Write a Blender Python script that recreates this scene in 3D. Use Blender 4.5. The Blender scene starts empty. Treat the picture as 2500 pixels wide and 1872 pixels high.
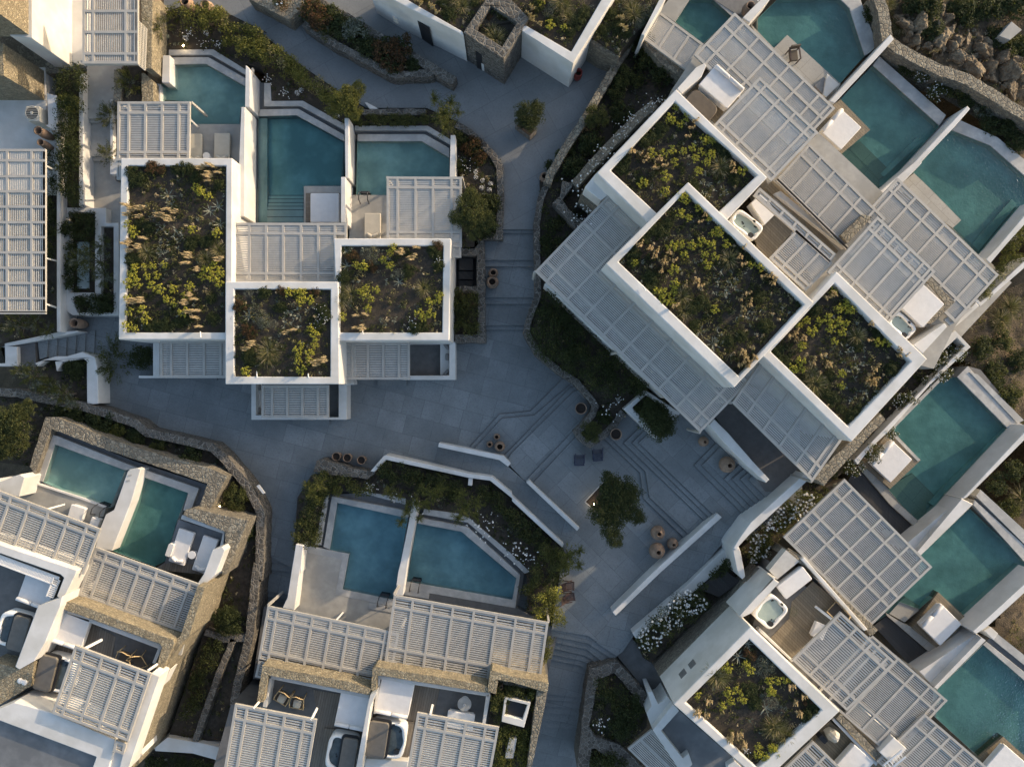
import bpy, bmesh, math, random
import numpy as np
from mathutils import Vector, Matrix
from mathutils.geometry import tessellate_polygon

# ---------------------------------------------------------------- camera, light, exposure
scene = bpy.context.scene
COL = scene.collection
H = 42.0            # flying height of the camera above the plaza (m)
S = 0.025           # metres per photograph pixel at plaza level
cam_data = bpy.data.cameras.new("camera")
cam = bpy.data.objects.new("camera", cam_data)
COL.objects.link(cam)
cam.location = (0, 0, H)
cam.rotation_euler = (0, 0, 0)
cam_data.sensor_width = 36.0
cam_data.lens = 36.0 * H / (2500 * S)
cam_data.clip_start = 0.5
cam_data.clip_end = 4000
scene.camera = cam

SUN_EL, SUN_AZ = math.radians(13.0), math.radians(30.0)   # azimuth counter-clockwise from +x
sun_data = bpy.data.lights.new("sun", 'SUN')
sun = bpy.data.objects.new("sun", sun_data)
COL.objects.link(sun)
sun_data.energy = 2.45
sun_data.angle = math.radians(0.5)
sun_data.color = (1.0, 0.79, 0.55)
sdir = Vector((math.cos(SUN_EL) * math.cos(SUN_AZ), math.cos(SUN_EL) * math.sin(SUN_AZ), math.sin(SUN_EL)))
sun.rotation_euler = sdir.to_track_quat('Z', 'Y').to_euler()
sun.location = (60, 35, 60)

world = bpy.data.worlds.new("World")
scene.world = world
world.use_nodes = True
wn = world.node_tree
sky = wn.nodes.new("ShaderNodeTexSky")
sky.sky_type = 'NISHITA'
sky.sun_disc = False
sky.sun_elevation = SUN_EL
sky.sun_rotation = math.pi / 2 - SUN_AZ
sky.air_density = 1.0
sky.dust_density = 2.0
sky.ozone_density = 1.0
bg = wn.nodes["Background"]
bg.inputs[1].default_value = 0.15
wn.links.new(sky.outputs[0], bg.inputs[0])

scene.view_settings.view_transform = 'Standard'
scene.view_settings.look = 'None'
scene.view_settings.exposure = 1.1
scene.view_settings.gamma = 1.0
scene.cycles.max_bounces = 6
scene.cycles.transparent_max_bounces = 12
scene.cycles.caustics_reflective = False
scene.cycles.caustics_refractive = False

rnd = random.Random(7)
nrs = np.random.RandomState(11)

# ---------------------------------------------------------------- coordinates
OX = {'a': 0, 'b': 600, 'c': 1250, 'd': 1850}
OY = {'1': 0, '2': 460, '3': 920, '4': 1392}
KS = 650.0 / 2212.0
def K(tile, *v):
    ox, oy = OX[tile[0]], OY[tile[1]]
    return [(ox + v[i] * KS, oy + v[i + 1] * KS) for i in range(0, len(v), 2)]
def N(*v):
    return [(v[i], v[i + 1]) for i in range(0, len(v), 2)]
def W(p, z):
    f = S * (H - z) / H
    return Vector(((p[0] - 1250) * f, -(p[1] - 936) * f, z))

# ---------------------------------------------------------------- materials
def nodes(m):
    m.use_nodes = True
    t = m.node_tree
    return t, t.nodes, t.links, t.nodes["Principled BSDF"]
def sock(n, *names):
    for k in names:
        if k in n.inputs: return n.inputs[k]
def mixcol(t, fac, a, b, blend='MIX'):
    n = t.nodes.new("ShaderNodeMix"); n.data_type = 'RGBA'; n.blend_type = blend
    for s_, v in ((n.inputs[0], fac), (n.inputs[6], a), (n.inputs[7], b)):
        if isinstance(v, (int, float)): s_.default_value = v
        elif isinstance(v, tuple): s_.default_value = v if len(v) == 4 else (*v, 1)
        else: t.links.new(v, s_)
    return n.outputs[2]
def pos(t, scale=(1, 1, 1), rot=0.0):
    g = t.nodes.new("ShaderNodeNewGeometry")
    mp = t.nodes.new("ShaderNodeMapping")
    mp.inputs['Scale'].default_value = scale
    mp.inputs['Rotation'].default_value = (0, 0, rot)
    t.links.new(g.outputs['Position'], mp.inputs['Vector'])
    return mp.outputs[0]
def noise(t, vec, scale, detail=4.0, rough=0.6):
    n = t.nodes.new("ShaderNodeTexNoise")
    n.inputs['Scale'].default_value = scale
    n.inputs['Detail'].default_value = detail
    n.inputs['Roughness'].default_value = rough
    t.links.new(vec, n.inputs['Vector'])
    return n.outputs['Fac']
def ramp(t, fac, stops):
    n = t.nodes.new("ShaderNodeValToRGB")
    e = n.color_ramp.elements
    while len(e) < len(stops): e.new(0.5)
    for el, (p, c) in zip(e, stops):
        el.position = p; el.color = c if len(c) == 4 else (*c, 1)
    t.links.new(fac, n.inputs[0])
    return n.outputs[0]
def bump(t, hgt, strength, dist, bsdf):
    b = t.nodes.new("ShaderNodeBump")
    b.inputs['Strength'].default_value = strength
    b.inputs['Distance'].default_value = dist
    t.links.new(hgt, b.inputs['Height'])
    t.links.new(b.outputs[0], bsdf.inputs['Normal'])
def mat_noise(name, c1, c2, scale, rough=0.8, bstr=0.15, bdist=0.02, c3=None, s2=0.35, fine=None):
    m = bpy.data.materials.new(name)
    t, nd, lk, b = nodes(m)
    v = pos(t)
    f = noise(t, v, scale, 6)
    col = ramp(t, f, [(0.3, c1), (0.7, c2)])
    if c3:
        g = noise(t, v, s2, 3)
        col = mixcol(t, ramp(t, g, [(0.42, (0, 0, 0)), (0.62, (1, 1, 1))]), col, c3)
    lk.new(col, b.inputs['Base Color'])
    b.inputs['Roughness'].default_value = rough
    if bstr: bump(t, noise(t, v, fine or scale * 4, 4), bstr, bdist, b)
    return m

M = {}
M['plaster'] = mat_noise("white_plaster", (0.61, 0.59, 0.56), (0.68, 0.66, 0.63), 1.6, 0.85, 0.35, 0.014, (0.55, 0.53, 0.49), 0.55, 7)
M['paint'] = mat_noise("pergola_paint", (0.35, 0.332, 0.30), (0.42, 0.40, 0.365), 2.0, 0.6, 0.0)
M['slat'] = mat_noise("slat_paint", (0.43, 0.41, 0.375), (0.53, 0.51, 0.47), 3.0, 0.6, 0.0)
M['rim'] = mat_noise("rim_concrete", (0.36, 0.35, 0.33), (0.50, 0.485, 0.455), 3.5, 0.7, 0.15, 0.01, (0.33, 0.325, 0.31), 0.9)
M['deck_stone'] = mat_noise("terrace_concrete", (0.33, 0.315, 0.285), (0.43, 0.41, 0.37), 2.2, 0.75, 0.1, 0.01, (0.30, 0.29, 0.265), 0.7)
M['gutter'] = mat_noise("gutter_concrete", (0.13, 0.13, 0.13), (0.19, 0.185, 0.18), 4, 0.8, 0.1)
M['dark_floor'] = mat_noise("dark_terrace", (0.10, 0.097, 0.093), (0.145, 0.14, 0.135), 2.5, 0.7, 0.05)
M['soil'] = mat_noise("soil", (0.030, 0.023, 0.016), (0.088, 0.069, 0.05), 5.0, 0.95, 0.9, 0.06, (0.04, 0.032, 0.022), 0.9, 22)
M['dry_soil'] = mat_noise("dry_hill_soil", (0.055, 0.040, 0.025), (0.18, 0.132, 0.08), 2.2, 0.95, 0.9, 0.12, (0.085, 0.064, 0.038), 0.3, 12)
M['fabric'] = mat_noise("white_fabric", (0.66, 0.64, 0.62), (0.73, 0.71, 0.69), 3.0, 0.9, 0.4, 0.025, None, 1, 3)
M['beige_fabric'] = mat_noise("beige_fabric", (0.50, 0.455, 0.37), (0.57, 0.52, 0.43), 3.0, 0.9, 0.2, 0.01)
M['grey_fabric'] = mat_noise("grey_fabric", (0.20, 0.19, 0.18), (0.28, 0.265, 0.25), 5.0, 0.9, 0.2, 0.01)
M['brown_cover'] = mat_noise("brown_cover", (0.075, 0.06, 0.045), (0.105, 0.085, 0.065), 3.0, 0.7, 0.1)
M['grey_cover'] = mat_noise("grey_cover", (0.115, 0.105, 0.09), (0.15, 0.138, 0.12), 3.0, 0.6, 0.2, 0.01)
M['black'] = mat_noise("black_plastic", (0.012, 0.012, 0.013), (0.02, 0.02, 0.022), 5, 0.5, 0)
M['iron'] = mat_noise("dark_metal", (0.03, 0.03, 0.032), (0.05, 0.05, 0.052), 5, 0.45, 0)
M['terracotta'] = mat_noise("terracotta", (0.25, 0.16, 0.105), (0.36, 0.245, 0.17), 5.0, 0.85, 0.3, 0.01, (0.21, 0.145, 0.10), 2.0)
M['pot_soil'] = mat_noise("pot_soil", (0.02, 0.014, 0.011), (0.04, 0.028, 0.02), 20, 0.95, 0.3)
M['bamboo'] = mat_noise("bamboo", (0.42, 0.30, 0.15), (0.56, 0.41, 0.22), 6.0, 0.6, 0.1)
M['tub'] = mat_noise("tub_acrylic", (0.78, 0.77, 0.74), (0.82, 0.81, 0.78), 3.0, 0.25, 0)
M['tubwater'] = mat_noise("tub_water", (0.27, 0.34, 0.32), (0.36, 0.43, 0.40), 2.0, 0.12, 0.1, 0.01)
M['plastic'] = mat_noise("beige_plastic", (0.50, 0.47, 0.40), (0.55, 0.52, 0.45), 3.0, 0.5, 0)
M['navy'] = mat_noise("navy_slats", (0.022, 0.028, 0.055), (0.035, 0.042, 0.075), 4.0, 0.6, 0)
M['mahogany'] = mat_noise("mahogany_slats", (0.035, 0.02, 0.018), (0.06, 0.032, 0.028), 4.0, 0.6, 0)
M['red'] = mat_noise("red_glaze", (0.16, 0.022, 0.016), (0.22, 0.035, 0.025), 4.0, 0.5, 0)
M['bark'] = mat_noise("bark", (0.09, 0.065, 0.045), (0.19, 0.15, 0.11), 9.0, 0.9, 0.5, 0.02)
M['white_metal'] = mat_noise("white_metal", (0.74, 0.72, 0.69), (0.8, 0.78, 0.75), 3, 0.45, 0)
M['petal'] = mat_noise("white_petal", (0.74, 0.73, 0.70), (0.84, 0.83, 0.80), 9, 0.7, 0)
M['cold_roof'] = mat_noise("screed_roof", (0.15, 0.155, 0.16), (0.21, 0.215, 0.22), 2.0, 0.8, 0.1, 0.01, (0.13, 0.135, 0.14), 0.7)

def mat_wood(name, c1, c2, pitch, rot):
    m = bpy.data.materials.new(name)
    t, nd, lk, b = nodes(m)
    v = pos(t, (1, 1, 1), rot)
    sx = nd.new("ShaderNodeSeparateXYZ"); lk.new(v, sx.inputs[0])
    a = nd.new("ShaderNodeMath"); a.operation = 'MULTIPLY'; a.inputs[1].default_value = 1 / pitch
    lk.new(sx.outputs[0], a.inputs[0])
    fr = nd.new("ShaderNodeMath"); fr.operation = 'FRACT'; lk.new(a.outputs[0], fr.inputs[0])
    fl = nd.new("ShaderNodeMath"); fl.operation = 'FLOOR'; lk.new(a.outputs[0], fl.inputs[0])
    wn_ = nd.new("ShaderNodeTexWhiteNoise"); wn_.noise_dimensions = '1D'; lk.new(fl.outputs[0], wn_.inputs['W'])
    base = mixcol(t, wn_.outputs['Value'], c1, c2)
    g = noise(t, pos(t, (22, 2, 2), rot), 1.0, 5)
    base = mixcol(t, ramp(t, g, [(0.35, (0, 0, 0)), (0.7, (0.6, 0.6, 0.6))]), base, tuple(x * 0.6 for x in c1))
    gap = nd.new("ShaderNodeMath"); gap.operation = 'LESS_THAN'; gap.inputs[1].default_value = 0.07
    lk.new(fr.outputs[0], gap.inputs[0])
    col = mixcol(t, gap.outputs[0], base, (0.02, 0.017, 0.013))
    lk.new(col, b.inputs['Base Color'])
    b.inputs['Roughness'].default_value = 0.75
    return m
D45 = math.radians(45)
M['wood_s'] = mat_wood("deck_boards_straight", (0.17, 0.142, 0.112), (0.24, 0.205, 0.162), 0.14, 0.21)
M['wood_d'] = mat_wood("deck_boards_diagonal", (0.21, 0.172, 0.118), (0.29, 0.238, 0.165), 0.14, -D45)
M['wood_h'] = mat_wood("deck_boards_across", (0.17, 0.142, 0.112), (0.24, 0.205, 0.162), 0.12, math.pi / 2)
M['wood_black'] = mat_wood("dark_boards", (0.035, 0.033, 0.032), (0.05, 0.047, 0.045), 0.14, -D45)

def mat_paving(name, rot, c1, c2, c3, w, h):
    m = bpy.data.materials.new(name)
    t, nd, lk, b = nodes(m)
    v = pos(t, (1, 1, 1), rot)
    br = nd.new("ShaderNodeTexBrick")
    br.offset = 0.37; br.squash = 0.72; br.squash_frequency = 3
    br.inputs['Color1'].default_value = (*c1, 1); br.inputs['Color2'].default_value = (*c2, 1)
    br.inputs['Mortar'].default_value = tuple(x * 0.52 for x in c1) + (1,)
    br.inputs['Scale'].default_value = 1.0
    br.inputs['Mortar Size'].default_value = 0.013
    br.inputs['Mortar Smooth'].default_value = 0.3
    br.inputs['Bias'].default_value = -0.15
    br.inputs['Brick Width'].default_value = w
    br.inputs['Row Height'].default_value = h
    lk.new(v, br.inputs['Vector'])
    f = noise(t, v, 1.3, 7, 0.65)
    col = mixcol(t, ramp(t, f, [(0.38, (0, 0, 0)), (0.75, (0.55, 0.55, 0.55))]), br.outputs['Color'], c3)
    f2 = noise(t, v, 9, 6, 0.7)
    col = mixcol(t, ramp(t, f2, [(0.35, (0.55, 0.55, 0.55)), (0.5, (0, 0, 0))]), col, tuple(x * 0.7 for x in c1))
    f3 = noise(t, pos(t, (1, 1, 1), rot + 0.6), 16, 5, 0.75)
    col = mixcol(t, ramp(t, f3, [(0.60, (0, 0, 0)), (0.72, (0.6, 0.6, 0.6))]), col, tuple(min(1, x * 1.6) for x in c3))
    f4 = noise(t, pos(t, (1, 1, 1), rot + 1.1), 0.45, 4, 0.6)
    col = mixcol(t, ramp(t, f4, [(0.4, (0, 0, 0)), (0.66, (0.5, 0.5, 0.5))]), col, tuple(x * 0.72 for x in c1))
    lk.new(col, b.inputs['Base Color'])
    b.inputs['Roughness'].default_value = 0.7
    bump(t, f2, 0.12, 0.01, b)
    return m
M['paving'] = mat_paving("slate_paving", 0.25, (0.155, 0.168, 0.171), (0.235, 0.25, 0.252), (0.25, 0.262, 0.262), 1.7, 1.15)
M['paving_n'] = mat_paving("slate_paving_north", -0.5, (0.185, 0.191, 0.19), (0.22, 0.226, 0.224), (0.24, 0.244, 0.241), 2.4, 1.7)
M['paving_d'] = mat_paving("slate_paving_diagonal", D45, (0.17, 0.183, 0.186), (0.24, 0.254, 0.256), (0.255, 0.266, 0.266), 1.7, 1.2)
M['platform'] = mat_paving("pool_platform", D45, (0.36, 0.34, 0.30), (0.43, 0.41, 0.365), (0.34, 0.325, 0.29), 1.5, 1.2)

def mat_stone(name, c_dark, c_mid, c_light, mortar, scale, squash=1.6):
    m = bpy.data.materials.new(name)
    t, nd, lk, b = nodes(m)
    v0 = pos(t, (1, 1, squash))
    wob = nd.new("ShaderNodeTexNoise"); wob.inputs['Scale'].default_value = 2.5
    lk.new(v0, wob.inputs['Vector'])
    v = mixcol(t, 0.12, v0, wob.outputs['Color'], 'ADD')
    vo = nd.new("ShaderNodeTexVoronoi"); vo.inputs['Scale'].default_value = scale; lk.new(v, vo.inputs['Vector'])
    ve = nd.new("ShaderNodeTexVoronoi"); ve.feature = 'DISTANCE_TO_EDGE'; ve.inputs['Scale'].default_value = scale
    lk.new(v, ve.inputs['Vector'])
    sep = nd.new("ShaderNodeSeparateColor"); lk.new(vo.outputs['Color'], sep.inputs[0])
    col = ramp(t, sep.outputs[0], [(0.0, c_dark), (0.5, c_mid), (1.0, c_light)])
    f = noise(t, v0, 11, 6, 0.7)
    col = mixcol(t, ramp(t, f, [(0.3, (0.7, 0.7, 0.7)), (0.6, (0, 0, 0))]), col, tuple(x * 0.55 for x in c_dark))
    edge = ramp(t, ve.outputs['Distance'], [(0.02, (1, 1, 1)), (0.075, (0, 0, 0))])
    col = mixcol(t, edge, col, mortar)
    lk.new(col, b.inputs['Base Color'])
    b.inputs['Roughness'].default_value = 0.9
    hh = ramp(t, ve.outputs['Distance'], [(0.0, (0, 0, 0)), (0.14, (0.7, 0.7, 0.7))])
    bump(t, mixcol(t, 0.4, hh, f), 1.0, 0.085, b)
    return m
M['stone'] = mat_stone("rubble_stone", (0.075, 0.066, 0.055), (0.12, 0.107, 0.089), (0.175, 0.157, 0.132), (0.225, 0.206, 0.178), 3.7)
M['stone_rough'] = mat_stone("rough_dry_stone", (0.19, 0.165, 0.125), (0.28, 0.245, 0.185), (0.37, 0.33, 0.25), (0.13, 0.115, 0.09), 4.6, 2.4)
M['stone_gold'] = mat_stone("tan_masonry", (0.25, 0.21, 0.14), (0.36, 0.305, 0.205), (0.46, 0.395, 0.275), (0.20, 0.165, 0.112), 6.6, 1.7)

def mat_rock():
    m = bpy.data.materials.new("hill_rock")
    t, nd, lk, b = nodes(m)
    v = pos(t)
    f = noise(t, v, 1.6, 8, 0.68)
    col = ramp(t, f, [(0.3, (0.10, 0.072, 0.044)), (0.5, (0.24, 0.185, 0.12)), (0.72, (0.40, 0.325, 0.22))])
    f2 = noise(t, v, 7, 6, 0.7)
    col = mixcol(t, ramp(t, f2, [(0.35, (0.8, 0.8, 0.8)), (0.5, (0, 0, 0))]), col, (0.09, 0.07, 0.05))
    lk.new(col, b.inputs['Base Color']); b.inputs['Roughness'].default_value = 0.95
    bump(t, noise(t, v, 5, 8, 0.7), 1.0, 0.18, b)
    return m
M['rock'] = mat_rock()

def mat_leaf(name, stops, trans=0.25, rough=0.55):
    m = bpy.data.materials.new(name)
    t, nd, lk, b = nodes(m)
    g = nd.new("ShaderNodeNewGeometry")
    col = ramp(t, g.outputs['Random Per Island'], stops)
    lk.new(col, b.inputs['Base Color'])
    b.inputs['Roughness'].default_value = 0.75
    sock(b, 'Specular IOR Level', 'Specular').default_value = 0.2
    tr = nd.new("ShaderNodeBsdfTranslucent")
    lk.new(mixcol(t, 0.5, col, (0.30, 0.34, 0.05), 'MIX'), tr.inputs['Color'])
    mx = nd.new("ShaderNodeMixShader"); mx.inputs[0].default_value = trans
    lk.new(b.outputs[0], mx.inputs[1]); lk.new(tr.outputs[0], mx.inputs[2])
    lk.new(mx.outputs[0], nd["Material Output"].inputs[0])
    return m
M['leaf'] = mat_leaf("olive_green_leaf", [(0.0, (0.034, 0.040, 0.013)), (0.5, (0.068, 0.074, 0.024)), (1.0, (0.12, 0.12, 0.040))])
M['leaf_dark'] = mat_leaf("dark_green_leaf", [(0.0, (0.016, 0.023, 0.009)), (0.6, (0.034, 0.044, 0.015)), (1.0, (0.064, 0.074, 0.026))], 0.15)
M['leaf_bright'] = mat_leaf("fresh_green_leaf", [(0.0, (0.06, 0.066, 0.016)), (0.5, (0.125, 0.126, 0.03)), (1.0, (0.21, 0.195, 0.055))], 0.3)
M['leaf_red'] = mat_leaf("russet_leaf", [(0.0, (0.03, 0.024, 0.014)), (0.6, (0.075, 0.042, 0.022)), (1.0, (0.15, 0.065, 0.03))], 0.2)
M['leaf_grey'] = mat_leaf("silver_green_leaf", [(0.0, (0.07, 0.08, 0.06)), (0.5, (0.12, 0.13, 0.10)), (1.0, (0.20, 0.21, 0.165))], 0.15)
M['spurge'] = mat_leaf("yellow_green_spurge", [(0.0, (0.19, 0.19, 0.022)), (0.45, (0.40, 0.375, 0.05)), (1.0, (0.64, 0.58, 0.12))], 0.25)
M['plume'] = mat_leaf("tan_plume", [(0.0, (0.36, 0.27, 0.155)), (0.5, (0.54, 0.42, 0.26)), (1.0, (0.70, 0.57, 0.38))], 0.35)
M['straw'] = mat_leaf("straw_blade", [(0.0, (0.09, 0.085, 0.035)), (0.5, (0.19, 0.165, 0.075)), (1.0, (0.33, 0.275, 0.14))], 0.25)
M['agave'] = mat_leaf("blue_grey_agave", [(0.0, (0.12, 0.13, 0.095)), (0.5, (0.20, 0.205, 0.155)), (1.0, (0.34, 0.34, 0.26))], 0.05)
M['ivory_leaf'] = mat_leaf("pale_seed_leaf", [(0.0, (0.12, 0.115, 0.055)), (0.5, (0.30, 0.27, 0.16)), (1.0, (0.50, 0.46, 0.32))], 0.2)

def mat_pool(name, c1, c2):
    return mat_noise(name, c1, c2, 1.6, 0.6, 0.35, 0.06, tuple(x * 0.8 for x in c1), 0.5, 5)
M['tubwater_dark'] = mat_noise('tub_water_dark', (0.045, 0.06, 0.063), (0.10, 0.12, 0.123), 2.5, 0.12, 0.1, 0.01)
M['pool_step'] = mat_noise('pool_step_stone', (0.60, 0.60, 0.56), (0.72, 0.71, 0.67), 2.0, 0.6, 0.1)
M['pool_plaster'] = mat_pool("pool_plaster", (0.40, 0.49, 0.485), (0.56, 0.64, 0.63))
def mat_water(name, tint, bscale, bstr):
    m = bpy.data.materials.new(name)
    t, nd, lk, b = nodes(m)
    tr = nd.new("ShaderNodeBsdfTransparent"); tr.inputs[0].default_value = (*tint, 1)
    gl = nd.new("ShaderNodeBsdfGlossy"); gl.inputs['Roughness'].default_value = 0.03
    fr = nd.new("ShaderNodeFresnel"); fr.inputs[0].default_value = 1.33
    mx = nd.new("ShaderNodeMixShader")
    v = pos(t)
    f = noise(t, v, bscale, 3, 0.5)
    bp = nd.new("ShaderNodeBump"); bp.inputs['Strength'].default_value = bstr; bp.inputs['Distance'].default_value = 0.03
    lk.new(f, bp.inputs['Height'])
    lk.new(bp.outputs[0], gl.inputs['Normal']); lk.new(bp.outputs[0], fr.inputs['Normal'])
    lk.new(fr.outputs[0], mx.inputs[0]); lk.new(tr.outputs[0], mx.inputs[1]); lk.new(gl.outputs[0], mx.inputs[2])
    lk.new(mx.outputs[0], nd["Material Output"].inputs[0])
    return m
M['water'] = mat_water("pool_water", (0.60, 0.745, 0.72), 7, 0.5)
M['water_blue'] = mat_water("pool_water_blue", (0.48, 0.64, 0.69), 5, 0.25)
M['water_green'] = mat_water("pool_water_green", (0.385, 0.565, 0.54), 8, 0.6)
def mat_depth_water():
    m = bpy.data.materials.new("depth_water")
    t, nd, lk, b = nodes(m)
    tr = nd.new("ShaderNodeBsdfTransparent"); tr.inputs[0].default_value = (0.80, 0.90, 0.88, 1)
    gl = nd.new("ShaderNodeBsdfGlossy"); gl.inputs['Roughness'].default_value = 0.04
    fr = nd.new("ShaderNodeFresnel"); fr.inputs[0].default_value = 1.33
    mx = nd.new("ShaderNodeMixShader")
    f = noise(t, pos(t), 9, 3, 0.5)
    bp = nd.new("ShaderNodeBump"); bp.inputs['Strength'].default_value = 0.6; bp.inputs['Distance'].default_value = 0.03
    lk.new(f, bp.inputs['Height']); lk.new(bp.outputs[0], gl.inputs['Normal']); lk.new(bp.outputs[0], fr.inputs['Normal'])
    lk.new(fr.outputs[0], mx.inputs[0]); lk.new(tr.outputs[0], mx.inputs[1]); lk.new(gl.outputs[0], mx.inputs[2])
    lk.new(mx.outputs[0], nd["Material Output"].inputs[0])
    va = nd.new("ShaderNodeVolumeAbsorption")
    va.inputs['Color'].default_value = (0.2, 0.78, 0.76, 1); va.inputs['Density'].default_value = 0.6
    lk.new(va.outputs[0], nd["Material Output"].inputs['Volume'])
    return m
M['water_deep'] = mat_depth_water()
def mat_emit(name, c, s_):
    m = bpy.data.materials.new(name)
    t, nd, lk, b = nodes(m)
    b.inputs['Base Color'].default_value = (*c, 1)
    sock(b, 'Emission Color', 'Emission').default_value = (*c, 1)
    b.inputs['Emission Strength'].default_value = s_
    return m
M['bulb'] = mat_emit("warm_bulb", (1.0, 0.78, 0.45), 30.0)
def mat_glass(name, c):
    m = bpy.data.materials.new(name)
    t, nd, lk, b = nodes(m)
    tr = nd.new("ShaderNodeBsdfTransparent"); tr.inputs[0].default_value = (*c, 1)
    gl = nd.new("ShaderNodeBsdfGlossy"); gl.inputs['Roughness'].default_value = 0.02
    mx = nd.new("ShaderNodeMixShader"); mx.inputs[0].default_value = 0.08
    lk.new(tr.outputs[0], mx.inputs[1]); lk.new(gl.outputs[0], mx.inputs[2])
    lk.new(mx.outputs[0], nd["Material Output"].inputs[0])
    return m
M['glass'] = mat_glass("clear_glass", (0.9, 0.94, 0.93))

# ---------------------------------------------------------------- object helpers
ZB = -3.0
def setp(o, label=None, cat=None, group=None, kind=None):
    if label: o['label'] = label
    if cat: o['category'] = cat
    if group: o['group'] = group
    if kind or label: o['kind'] = kind or 'thing'
    return o
def thing(name, label, cat, at, group=None, rot=0.0):
    o = bpy.data.objects.new(name, None); COL.objects.link(o)
    o.empty_display_size = 0.3
    o.location = at; o.rotation_euler = (0, 0, rot)
    return setp(o, label, cat, group)
def wmat(o):
    m = o.matrix_basis.copy()
    while o.parent is not None:
        o = o.parent; m = o.matrix_basis @ m
    return m
class MB:
    def __init__(s): s.v, s.f = [], []
    def add(s, vs, fs):
        n = len(s.v); s.v += [tuple(x) for x in vs]; s.f += [tuple(n + i for i in f) for f in fs]
        return s
    def prism(s, pts, zt, zb=ZB, holes=(), bottom=False):
        """pts: photograph pixels of the top outline at height zt (number or one per point); vertical sides."""
        loops = [pts] + list(holes)
        allp, L = [], []
        for li, lp in enumerate(loops):
            zs = zt if isinstance(zt, (list, tuple)) and li == 0 else [zt if not isinstance(zt, (list, tuple)) else zt[0]] * len(lp)
            w = [W(p, z) for p, z in zip(lp, zs)]
            L.append(w); allp += w
        tris = tessellate_polygon([[Vector((p.x, p.y, 0)) for p in w] for w in L])
        n = len(allp)
        vs = allp + [Vector((p.x, p.y, zb)) for p in allp]
        fs = [tuple(t) for t in tris]
        if bottom: fs += [tuple(n + i for i in reversed(t)) for t in tris]
        k = 0
        for w in L:
            m = len(w)
            for i in range(m):
                a, b = k + i, k + (i + 1) % m
                fs.append((a, b, n + b, n + a))
            k += m
        return s.add(vs, fs)
    def wprism(s, pts, zt, zb, bottom=True):
        """the same from world xy points"""
        P = [Vector((p[0], p[1], zt)) for p in pts]
        tris = tessellate_polygon([[Vector((p.x, p.y, 0)) for p in P]])
        n = len(P)
        vs = P + [Vector((p.x, p.y, zb)) for p in P]
        fs = [tuple(t) for t in tris]
        if bottom: fs += [tuple(n + i for i in reversed(t)) for t in tris]
        fs += [(i, (i + 1) % n, n + (i + 1) % n, n + i) for i in range(n)]
        return s.add(vs, fs)
    def sheet(s, pts, z):
        w = [W(p, z) for p in pts]
        tris = tessellate_polygon([[Vector((p.x, p.y, 0)) for p in w]])
        return s.add(w, tris)
    def bar(s, a, b, w, h, up=Vector((0, 0, 1))):
        a, b = Vector(a), Vector(b)
        d = (b - a).normalized()
        side = d.cross(up)
        if side.length < 1e-4: side = Vector((1, 0, 0))
        side.normalize(); u = side.cross(d).normalized()
        c = [(-w / 2, -h / 2), (w / 2, -h / 2), (w / 2, h / 2), (-w / 2, h / 2)]
        vs = [a + side * x + u * y for x, y in c] + [b + side * x + u * y for x, y in c]
        return s.add(vs, [(0, 1, 2, 3), (7, 6, 5, 4), (0, 4, 5, 1), (1, 5, 6, 2), (2, 6, 7, 3), (3, 7, 4, 0)])
    def tube(s, pts, r, n=8, cap=True):
        pts = [Vector(p) for p in pts]
        rs = r if isinstance(r, (list, tuple)) else [r] * len(pts)
        vs, fs = [], []
        for i, p in enumerate(pts):
            d = (pts[min(i + 1, len(pts) - 1)] - pts[max(i - 1, 0)])
            d = d.normalized() if d.length > 1e-6 else Vector((0, 0, 1))
            x = d.orthogonal().normalized() if abs(d.z) > 0.9 else d.cross(Vector((0, 0, 1))).normalized()
            y = d.cross(x)
            for k in range(n):
                a = 2 * math.pi * k / n
                vs.append(p + (x * math.cos(a) + y * math.sin(a)) * rs[i])
        for i in range(len(pts) - 1):
            for k in range(n):
                fs.append((i * n + k, i * n + (k + 1) % n, (i + 1) * n + (k + 1) % n, (i + 1) * n + k))
        if cap:
            fs.append(tuple(range(n))[::-1]); fs.append(tuple((len(pts) - 1) * n + k for k in range(n)))
        return s.add(vs, fs)
    def lathe(s, prof, c, n=28):
        c = Vector(c); vs, fs = [], []
        for r, z in prof:
            for k in range(n):
                a = 2 * math.pi * k / n
                vs.append(c + Vector((r * math.cos(a), r * math.sin(a), z)))
        for i in range(len(prof) - 1):
            for k in range(n):
                fs.append((i * n + k, i * n + (k + 1) % n, (i + 1) * n + (k + 1) % n, (i + 1) * n + k))
        fs.append(tuple(range(n))[::-1]); fs.append(tuple((len(prof) - 1) * n + k for k in range(n)))
        return s.add(vs, fs)
    def rbox(s, c, ax, ay, lx, ly, z0, z1, r=0.08, seg=4, top=None):
        """box with rounded plan corners; ax, ay unit world axes; top: inset of the top edge"""
        c = Vector((c[0], c[1], 0)); pts = []
        for sx, sy, a0 in ((1, 1, 0), (-1, 1, 90), (-1, -1, 180), (1, -1, 270)):
            for k in range(seg + 1):
                a = math.radians(a0 + 90 * k / seg)
                pts.append((sx * (lx / 2 - r) + r * math.cos(a), sy * (ly / 2 - r) + r * math.sin(a)))
        t = top or 0.0
        rings = [(z0, 0), (z1 - t, 0), (z1, t)] if t else [(z0, 0), (z1, 0)]
        n = len(pts); vs, fs = [], []
        for z, ins in rings:
            kx, ky = (lx / 2 - ins) / (lx / 2), (ly / 2 - ins) / (ly / 2)
            vs += [c + ax * (x * kx) + ay * (y * ky) + Vector((0, 0, z)) for x, y in pts]
        for i in range(len(rings) - 1):
            fs += [(i * n + k, i * n + (k + 1) % n, (i + 1) * n + (k + 1) % n, (i + 1) * n + k) for k in range(n)]
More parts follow.
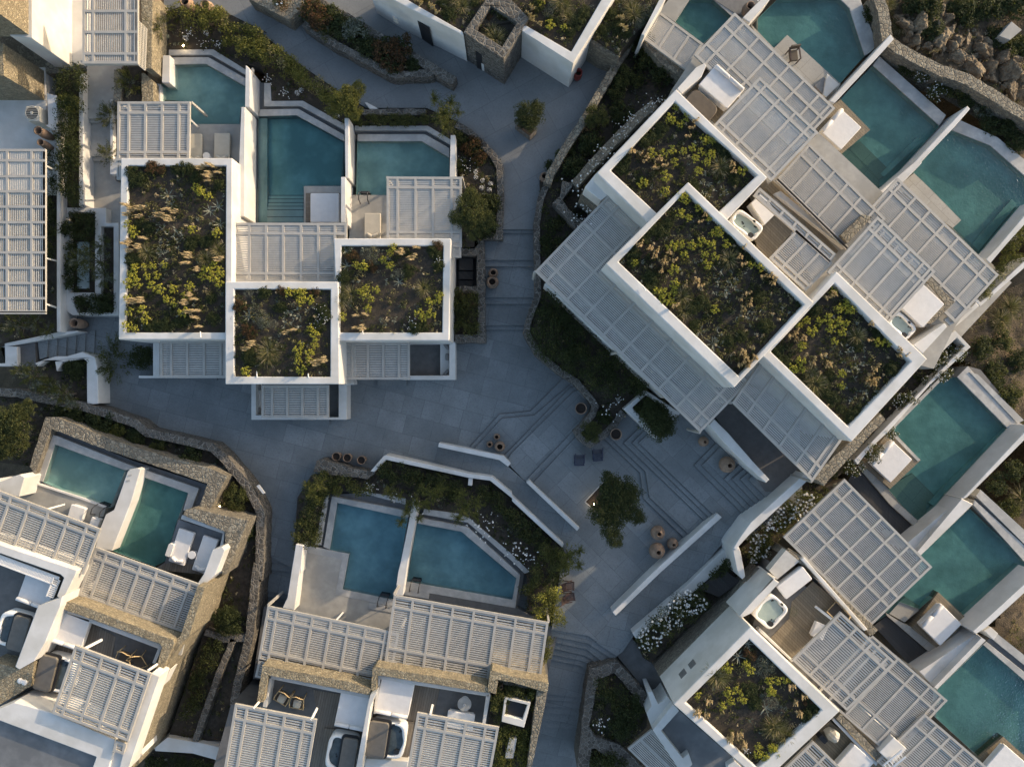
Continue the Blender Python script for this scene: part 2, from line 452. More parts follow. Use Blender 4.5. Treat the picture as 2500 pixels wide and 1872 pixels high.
        fs.append(tuple((len(rings) - 1) * n + k for k in range(n))); fs.append(tuple(range(n))[::-1])
        return s.add(vs, fs)
    def build(s, name, mat, parent=None, smooth=False, bevel=0.0, fix=True):
        me = bpy.data.meshes.new(name)
        vs = s.v
        if parent is not None:
            off = wmat(parent).inverted()
            vs = [tuple(off @ Vector(v)) for v in vs]
        me.from_pydata(vs, [], s.f)
        if fix:
            bm = bmesh.new(); bm.from_mesh(me)
            bmesh.ops.remove_doubles(bm, verts=bm.verts, dist=1e-5)
            bmesh.ops.recalc_face_normals(bm, faces=bm.faces)
            bm.to_mesh(me); bm.free()
        me.materials.append(M[mat] if isinstance(mat, str) else mat)
        if smooth: me.polygons.foreach_set("use_smooth", [True] * len(me.polygons))
        o = bpy.data.objects.new(name, me); COL.objects.link(o)
        if parent is not None:
            o.parent = parent
        if bevel:
            bv = o.modifiers.new("bevel", 'BEVEL'); bv.width = bevel; bv.segments = 2
            bv.limit_method = 'ANGLE'; bv.angle_limit = math.radians(40); bv.use_clamp_overlap = True
        return o

def jit_line(pts, step=14.0, amt=1.2):
    out = []
    for (a, b) in zip(pts[:-1], pts[1:]):
        L = math.dist(a, b); n = max(1, int(L / step))
        for i in range(n):
            t = i / n; j = amt if 0 < i or True else 0
            out.append((a[0] + (b[0] - a[0]) * t + rnd.uniform(-j, j), a[1] + (b[1] - a[1]) * t + rnd.uniform(-j, j)))
    out.append(pts[-1])
    return out
def rough(poly, step=14.0, amt=1.2):
    return jit_line(list(poly) + [poly[0]], step, amt)[:-1]
def strip(pts, wpx):
    """outline (pixels) of a band of width wpx following a polyline"""
    n = len(pts); Lft, Rgt = [], []
    for i in range(n):
        a, b, c = pts[max(i - 1, 0)], pts[i], pts[min(i + 1, n - 1)]
        d1 = Vector((b[0] - a[0], b[1] - a[1])); d2 = Vector((c[0] - b[0], c[1] - b[1]))
        if d1.length < 1e-6: d1 = d2
        if d2.length < 1e-6: d2 = d1
        d1.normalize(); d2.normalize()
        n1 = Vector((-d1.y, d1.x)); n2 = Vector((-d2.y, d2.x))
        mt = (n1 + n2); mt.normalize()
        k = wpx / 2 / max(0.5, mt.dot(n1))
        Lft.append((b[0] + mt.x * k, b[1] + mt.y * k)); Rgt.append((b[0] - mt.x * k, b[1] - mt.y * k))
    return Lft + Rgt[::-1]
def cen(pts): return (sum(p[0] for p in pts) / len(pts), sum(p[1] for p in pts) / len(pts))

def wall(name, label, cat, pts, zt, zb=ZB, mat='plaster', group=None, bevel=None, holes=()):
    o = MB().prism(pts, zt, zb, holes).build(name, mat, None, bevel=(0.035 if mat == 'plaster' else 0) if bevel is None else bevel)
    return setp(o, label, cat, group)
def stone_wall(name, label, pts, zt, zb=ZB, mat='stone', cat='stone wall', group=None):
    return setp(MB().prism(rough(pts), zt, zb).build(name, mat, None, bevel=0.03), label, cat, group)
def struct(name, pts, zt, zb=ZB, mat='paving'):
    return setp(MB().prism(pts, zt, zb).build(name, mat), kind='structure')
def part(parent, name, pts, zt, zb=ZB, mat='plaster', holes=(), bevel=None, rg=False):
    if rg: pts = rough(pts)
    b = (0.035 if mat == 'plaster' else 0) if bevel is None else bevel
    return MB().prism(pts, zt, zb, holes).build(name, mat, parent, bevel=b)
# ---------------------------------------------------------------- pergolas
def pergola(label, p00, p10, p01, z, us, vs, slat='u', zfloor=0.0, posts=(), braces=(), pitch=0.098, bw=0.135, skip=(), cat='pergola', group='slatted pergolas', depth=0.14):
    A, B, C = W(p00, z), W(p10, z), W(p01, z)
    U, V = B - A, C - A
    eu, ev = U.normalized(), V.normalized()
    lu, lv = U.length, V.length
    root = thing('pergola', label, cat, (A + U / 2 + V / 2).to_tuple()[:2] + (zfloor,), group)
    fr = MB()
    def pt(u, v, dz=0.0): return A + U * u + V * v + Vector((0, 0, dz))
    hw = bw / 2
    for i, v in enumerate(vs):
        o = ev * (hw if i == 0 else (-hw if i == len(vs) - 1 else 0))
        fr.bar(pt(0, v, -depth / 2) + o, pt(1, v, -depth / 2) + o, bw, depth)
    for i, u in enumerate(us):
        o = eu * (hw if i == 0 else (-hw if i == len(us) - 1 else 0))
        for j in range(len(vs) - 1):
            s0 = bw if j == 0 else hw; s1 = bw if j == len(vs) - 2 else hw
            fr.bar(pt(u, vs[j], -depth / 2 - 0.002) + o + ev * s0, pt(u, vs[j + 1], -depth / 2 - 0.002) + o - ev * s1, bw, depth)
    fr.build('frame', 'paint', root, fix=False)
    for i in range(len(us) - 1):
        for j in range(len(vs) - 1):
            if (i, j) in skip: continue
            g0 = bw * (1 if i == 0 else 0.5); g1 = bw * (1 if i == len(us) - 2 else 0.5)
            k0 = bw * (1 if j == 0 else 0.5); k1 = bw * (1 if j == len(vs) - 2 else 0.5)
            a, b = us[i] * lu + g0, us[i + 1] * lu - g1
            c, d = vs[j] * lv + k0, vs[j + 1] * lv - k1
            if b - a < 0.08 or d - c < 0.08: continue
            m = MB()
            sw, sh = pitch * 0.62, 0.02
            sd = ev if slat == 'u' else eu
            up = (Vector((0, 0, 1)) * math.cos(.16) - sd * math.sin(.16) * (1 if sd.dot(sdir) > 0 else -1)).normalized()
            if slat == 'u':
                n = max(1, int((d - c) / pitch)); p = (d - c) / n
                for k in range(n):
                    q = c + p * (k + 0.5)
                    m.bar(A + eu * a + ev * q - Vector((0, 0, 0.06)), A + eu * b + ev * q - Vector((0, 0, 0.06)), sw, sh, up)
            else:
                n = max(1, int((b - a) / pitch)); p = (b - a) / n
                for k in range(n):
                    q = a + p * (k + 0.5)
                    m.bar(A + eu * q + ev * c - Vector((0, 0, 0.06)), A + eu * q + ev * d - Vector((0, 0, 0.06)), sw, sh, up)
            m.build('slat_panel', 'slat', root, fix=False)
    for u, v in posts:
        b = pt(u, v, -depth); m = MB()
        m.bar((b.x, b.y, zfloor), b, 0.12, 0.12, up=ev)
        m.build('post', 'paint', root, fix=False)
    for a, b in braces:      # slanting struts: (pixel, z) pairs
        m = MB(); m.bar(W(*a), W(*b), 0.09, 0.06); m.build('strut', 'white_metal', root, fix=False)
    return root

# ---------------------------------------------------------------- pools
def pool(label, poly, zw, depth=0.85, rims=(), water='water', gutters=(), group='private plunge pools', extra=(), deep=0.36):
    c = cen(poly); d0 = depth; depth = deep
    root = thing('swimming_pool', label, 'swimming pool', W(c, zw - depth), group)
    w = [W(p, zw) for p in poly]
    n = len(w)
    top = [Vector((p.x, p.y, zw + 0.015)) for p in w]
    bot = [Vector((p.x, p.y, zw - depth)) for p in w]
    m = MB()
    tris = tessellate_polygon([[Vector((p.x, p.y, 0)) for p in w]])
    m.add(top + bot, [tuple(n + i for i in t) for t in tris] + [(i, (i + 1) % n, n + (i + 1) % n, n + i) for i in range(n)])
    bas = m.build('basin', 'pool_plaster', root, fix=False)
    if water != 'water_deep': MB().sheet(poly, zw).build('water', water, root, fix=False)
    else: MB().prism(poly, zw, zw - depth - 0.02, bottom=True).build('water', water, root)
    for r in rims: MB().prism(r, zw + 0.07).build('rim', 'rim', root, bevel=0.02)
    for g in gutters: MB().prism(g, zw - 0.22).build('overflow_channel', 'gutter', root)
    for (nm, pts, zt, mt) in [(e[0], e[1], zw - (zw - e[2]) * (depth / d0 if zw - e[2] > .15 else 1), e[3]) for e in extra]: MB().prism(pts, zt, zw - depth + 0.005 if nm in ('step', 'bench') else ZB).build(nm, mt, bas)
    return root

# ---------------------------------------------------------------- foliage
def leaves(mb, P, D, Nn, L, Wd):
    """diamond leaves: centres P, directions D, normals Nn, lengths L, widths Wd (numpy)"""
    D = D / np.linalg.norm(D, axis=1, keepdims=True)
    Sd = np.cross(D, Nn); nn = np.linalg.norm(Sd, axis=1, keepdims=True); nn[nn < 1e-6] = 1; Sd = Sd / nn
    L = np.asarray(L).reshape(-1, 1); Wd = np.asarray(Wd).reshape(-1, 1)
    a, c = P - D * L / 2, P + D * L / 2
    b, d = P + Sd * Wd / 2 - D * L * 0.05, P - Sd * Wd / 2 - D * L * 0.05
    mb.append(np.stack([a, b, c, d], 1).reshape(-1, 3))
def lmesh(name, chunks, mats):
    """chunks: list (one per material) of lists of (4k,3) arrays"""
    me = bpy.data.meshes.new(name)
    V = np.concatenate([np.concatenate(c) for c in chunks if c]).astype(np.float32)
    nq = len(V) // 4
    me.vertices.add(len(V)); me.vertices.foreach_set("co", V.ravel())
    me.loops.add(len(V)); me.loops.foreach_set("vertex_index", np.arange(len(V), dtype=np.int32))
    me.polygons.add(nq)
    me.polygons.foreach_set("loop_start", np.arange(0, len(V), 4, dtype=np.int32))
    mi = np.concatenate([np.full(sum(len(x) for x in c) // 4, i, dtype=np.int32) for i, c in enumerate(chunks) if c])
    me.polygons.foreach_set("material_index", mi)
    me.update(calc_edges=True); me.validate()
    for m in mats: me.materials.append(M[m])
    return me
def rdir(n):
    v = nrs.normal(size=(n, 3)); return v / np.linalg.norm(v, axis=1, keepdims=True)
def clump(n, c, r, size, asp=0.5, up=0.5, shell=0.55):
    """n leaves spread over a rough ball of radius r (scalar or 3) at c"""
    d = rdir(n); d[:, 2] = np.where(nrs.rand(n) < up, np.abs(d[:, 2]), d[:, 2])
    rad = shell + (1 - shell) * nrs.rand(n, 1) ** 0.6
    rad *= 1 + 0.22 * nrs.normal(size=(n, 1)) * 0.5
    P = np.asarray(c) + d * rad * np.asarray(r)
    D = rdir(n) + d * 0.5
    Nn = d * 0.8 + rdir(n) * 0.7 + np.array([0, 0, 0.5])
    L = size * (0.6 + 0.8 * nrs.rand(n))
    out = []; leaves(out, P, D, Nn, L, L * asp)
    return out[0]
TM = {}
def template(key):
    if key in TM: return TM[key]
    k = key.split('#')[0]
    ch, mats = [[]], None
    if k == 'spurge':          # low dome of many small flower heads
        mats = ['spurge', 'leaf']; ch = [[], []]
        n = 26
        for i in range(n):
            a = rnd.uniform(0, 6.28); q = math.sqrt(rnd.random()) * 0.86
            c = (q * math.cos(a), q * math.sin(a), 0.35 + 0.5 * math.sqrt(max(0, 1 - q * q)) + rnd.uniform(-.08, .08))
            ch[0].append(clump(13, c, (0.17, 0.17, 0.12), 0.15, 0.75, 0.9))
        ch[1].append(clump(40, (0, 0, 0.3), (0.7, 0.7, 0.45), 0.2, 0.4))
    elif k == 'plume':         # leaning feathery heads over a thin tuft
        mats = ['plume', 'straw']; ch = [[], []]
        for i in range(9):
            a = rnd.uniform(-0.5, 0.5); q = rnd.uniform(0.1, 0.75)
            base = np.array([rnd.uniform(-.25, .25), rnd.uniform(-.25, .25), 0.0])
            d = np.array([-q * math.cos(a), -q * math.sin(a), 0.9]); d /= np.linalg.norm(d)
            n = 34; t = nrs.rand(n, 1)
            P = base + d * (0.55 + 0.6 * t) + rdir(n) * 0.10 * (1.2 - t)
            leaves(ch[0], P, d + rdir(n) * 0.3 + np.array([-0.2, 0, 0]), rdir(n), 0.24 + 0.1 * nrs.rand(n), 0.05)
            n = 8
            P = base + d * (0.3 + 0.15 * nrs.rand(n, 1)); leaves(ch[1], P, d + rdir(n) * 0.25, rdir(n), np.full(n, 0.6), 0.02)
    elif k == 'tuft':          # big fountain of narrow blades
        mats = ['straw', 'leaf', 'plume']; ch = [[], [], []]
        for mi, n in ((0, 120), (1, 90), (2, 26)):
            a = nrs.rand(n) * 6.28; el = 0.15 + nrs.rand(n) * 1.1
            d = np.stack([np.cos(a) * np.cos(el), np.sin(a) * np.cos(el), np.sin(el)], 1)
            for seg in range(3):
                t = 0.2 + 0.3 * seg
                P = d * t; P[:, 2] -= 0.28 * t * t
                dd = d.copy(); dd[:, 2] -= 0.56 * t
                leaves(ch[mi], P, dd, np.array([0, 0, 1.0]) + 0.4 * rdir(n), np.full(n, 0.36), 0.034 * (1.25 - 0.35 * seg))
    elif k == 'agave':
        mats = ['agave']
        n = 8
        for i in range(n):
            a = i * 2.4 + rnd.uniform(-.2, .2); el = 0.15 + 0.85 * i / n
            d = np.array([math.cos(a) * math.cos(el), math.sin(a) * math.cos(el), math.sin(el)])
            up = np.array([-math.cos(a) * math.sin(el), -math.sin(a) * math.sin(el), math.cos(el)])
            for t0, t1, w in ((0.05, 0.42, .12), (0.28, 0.72, .15), (0.55, 1.0, .11)):
                c = d * ((t0 + t1) / 2) + np.array([0, 0, -0.06 * t1 * t1])
                leaves(ch[0], c[None], (d - np.array([0, 0, .12 * t1]))[None], up[None], [t1 - t0 + 0.12], [w])
    elif k == 'aloe':          # spray of slim pale leaves, several heads
        mats = ['agave', 'leaf_grey']; ch = [[], []]
        for h in range(4):
            b = np.array([rnd.uniform(-.6, .6), rnd.uniform(-.6, .6), rnd.uniform(0.1, .35)])
            for i in range(5):
                a = rnd.uniform(0, 6.28); el = rnd.uniform(0.2, 1.1)
                d = np.array([math.cos(a) * math.cos(el), math.sin(a) * math.cos(el), math.sin(el)])
                leaves(ch[0 if rnd.random() < .75 else 1], (b + d * 0.19)[None], d[None], np.array([[0.1, 0.1, 1.0]]), [0.42], [0.075])
    elif k == 'santolina':
        mats = ['leaf_grey']; ch[0].append(clump(330, (0, 0, 0.3), (0.9, 0.9, 0.75), 0.15, 0.35, 0.85, 0.85))
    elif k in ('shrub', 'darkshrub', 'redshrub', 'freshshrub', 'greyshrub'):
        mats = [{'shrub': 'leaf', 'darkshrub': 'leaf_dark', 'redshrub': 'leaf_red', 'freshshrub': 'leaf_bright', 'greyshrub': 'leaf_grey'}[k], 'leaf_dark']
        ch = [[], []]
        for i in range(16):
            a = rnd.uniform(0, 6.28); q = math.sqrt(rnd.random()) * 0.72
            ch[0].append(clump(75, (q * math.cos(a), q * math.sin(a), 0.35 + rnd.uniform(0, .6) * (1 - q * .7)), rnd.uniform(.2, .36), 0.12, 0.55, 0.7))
        ch[1].append(clump(320, (0, 0, 0.38), (0.78, 0.78, 0.4), 0.17, 0.6))  # core leaves coloured dark for the shade inside the shrub
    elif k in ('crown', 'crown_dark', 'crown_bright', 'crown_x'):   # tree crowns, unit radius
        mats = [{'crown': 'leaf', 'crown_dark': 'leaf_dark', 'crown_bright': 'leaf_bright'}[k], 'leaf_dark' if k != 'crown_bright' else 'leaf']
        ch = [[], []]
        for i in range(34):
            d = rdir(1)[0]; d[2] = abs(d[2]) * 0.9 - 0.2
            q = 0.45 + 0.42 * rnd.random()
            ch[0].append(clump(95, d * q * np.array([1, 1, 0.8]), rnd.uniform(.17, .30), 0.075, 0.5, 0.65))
        ch[1].append(clump(900, (0, 0, 0), (0.72, 0.72, 0.55), 0.10, 0.6, 0.5, 0.3))  # dark core: the crown's inner shade put into the leaf colour
    elif k == 'blossom':
        mats = ['leaf_dark', 'petal', 'leaf']; ch = [[], [], []]
        for i in range(14):
            a = rnd.uniform(0, 6.28); q = math.sqrt(rnd.random()) * 0.75
            c = np.array([q * math.cos(a), q * math.sin(a), 0.4 + rnd.uniform(0, .5)])
            ch[0].append(clump(60, c, 0.28, 0.13, 0.4, 0.7)); ch[2].append(clump(22, c, 0.3, 0.13, 0.35, 0.8))
            for j in range(4):
                e = rdir(1)[0]; e[2] = abs(e[2])
                ch[1].append(clump(9, c + e * 0.3, 0.035, 0.055, 0.9))
    elif k == 'flowers':       # a sprinkle of white flower heads on thin stems
        mats = ['petal', 'leaf']; ch = [[], []]
        for j in range(16):
            c = np.array([rnd.gauss(0, .42), rnd.gauss(0, .42), rnd.uniform(.6, 1.0)])
            ch[0].append(clump(10, c, 0.045, 0.075, 0.9))
            leaves(ch[1], (c * np.array([1, 1, .5]))[None], np.array([[0.02, 0, 1.0]]), np.array([[1.0, 0.2, 0]]), [c[2]], [0.02])
    elif k == 'allium':        # one ball-shaped white flower head on a stalk
        mats = ['petal', 'leaf']; ch = [[], []]
        ch[0].append(clump(90, (0, 0, 1.0), 0.42, 0.13, 0.6, 0.5, 0.9))
        for i in range(4): leaves(ch[1], np.array([[0, 0, 0.3]]), np.array([[0.05, 0, 1.0]]), rdir(1), [1.2], [0.07])
    elif k == 'spray':         # open sapling: arching branches with spaced leaves
        mats = ['leaf_bright', 'leaf']; ch = [[], []]
        for i in range(30):
            a = rnd.uniform(0, 6.28); el = rnd.uniform(-.1, 1.1); L = rnd.uniform(.55, 1.0)
            d = np.array([math.cos(a) * math.cos(el), math.sin(a) * math.cos(el), math.sin(el)])
            n = 46; t = nrs.rand(n, 1)
            P = d * t * L + rdir(n) * (0.05 + .07 * t); P[:, 2] -= .25 * (t[:, 0] ** 2)
            leaves(ch[0 if i % 5 < 2 else 1], P, d + rdir(n) * .9, rdir(n) * .6 + np.array([0, 0, .8]), .07 + .05 * nrs.rand(n), .045)
    elif k == 'olive':         # wispy grey-green branches
        mats = ['leaf', 'leaf_grey']; ch = [[], []]
        for i in range(46):
            d = rdir(1)[0]; d[2] = abs(d[2]) * .8
            base = d * rnd.uniform(.2, .6); n = 38
            t = nrs.rand(n, 1)
            P = base + d * t * 0.5 + rdir(n) * 0.085
            leaves(ch[0 if i % 3 else 1], P, d + rdir(n) * .6, rdir(n) + np.array([0, 0, .6]), np.full(n, .12), .03)
    me = lmesh(k, ch, mats); TM[key] = me
    return me
def plant(kind, p, z, r, name, label, cat='plant', group=None, hs=1.0, rot=None, var=3):
    me = template(f"{kind}#{rnd.randrange(var)}")
    o = bpy.data.objects.new(name, me); COL.objects.link(o)
    rpx = W(p, z)
    o.location = rpx; o.scale = (r, r, r * hs)
    o.rotation_euler = (0, 0, rnd.uniform(0, 6.28) if rot is None else rot + rnd.uniform(-.35, .35))
    return setp(o, label, cat, group)
def tree(name, label, p, zg, zc, r, kind='crown', squash=0.75, group=None, lobes=None, trunk_r=0.07, lean=(0, 0)):
    """p: pixel of the crown centre at height zc; lobes: extra crown balls as (dx px, dy px, r m)"""
    c = W(p, zc)
    root = thing(name, label, 'tree', (c.x + lean[0], c.y + lean[1], zg), group)
    base = Vector((c.x + lean[0], c.y + lean[1], zg))
    m = MB()
    m.tube([base, base + (c - base) * .5 + Vector((.05, -.03, 0)), c], [trunk_r, trunk_r * .8, trunk_r * .5], 8)
    for i in range(6):
        a = i * 1.05 + rnd.uniform(0, .5)
        m.tube([base + (c - base) * .6, c + Vector((math.cos(a), math.sin(a), .2)) * r * .7], [trunk_r * .5, trunk_r * .15], 6)
    m.build('trunk', 'bark', root)
    for i, (dx, dy, rr) in enumerate([(0, 0, r)] + list(lobes or [])):
        o = bpy.data.objects.new('crown', template(f"{kind}#{rnd.randrange(3)}")); COL.objects.link(o)
        w = W((p[0] + dx, p[1] + dy), zc)
        o.parent = root
        o.location = w - base; o.scale = (rr, rr, rr * squash); o.rotation_euler = (0, 0, rnd.uniform(0, 6.28))
    return root
def inpoly(x, y, poly):
    c = False; j = len(poly) - 1
    for i in range(len(poly)):
        xi, yi = poly[i]; xj, yj = poly[j]
        if (yi > y) != (yj > y) and x < (xj - xi) * (y - yi) / (yj - yi) + xi: c = not c
        j = i
    return c
def rand_in(poly, n, margin=0):
    xs = [p[0] for p in poly]; ys = [p[1] for p in poly]; out = []
    tries = 0
    while len(out) < n and tries < n * 60:
        tries += 1
        x, y = rnd.uniform(min(xs), max(xs)), rnd.uniform(min(ys), max(ys))
        if inpoly(x, y, poly): out.append((x, y))
    return out
def hedge(name, label, poly, z, h, r, mats=('leaf', 'leaf_dark'), dens=1.0, size=0.10, cat='hedge', group=None, flowers=0, asp=0.5, kind=None):
    """clipped or loose foliage filling a pixel polygon; r: clump radius in metres"""
    pts = [W(p, z) for p in poly]
    a = abs(sum(pts[i].x * pts[i - 1].y - pts[i - 1].x * pts[i].y for i in range(len(pts)))) / 2
    n = max(3, int(a / (r * r) * 1.15 * dens))
    ch = [[] for _ in mats]
    for p in rand_in(poly, n):
        zz = z + h * rnd.uniform(0.45, 0.9)
        w = W(p, zz)
        k = 0 if rnd.random() < 0.72 else rnd.randrange(len(mats))
        ch[k].append(clump(int(85 * min(1.6, (r / .3) ** 1.5) * (0.1 / size) ** 1.2), (w.x, w.y, zz), (r, r, max(.12, h * .45)), size, asp, 0.75, 0.5))
    if flowers:
        mats = list(mats) + ['petal']; ch.append([])
        for p in rand_in(poly, flowers):
            w = W(p, z + h); ch[-1].append(clump(10, (w.x, w.y, z + h * rnd.uniform(.85, 1.1)), 0.05, 0.075, 0.9))
    me = lmesh(name, [c for c in ch if c], [m for m, c in zip(mats, ch) if c])
    o = bpy.data.objects.new(name, me); COL.objects.link(o)
    return setp(o, label, None if kind else cat, group, kind)
def cover(poly, z, n, mats=('leaf', 'leaf_dark', 'straw', 'leaf_grey', 'plume', 'agave'), w=(5, 6, 2, .6), size=0.11, name='ground_cover', h=0.16):
    ch = [[] for _ in mats]
    for p in rand_in(poly, n):
        ww = list(w)[:len(mats)] + [0.0] * (len(mats) - len(w))
        if len(mats) == 6 and h < .2: ww[4], ww[5] = .7, .35
        k = rnd.choices(range(len(mats)), ww)[0]
        q = W(p, z)
        rr = rnd.uniform(.10, .26) * (.6 if k > 3 else 1)
        ch[k].append(clump(rnd.randrange(9, 24), (q.x, q.y, z + 0.05), (rr, rr, h * rnd.uniform(.5, 1.2)), size, 0.4, 1.0, 0.3))
    me = lmesh(name, [c for c in ch if c], [m for m, c in zip(mats, ch) if c])
    o = bpy.data.objects.new(name, me); COL.objects.link(o)
    return setp(o, kind='stuff')

# ---------------------------------------------------------------- furniture
def frame_of(a, b, c, z):
    """world centre, unit axes and sizes of the parallelogram a-b (x) a-c (y) given in pixels at height z"""
    A, B, C = W(a, z), W(b, z), W(c, z)
    ax = (B - A).normalized(); ly = (C - A).dot(Vector((-ax.y, ax.x, 0)))
    ay = Vector((-ax.y, ax.x, 0)) * (1 if ly > 0 else -1)
    return A + (B - A) / 2 + (C - A) / 2, ax, ay, (B - A).length, abs(ly)
def daybed(label, a, b, c, ztop, bolster=None, height=0.42, group='white daybeds', seam=False):
    """a-b-c: three corners of the mattress top; bolster: 'y1'/'y0'/'x0'/'x1' side that carries the roll"""
    cc, ax, ay, lx, ly = frame_of(a, b, c, ztop)
    root = thing('daybed', label, 'daybed', (cc.x, cc.y, ztop - height), group)
    MB().rbox(cc, ax, ay, lx * .94, ly * .94, ztop - height, ztop - 0.2, 0.05).build('base', 'white_metal', root)
    MB().rbox(cc, ax, ay, lx, ly, ztop - 0.2, ztop, 0.07, 5, 0.035).build('mattress', 'fabric', root, smooth=False, bevel=0.015)
    mat_ = root.children[-1] if False else [o for o in bpy.data.objects if o.parent == root and o.name.startswith('mattress')][0]
    if bolster:
        s = ay if bolster[0] == 'y' else ax; t = ax if bolster[0] == 'y' else ay
        L = lx if bolster[0] == 'y' else ly; D = ly if bolster[0] == 'y' else lx
        k = (1 if bolster[1] == '1' else -1)
        e = cc + s * k * (D / 2 - 0.12)
        for q in (-1, 1):
            p0 = Vector((e.x, e.y, ztop + 0.07)) + t * q * (L / 2 - 0.03); p1 = Vector((e.x, e.y, ztop + 0.07)) + t * q * 0.02
            MB().tube([p0, p0 * .98 + p1 * .02, p0 * .02 + p1 * .98, p1], [.08, .105, .105, .08], 14).build('bolster', 'fabric', mat_, smooth=True)
    return root
def lounger(label, a, b, c, ztop, mat='beige_fabric', head='y1', cushions=True, group='padded sun loungers'):
    cc, ax, ay, lx, ly = frame_of(a, b, c, ztop)
    root = thing('sun_lounger', label, 'sun lounger', (cc.x, cc.y, ztop - 0.34), group)
    MB().rbox(cc, ax, ay, lx * .9, ly * .95, ztop - 0.34, ztop - 0.14, 0.04).build('base', 'grey_fabric' if mat != 'fabric' else 'white_metal', root)
    mt_ = MB().rbox(cc, ax, ay, lx, ly, ztop - 0.14, ztop, 0.05, 4, 0.03).build('mattress', mat, root, bevel=0.012)
    k = 1 if head == 'y1' else -1
    if cushions:
        e = cc + ay * k * (ly / 2 - 0.22)
        for q, an in ((-0.16, 0.5), (0.18, -0.35)):
            d = (ax * math.cos(an) + ay * math.sin(an))
            p = Vector((e.x, e.y, ztop + 0.07)) + ax * q * lx
            m = MB(); m.rbox((p.x, p.y), d, Vector((-d.y, d.x, 0)), .42, .2, ztop, ztop + .16, .09, 5, .06)
            m.build('cushion', mat, mt_, smooth=True)
    return root
def urn(label, p, z, r, h, kind='jar', group='terracotta jars', mat='terracotta', fill=False):
    """p: pixel of the mouth"""
    w = W(p, z + h)
    prof = {'jar': [(r * .55, 0), (r * .8, h * .15), (r, h * .45), (r * .92, h * .68), (r * .62, h * .88), (r * .56, h * .93), (r * .68, h), (r * .60, h), (r * .50, h * .9), (r * .5, h * .55)],
            'amphora': [(r * .45, 0), (r * .8, h * .18), (r, h * .42), (r * .93, h * .62), (r * .6, h * .82), (r * .32, h * .9), (r * .30, h * .95), (r * .37, h), (r * .29, h), (r * .25, h * .92), (r * .25, h * .5)],
            'pot': [(r * .7, 0), (r * .85, h * .3), (r * .95, h * .85), (r * 1.0, h * .9), (r, h), (r * .86, h), (r * .84, h * .82)],
            'tall': [(r * .6, 0), (r * .9, h * .3), (r, h * .6), (r * .85, h * .85), (r * .82, h * .92), (r * .95, h), (r * .78, h), (r * .7, h * .9), (r * .7, h * .6)]}[kind]
    root = thing({'jar': 'storage_jar', 'amphora': 'amphora', 'pot': 'flower_pot', 'tall': 'tall_urn'}[kind], label, 'pot', (w.x, w.y, z), group)
    MB().lathe(prof, (w.x, w.y, z)).build('body', mat, root, smooth=True)
    ri, zi = prof[-1]
    MB().lathe([(ri * .985, 0), (ri * .985, .012)], (w.x, w.y, z + zi), 24).build('soil' if fill else 'dark_inside', 'pot_soil', root)
    return root
def hot_tub(label, a, b, c, ztop, cover=None, step=None, group='hot tubs', seed=1, wm='tubwater'):
    cc, ax, ay, lx, ly = frame_of(a, b, c, ztop)
    root = thing('hot_tub', label, 'hot tub', (cc.x, cc.y, ztop - 0.75), group)
    rr = random.Random(seed)
    n = 44; out, inn = [], []
    for k in range(n):
        t = 2 * math.pi * k / n
        e = 5.0
        cx, sx = math.cos(t), math.sin(t)
        q = (abs(cx) ** e + abs(sx) ** e) ** (-1 / e)
        out.append((cx * q * lx / 2, sx * q * ly / 2))
        wv = 1 + 0.06 * math.cos(5 * t + seed)
        inn.append((cx * q * (lx / 2 - .17) * wv, sx * q * (ly / 2 - .17) * wv))
    def P(xy, z): return Vector((cc.x, cc.y, 0)) + ax * xy[0] + ay * xy[1] + Vector((0, 0, z))
    vs = [P(p, ztop - .72) for p in out] + [P(p, ztop - .03) for p in out] + [P((p[0] * .975, p[1] * .975), ztop) for p in out] + [P((p[0] * 1.02, p[1] * 1.02), ztop) for p in inn] + [P(p, ztop - .03) for p in inn] + [P((p[0] * .9, p[1] * .9), ztop - .6) for p in inn]
    fs = [(r * n + k, r * n + (k + 1) % n, (r + 1) * n + (k + 1) % n, (r + 1) * n + k) for r in range(5) for k in range(n)]
    fs.append(tuple(5 * n + k for k in range(n)))
    sh_ = MB().add(vs, fs).build('shell', 'tub', root, smooth=True)
    wv = [P((p[0] * .985, p[1] * .985), ztop - .10) for p in inn]
    MB().add(wv, [tuple(range(n))]).build('water', wm if not cover else 'tubwater_dark', root, fix=False)
    for i in range(9):                                             # jets and fittings in clusters
        gx, gy = rr.choice([(-.28, -.28), (.3, .25), (-.1, .05), (.25, -.3)])
        p = P(((gx + rr.uniform(-.1, .1)) * lx, (gy + rr.uniform(-.1, .1)) * ly), ztop - .097)
        MB().lathe([(.045, 0), (.04, .012)], p, 10).build('jet', 'black', sh_)
    MB().rbox(P((lx * .12, -ly / 2 + .1), 0), ax, ay, .16, .12, ztop, ztop + .015, .03).build('control_panel', 'black', sh_)
    fo = P((lx * .3, ly * .30), 0)
    MB().rbox(fo, ax, ay, .30, .26, ztop - .09, ztop + .01, .1).build('filter_cap', 'black', sh_)
    if cover:
        k = {'x0': -1, 'x1': 1}[cover]
        m = P((k * lx * .25, 0), 0)
        MB().rbox(m, ax, ay, lx * .52, ly * 1.03, ztop + .02, ztop + .19, .16, 5, .03).build('folded_cover', 'grey_cover', root, bevel=.01)
        MB().rbox(P((k * lx * .25 - k * .05, -ly * .02), 0), ax, ay, lx * .60, ly * 1.1, ztop - .05, ztop + .06, .2, 5).build('cover_skirt', 'black', root)
    return root
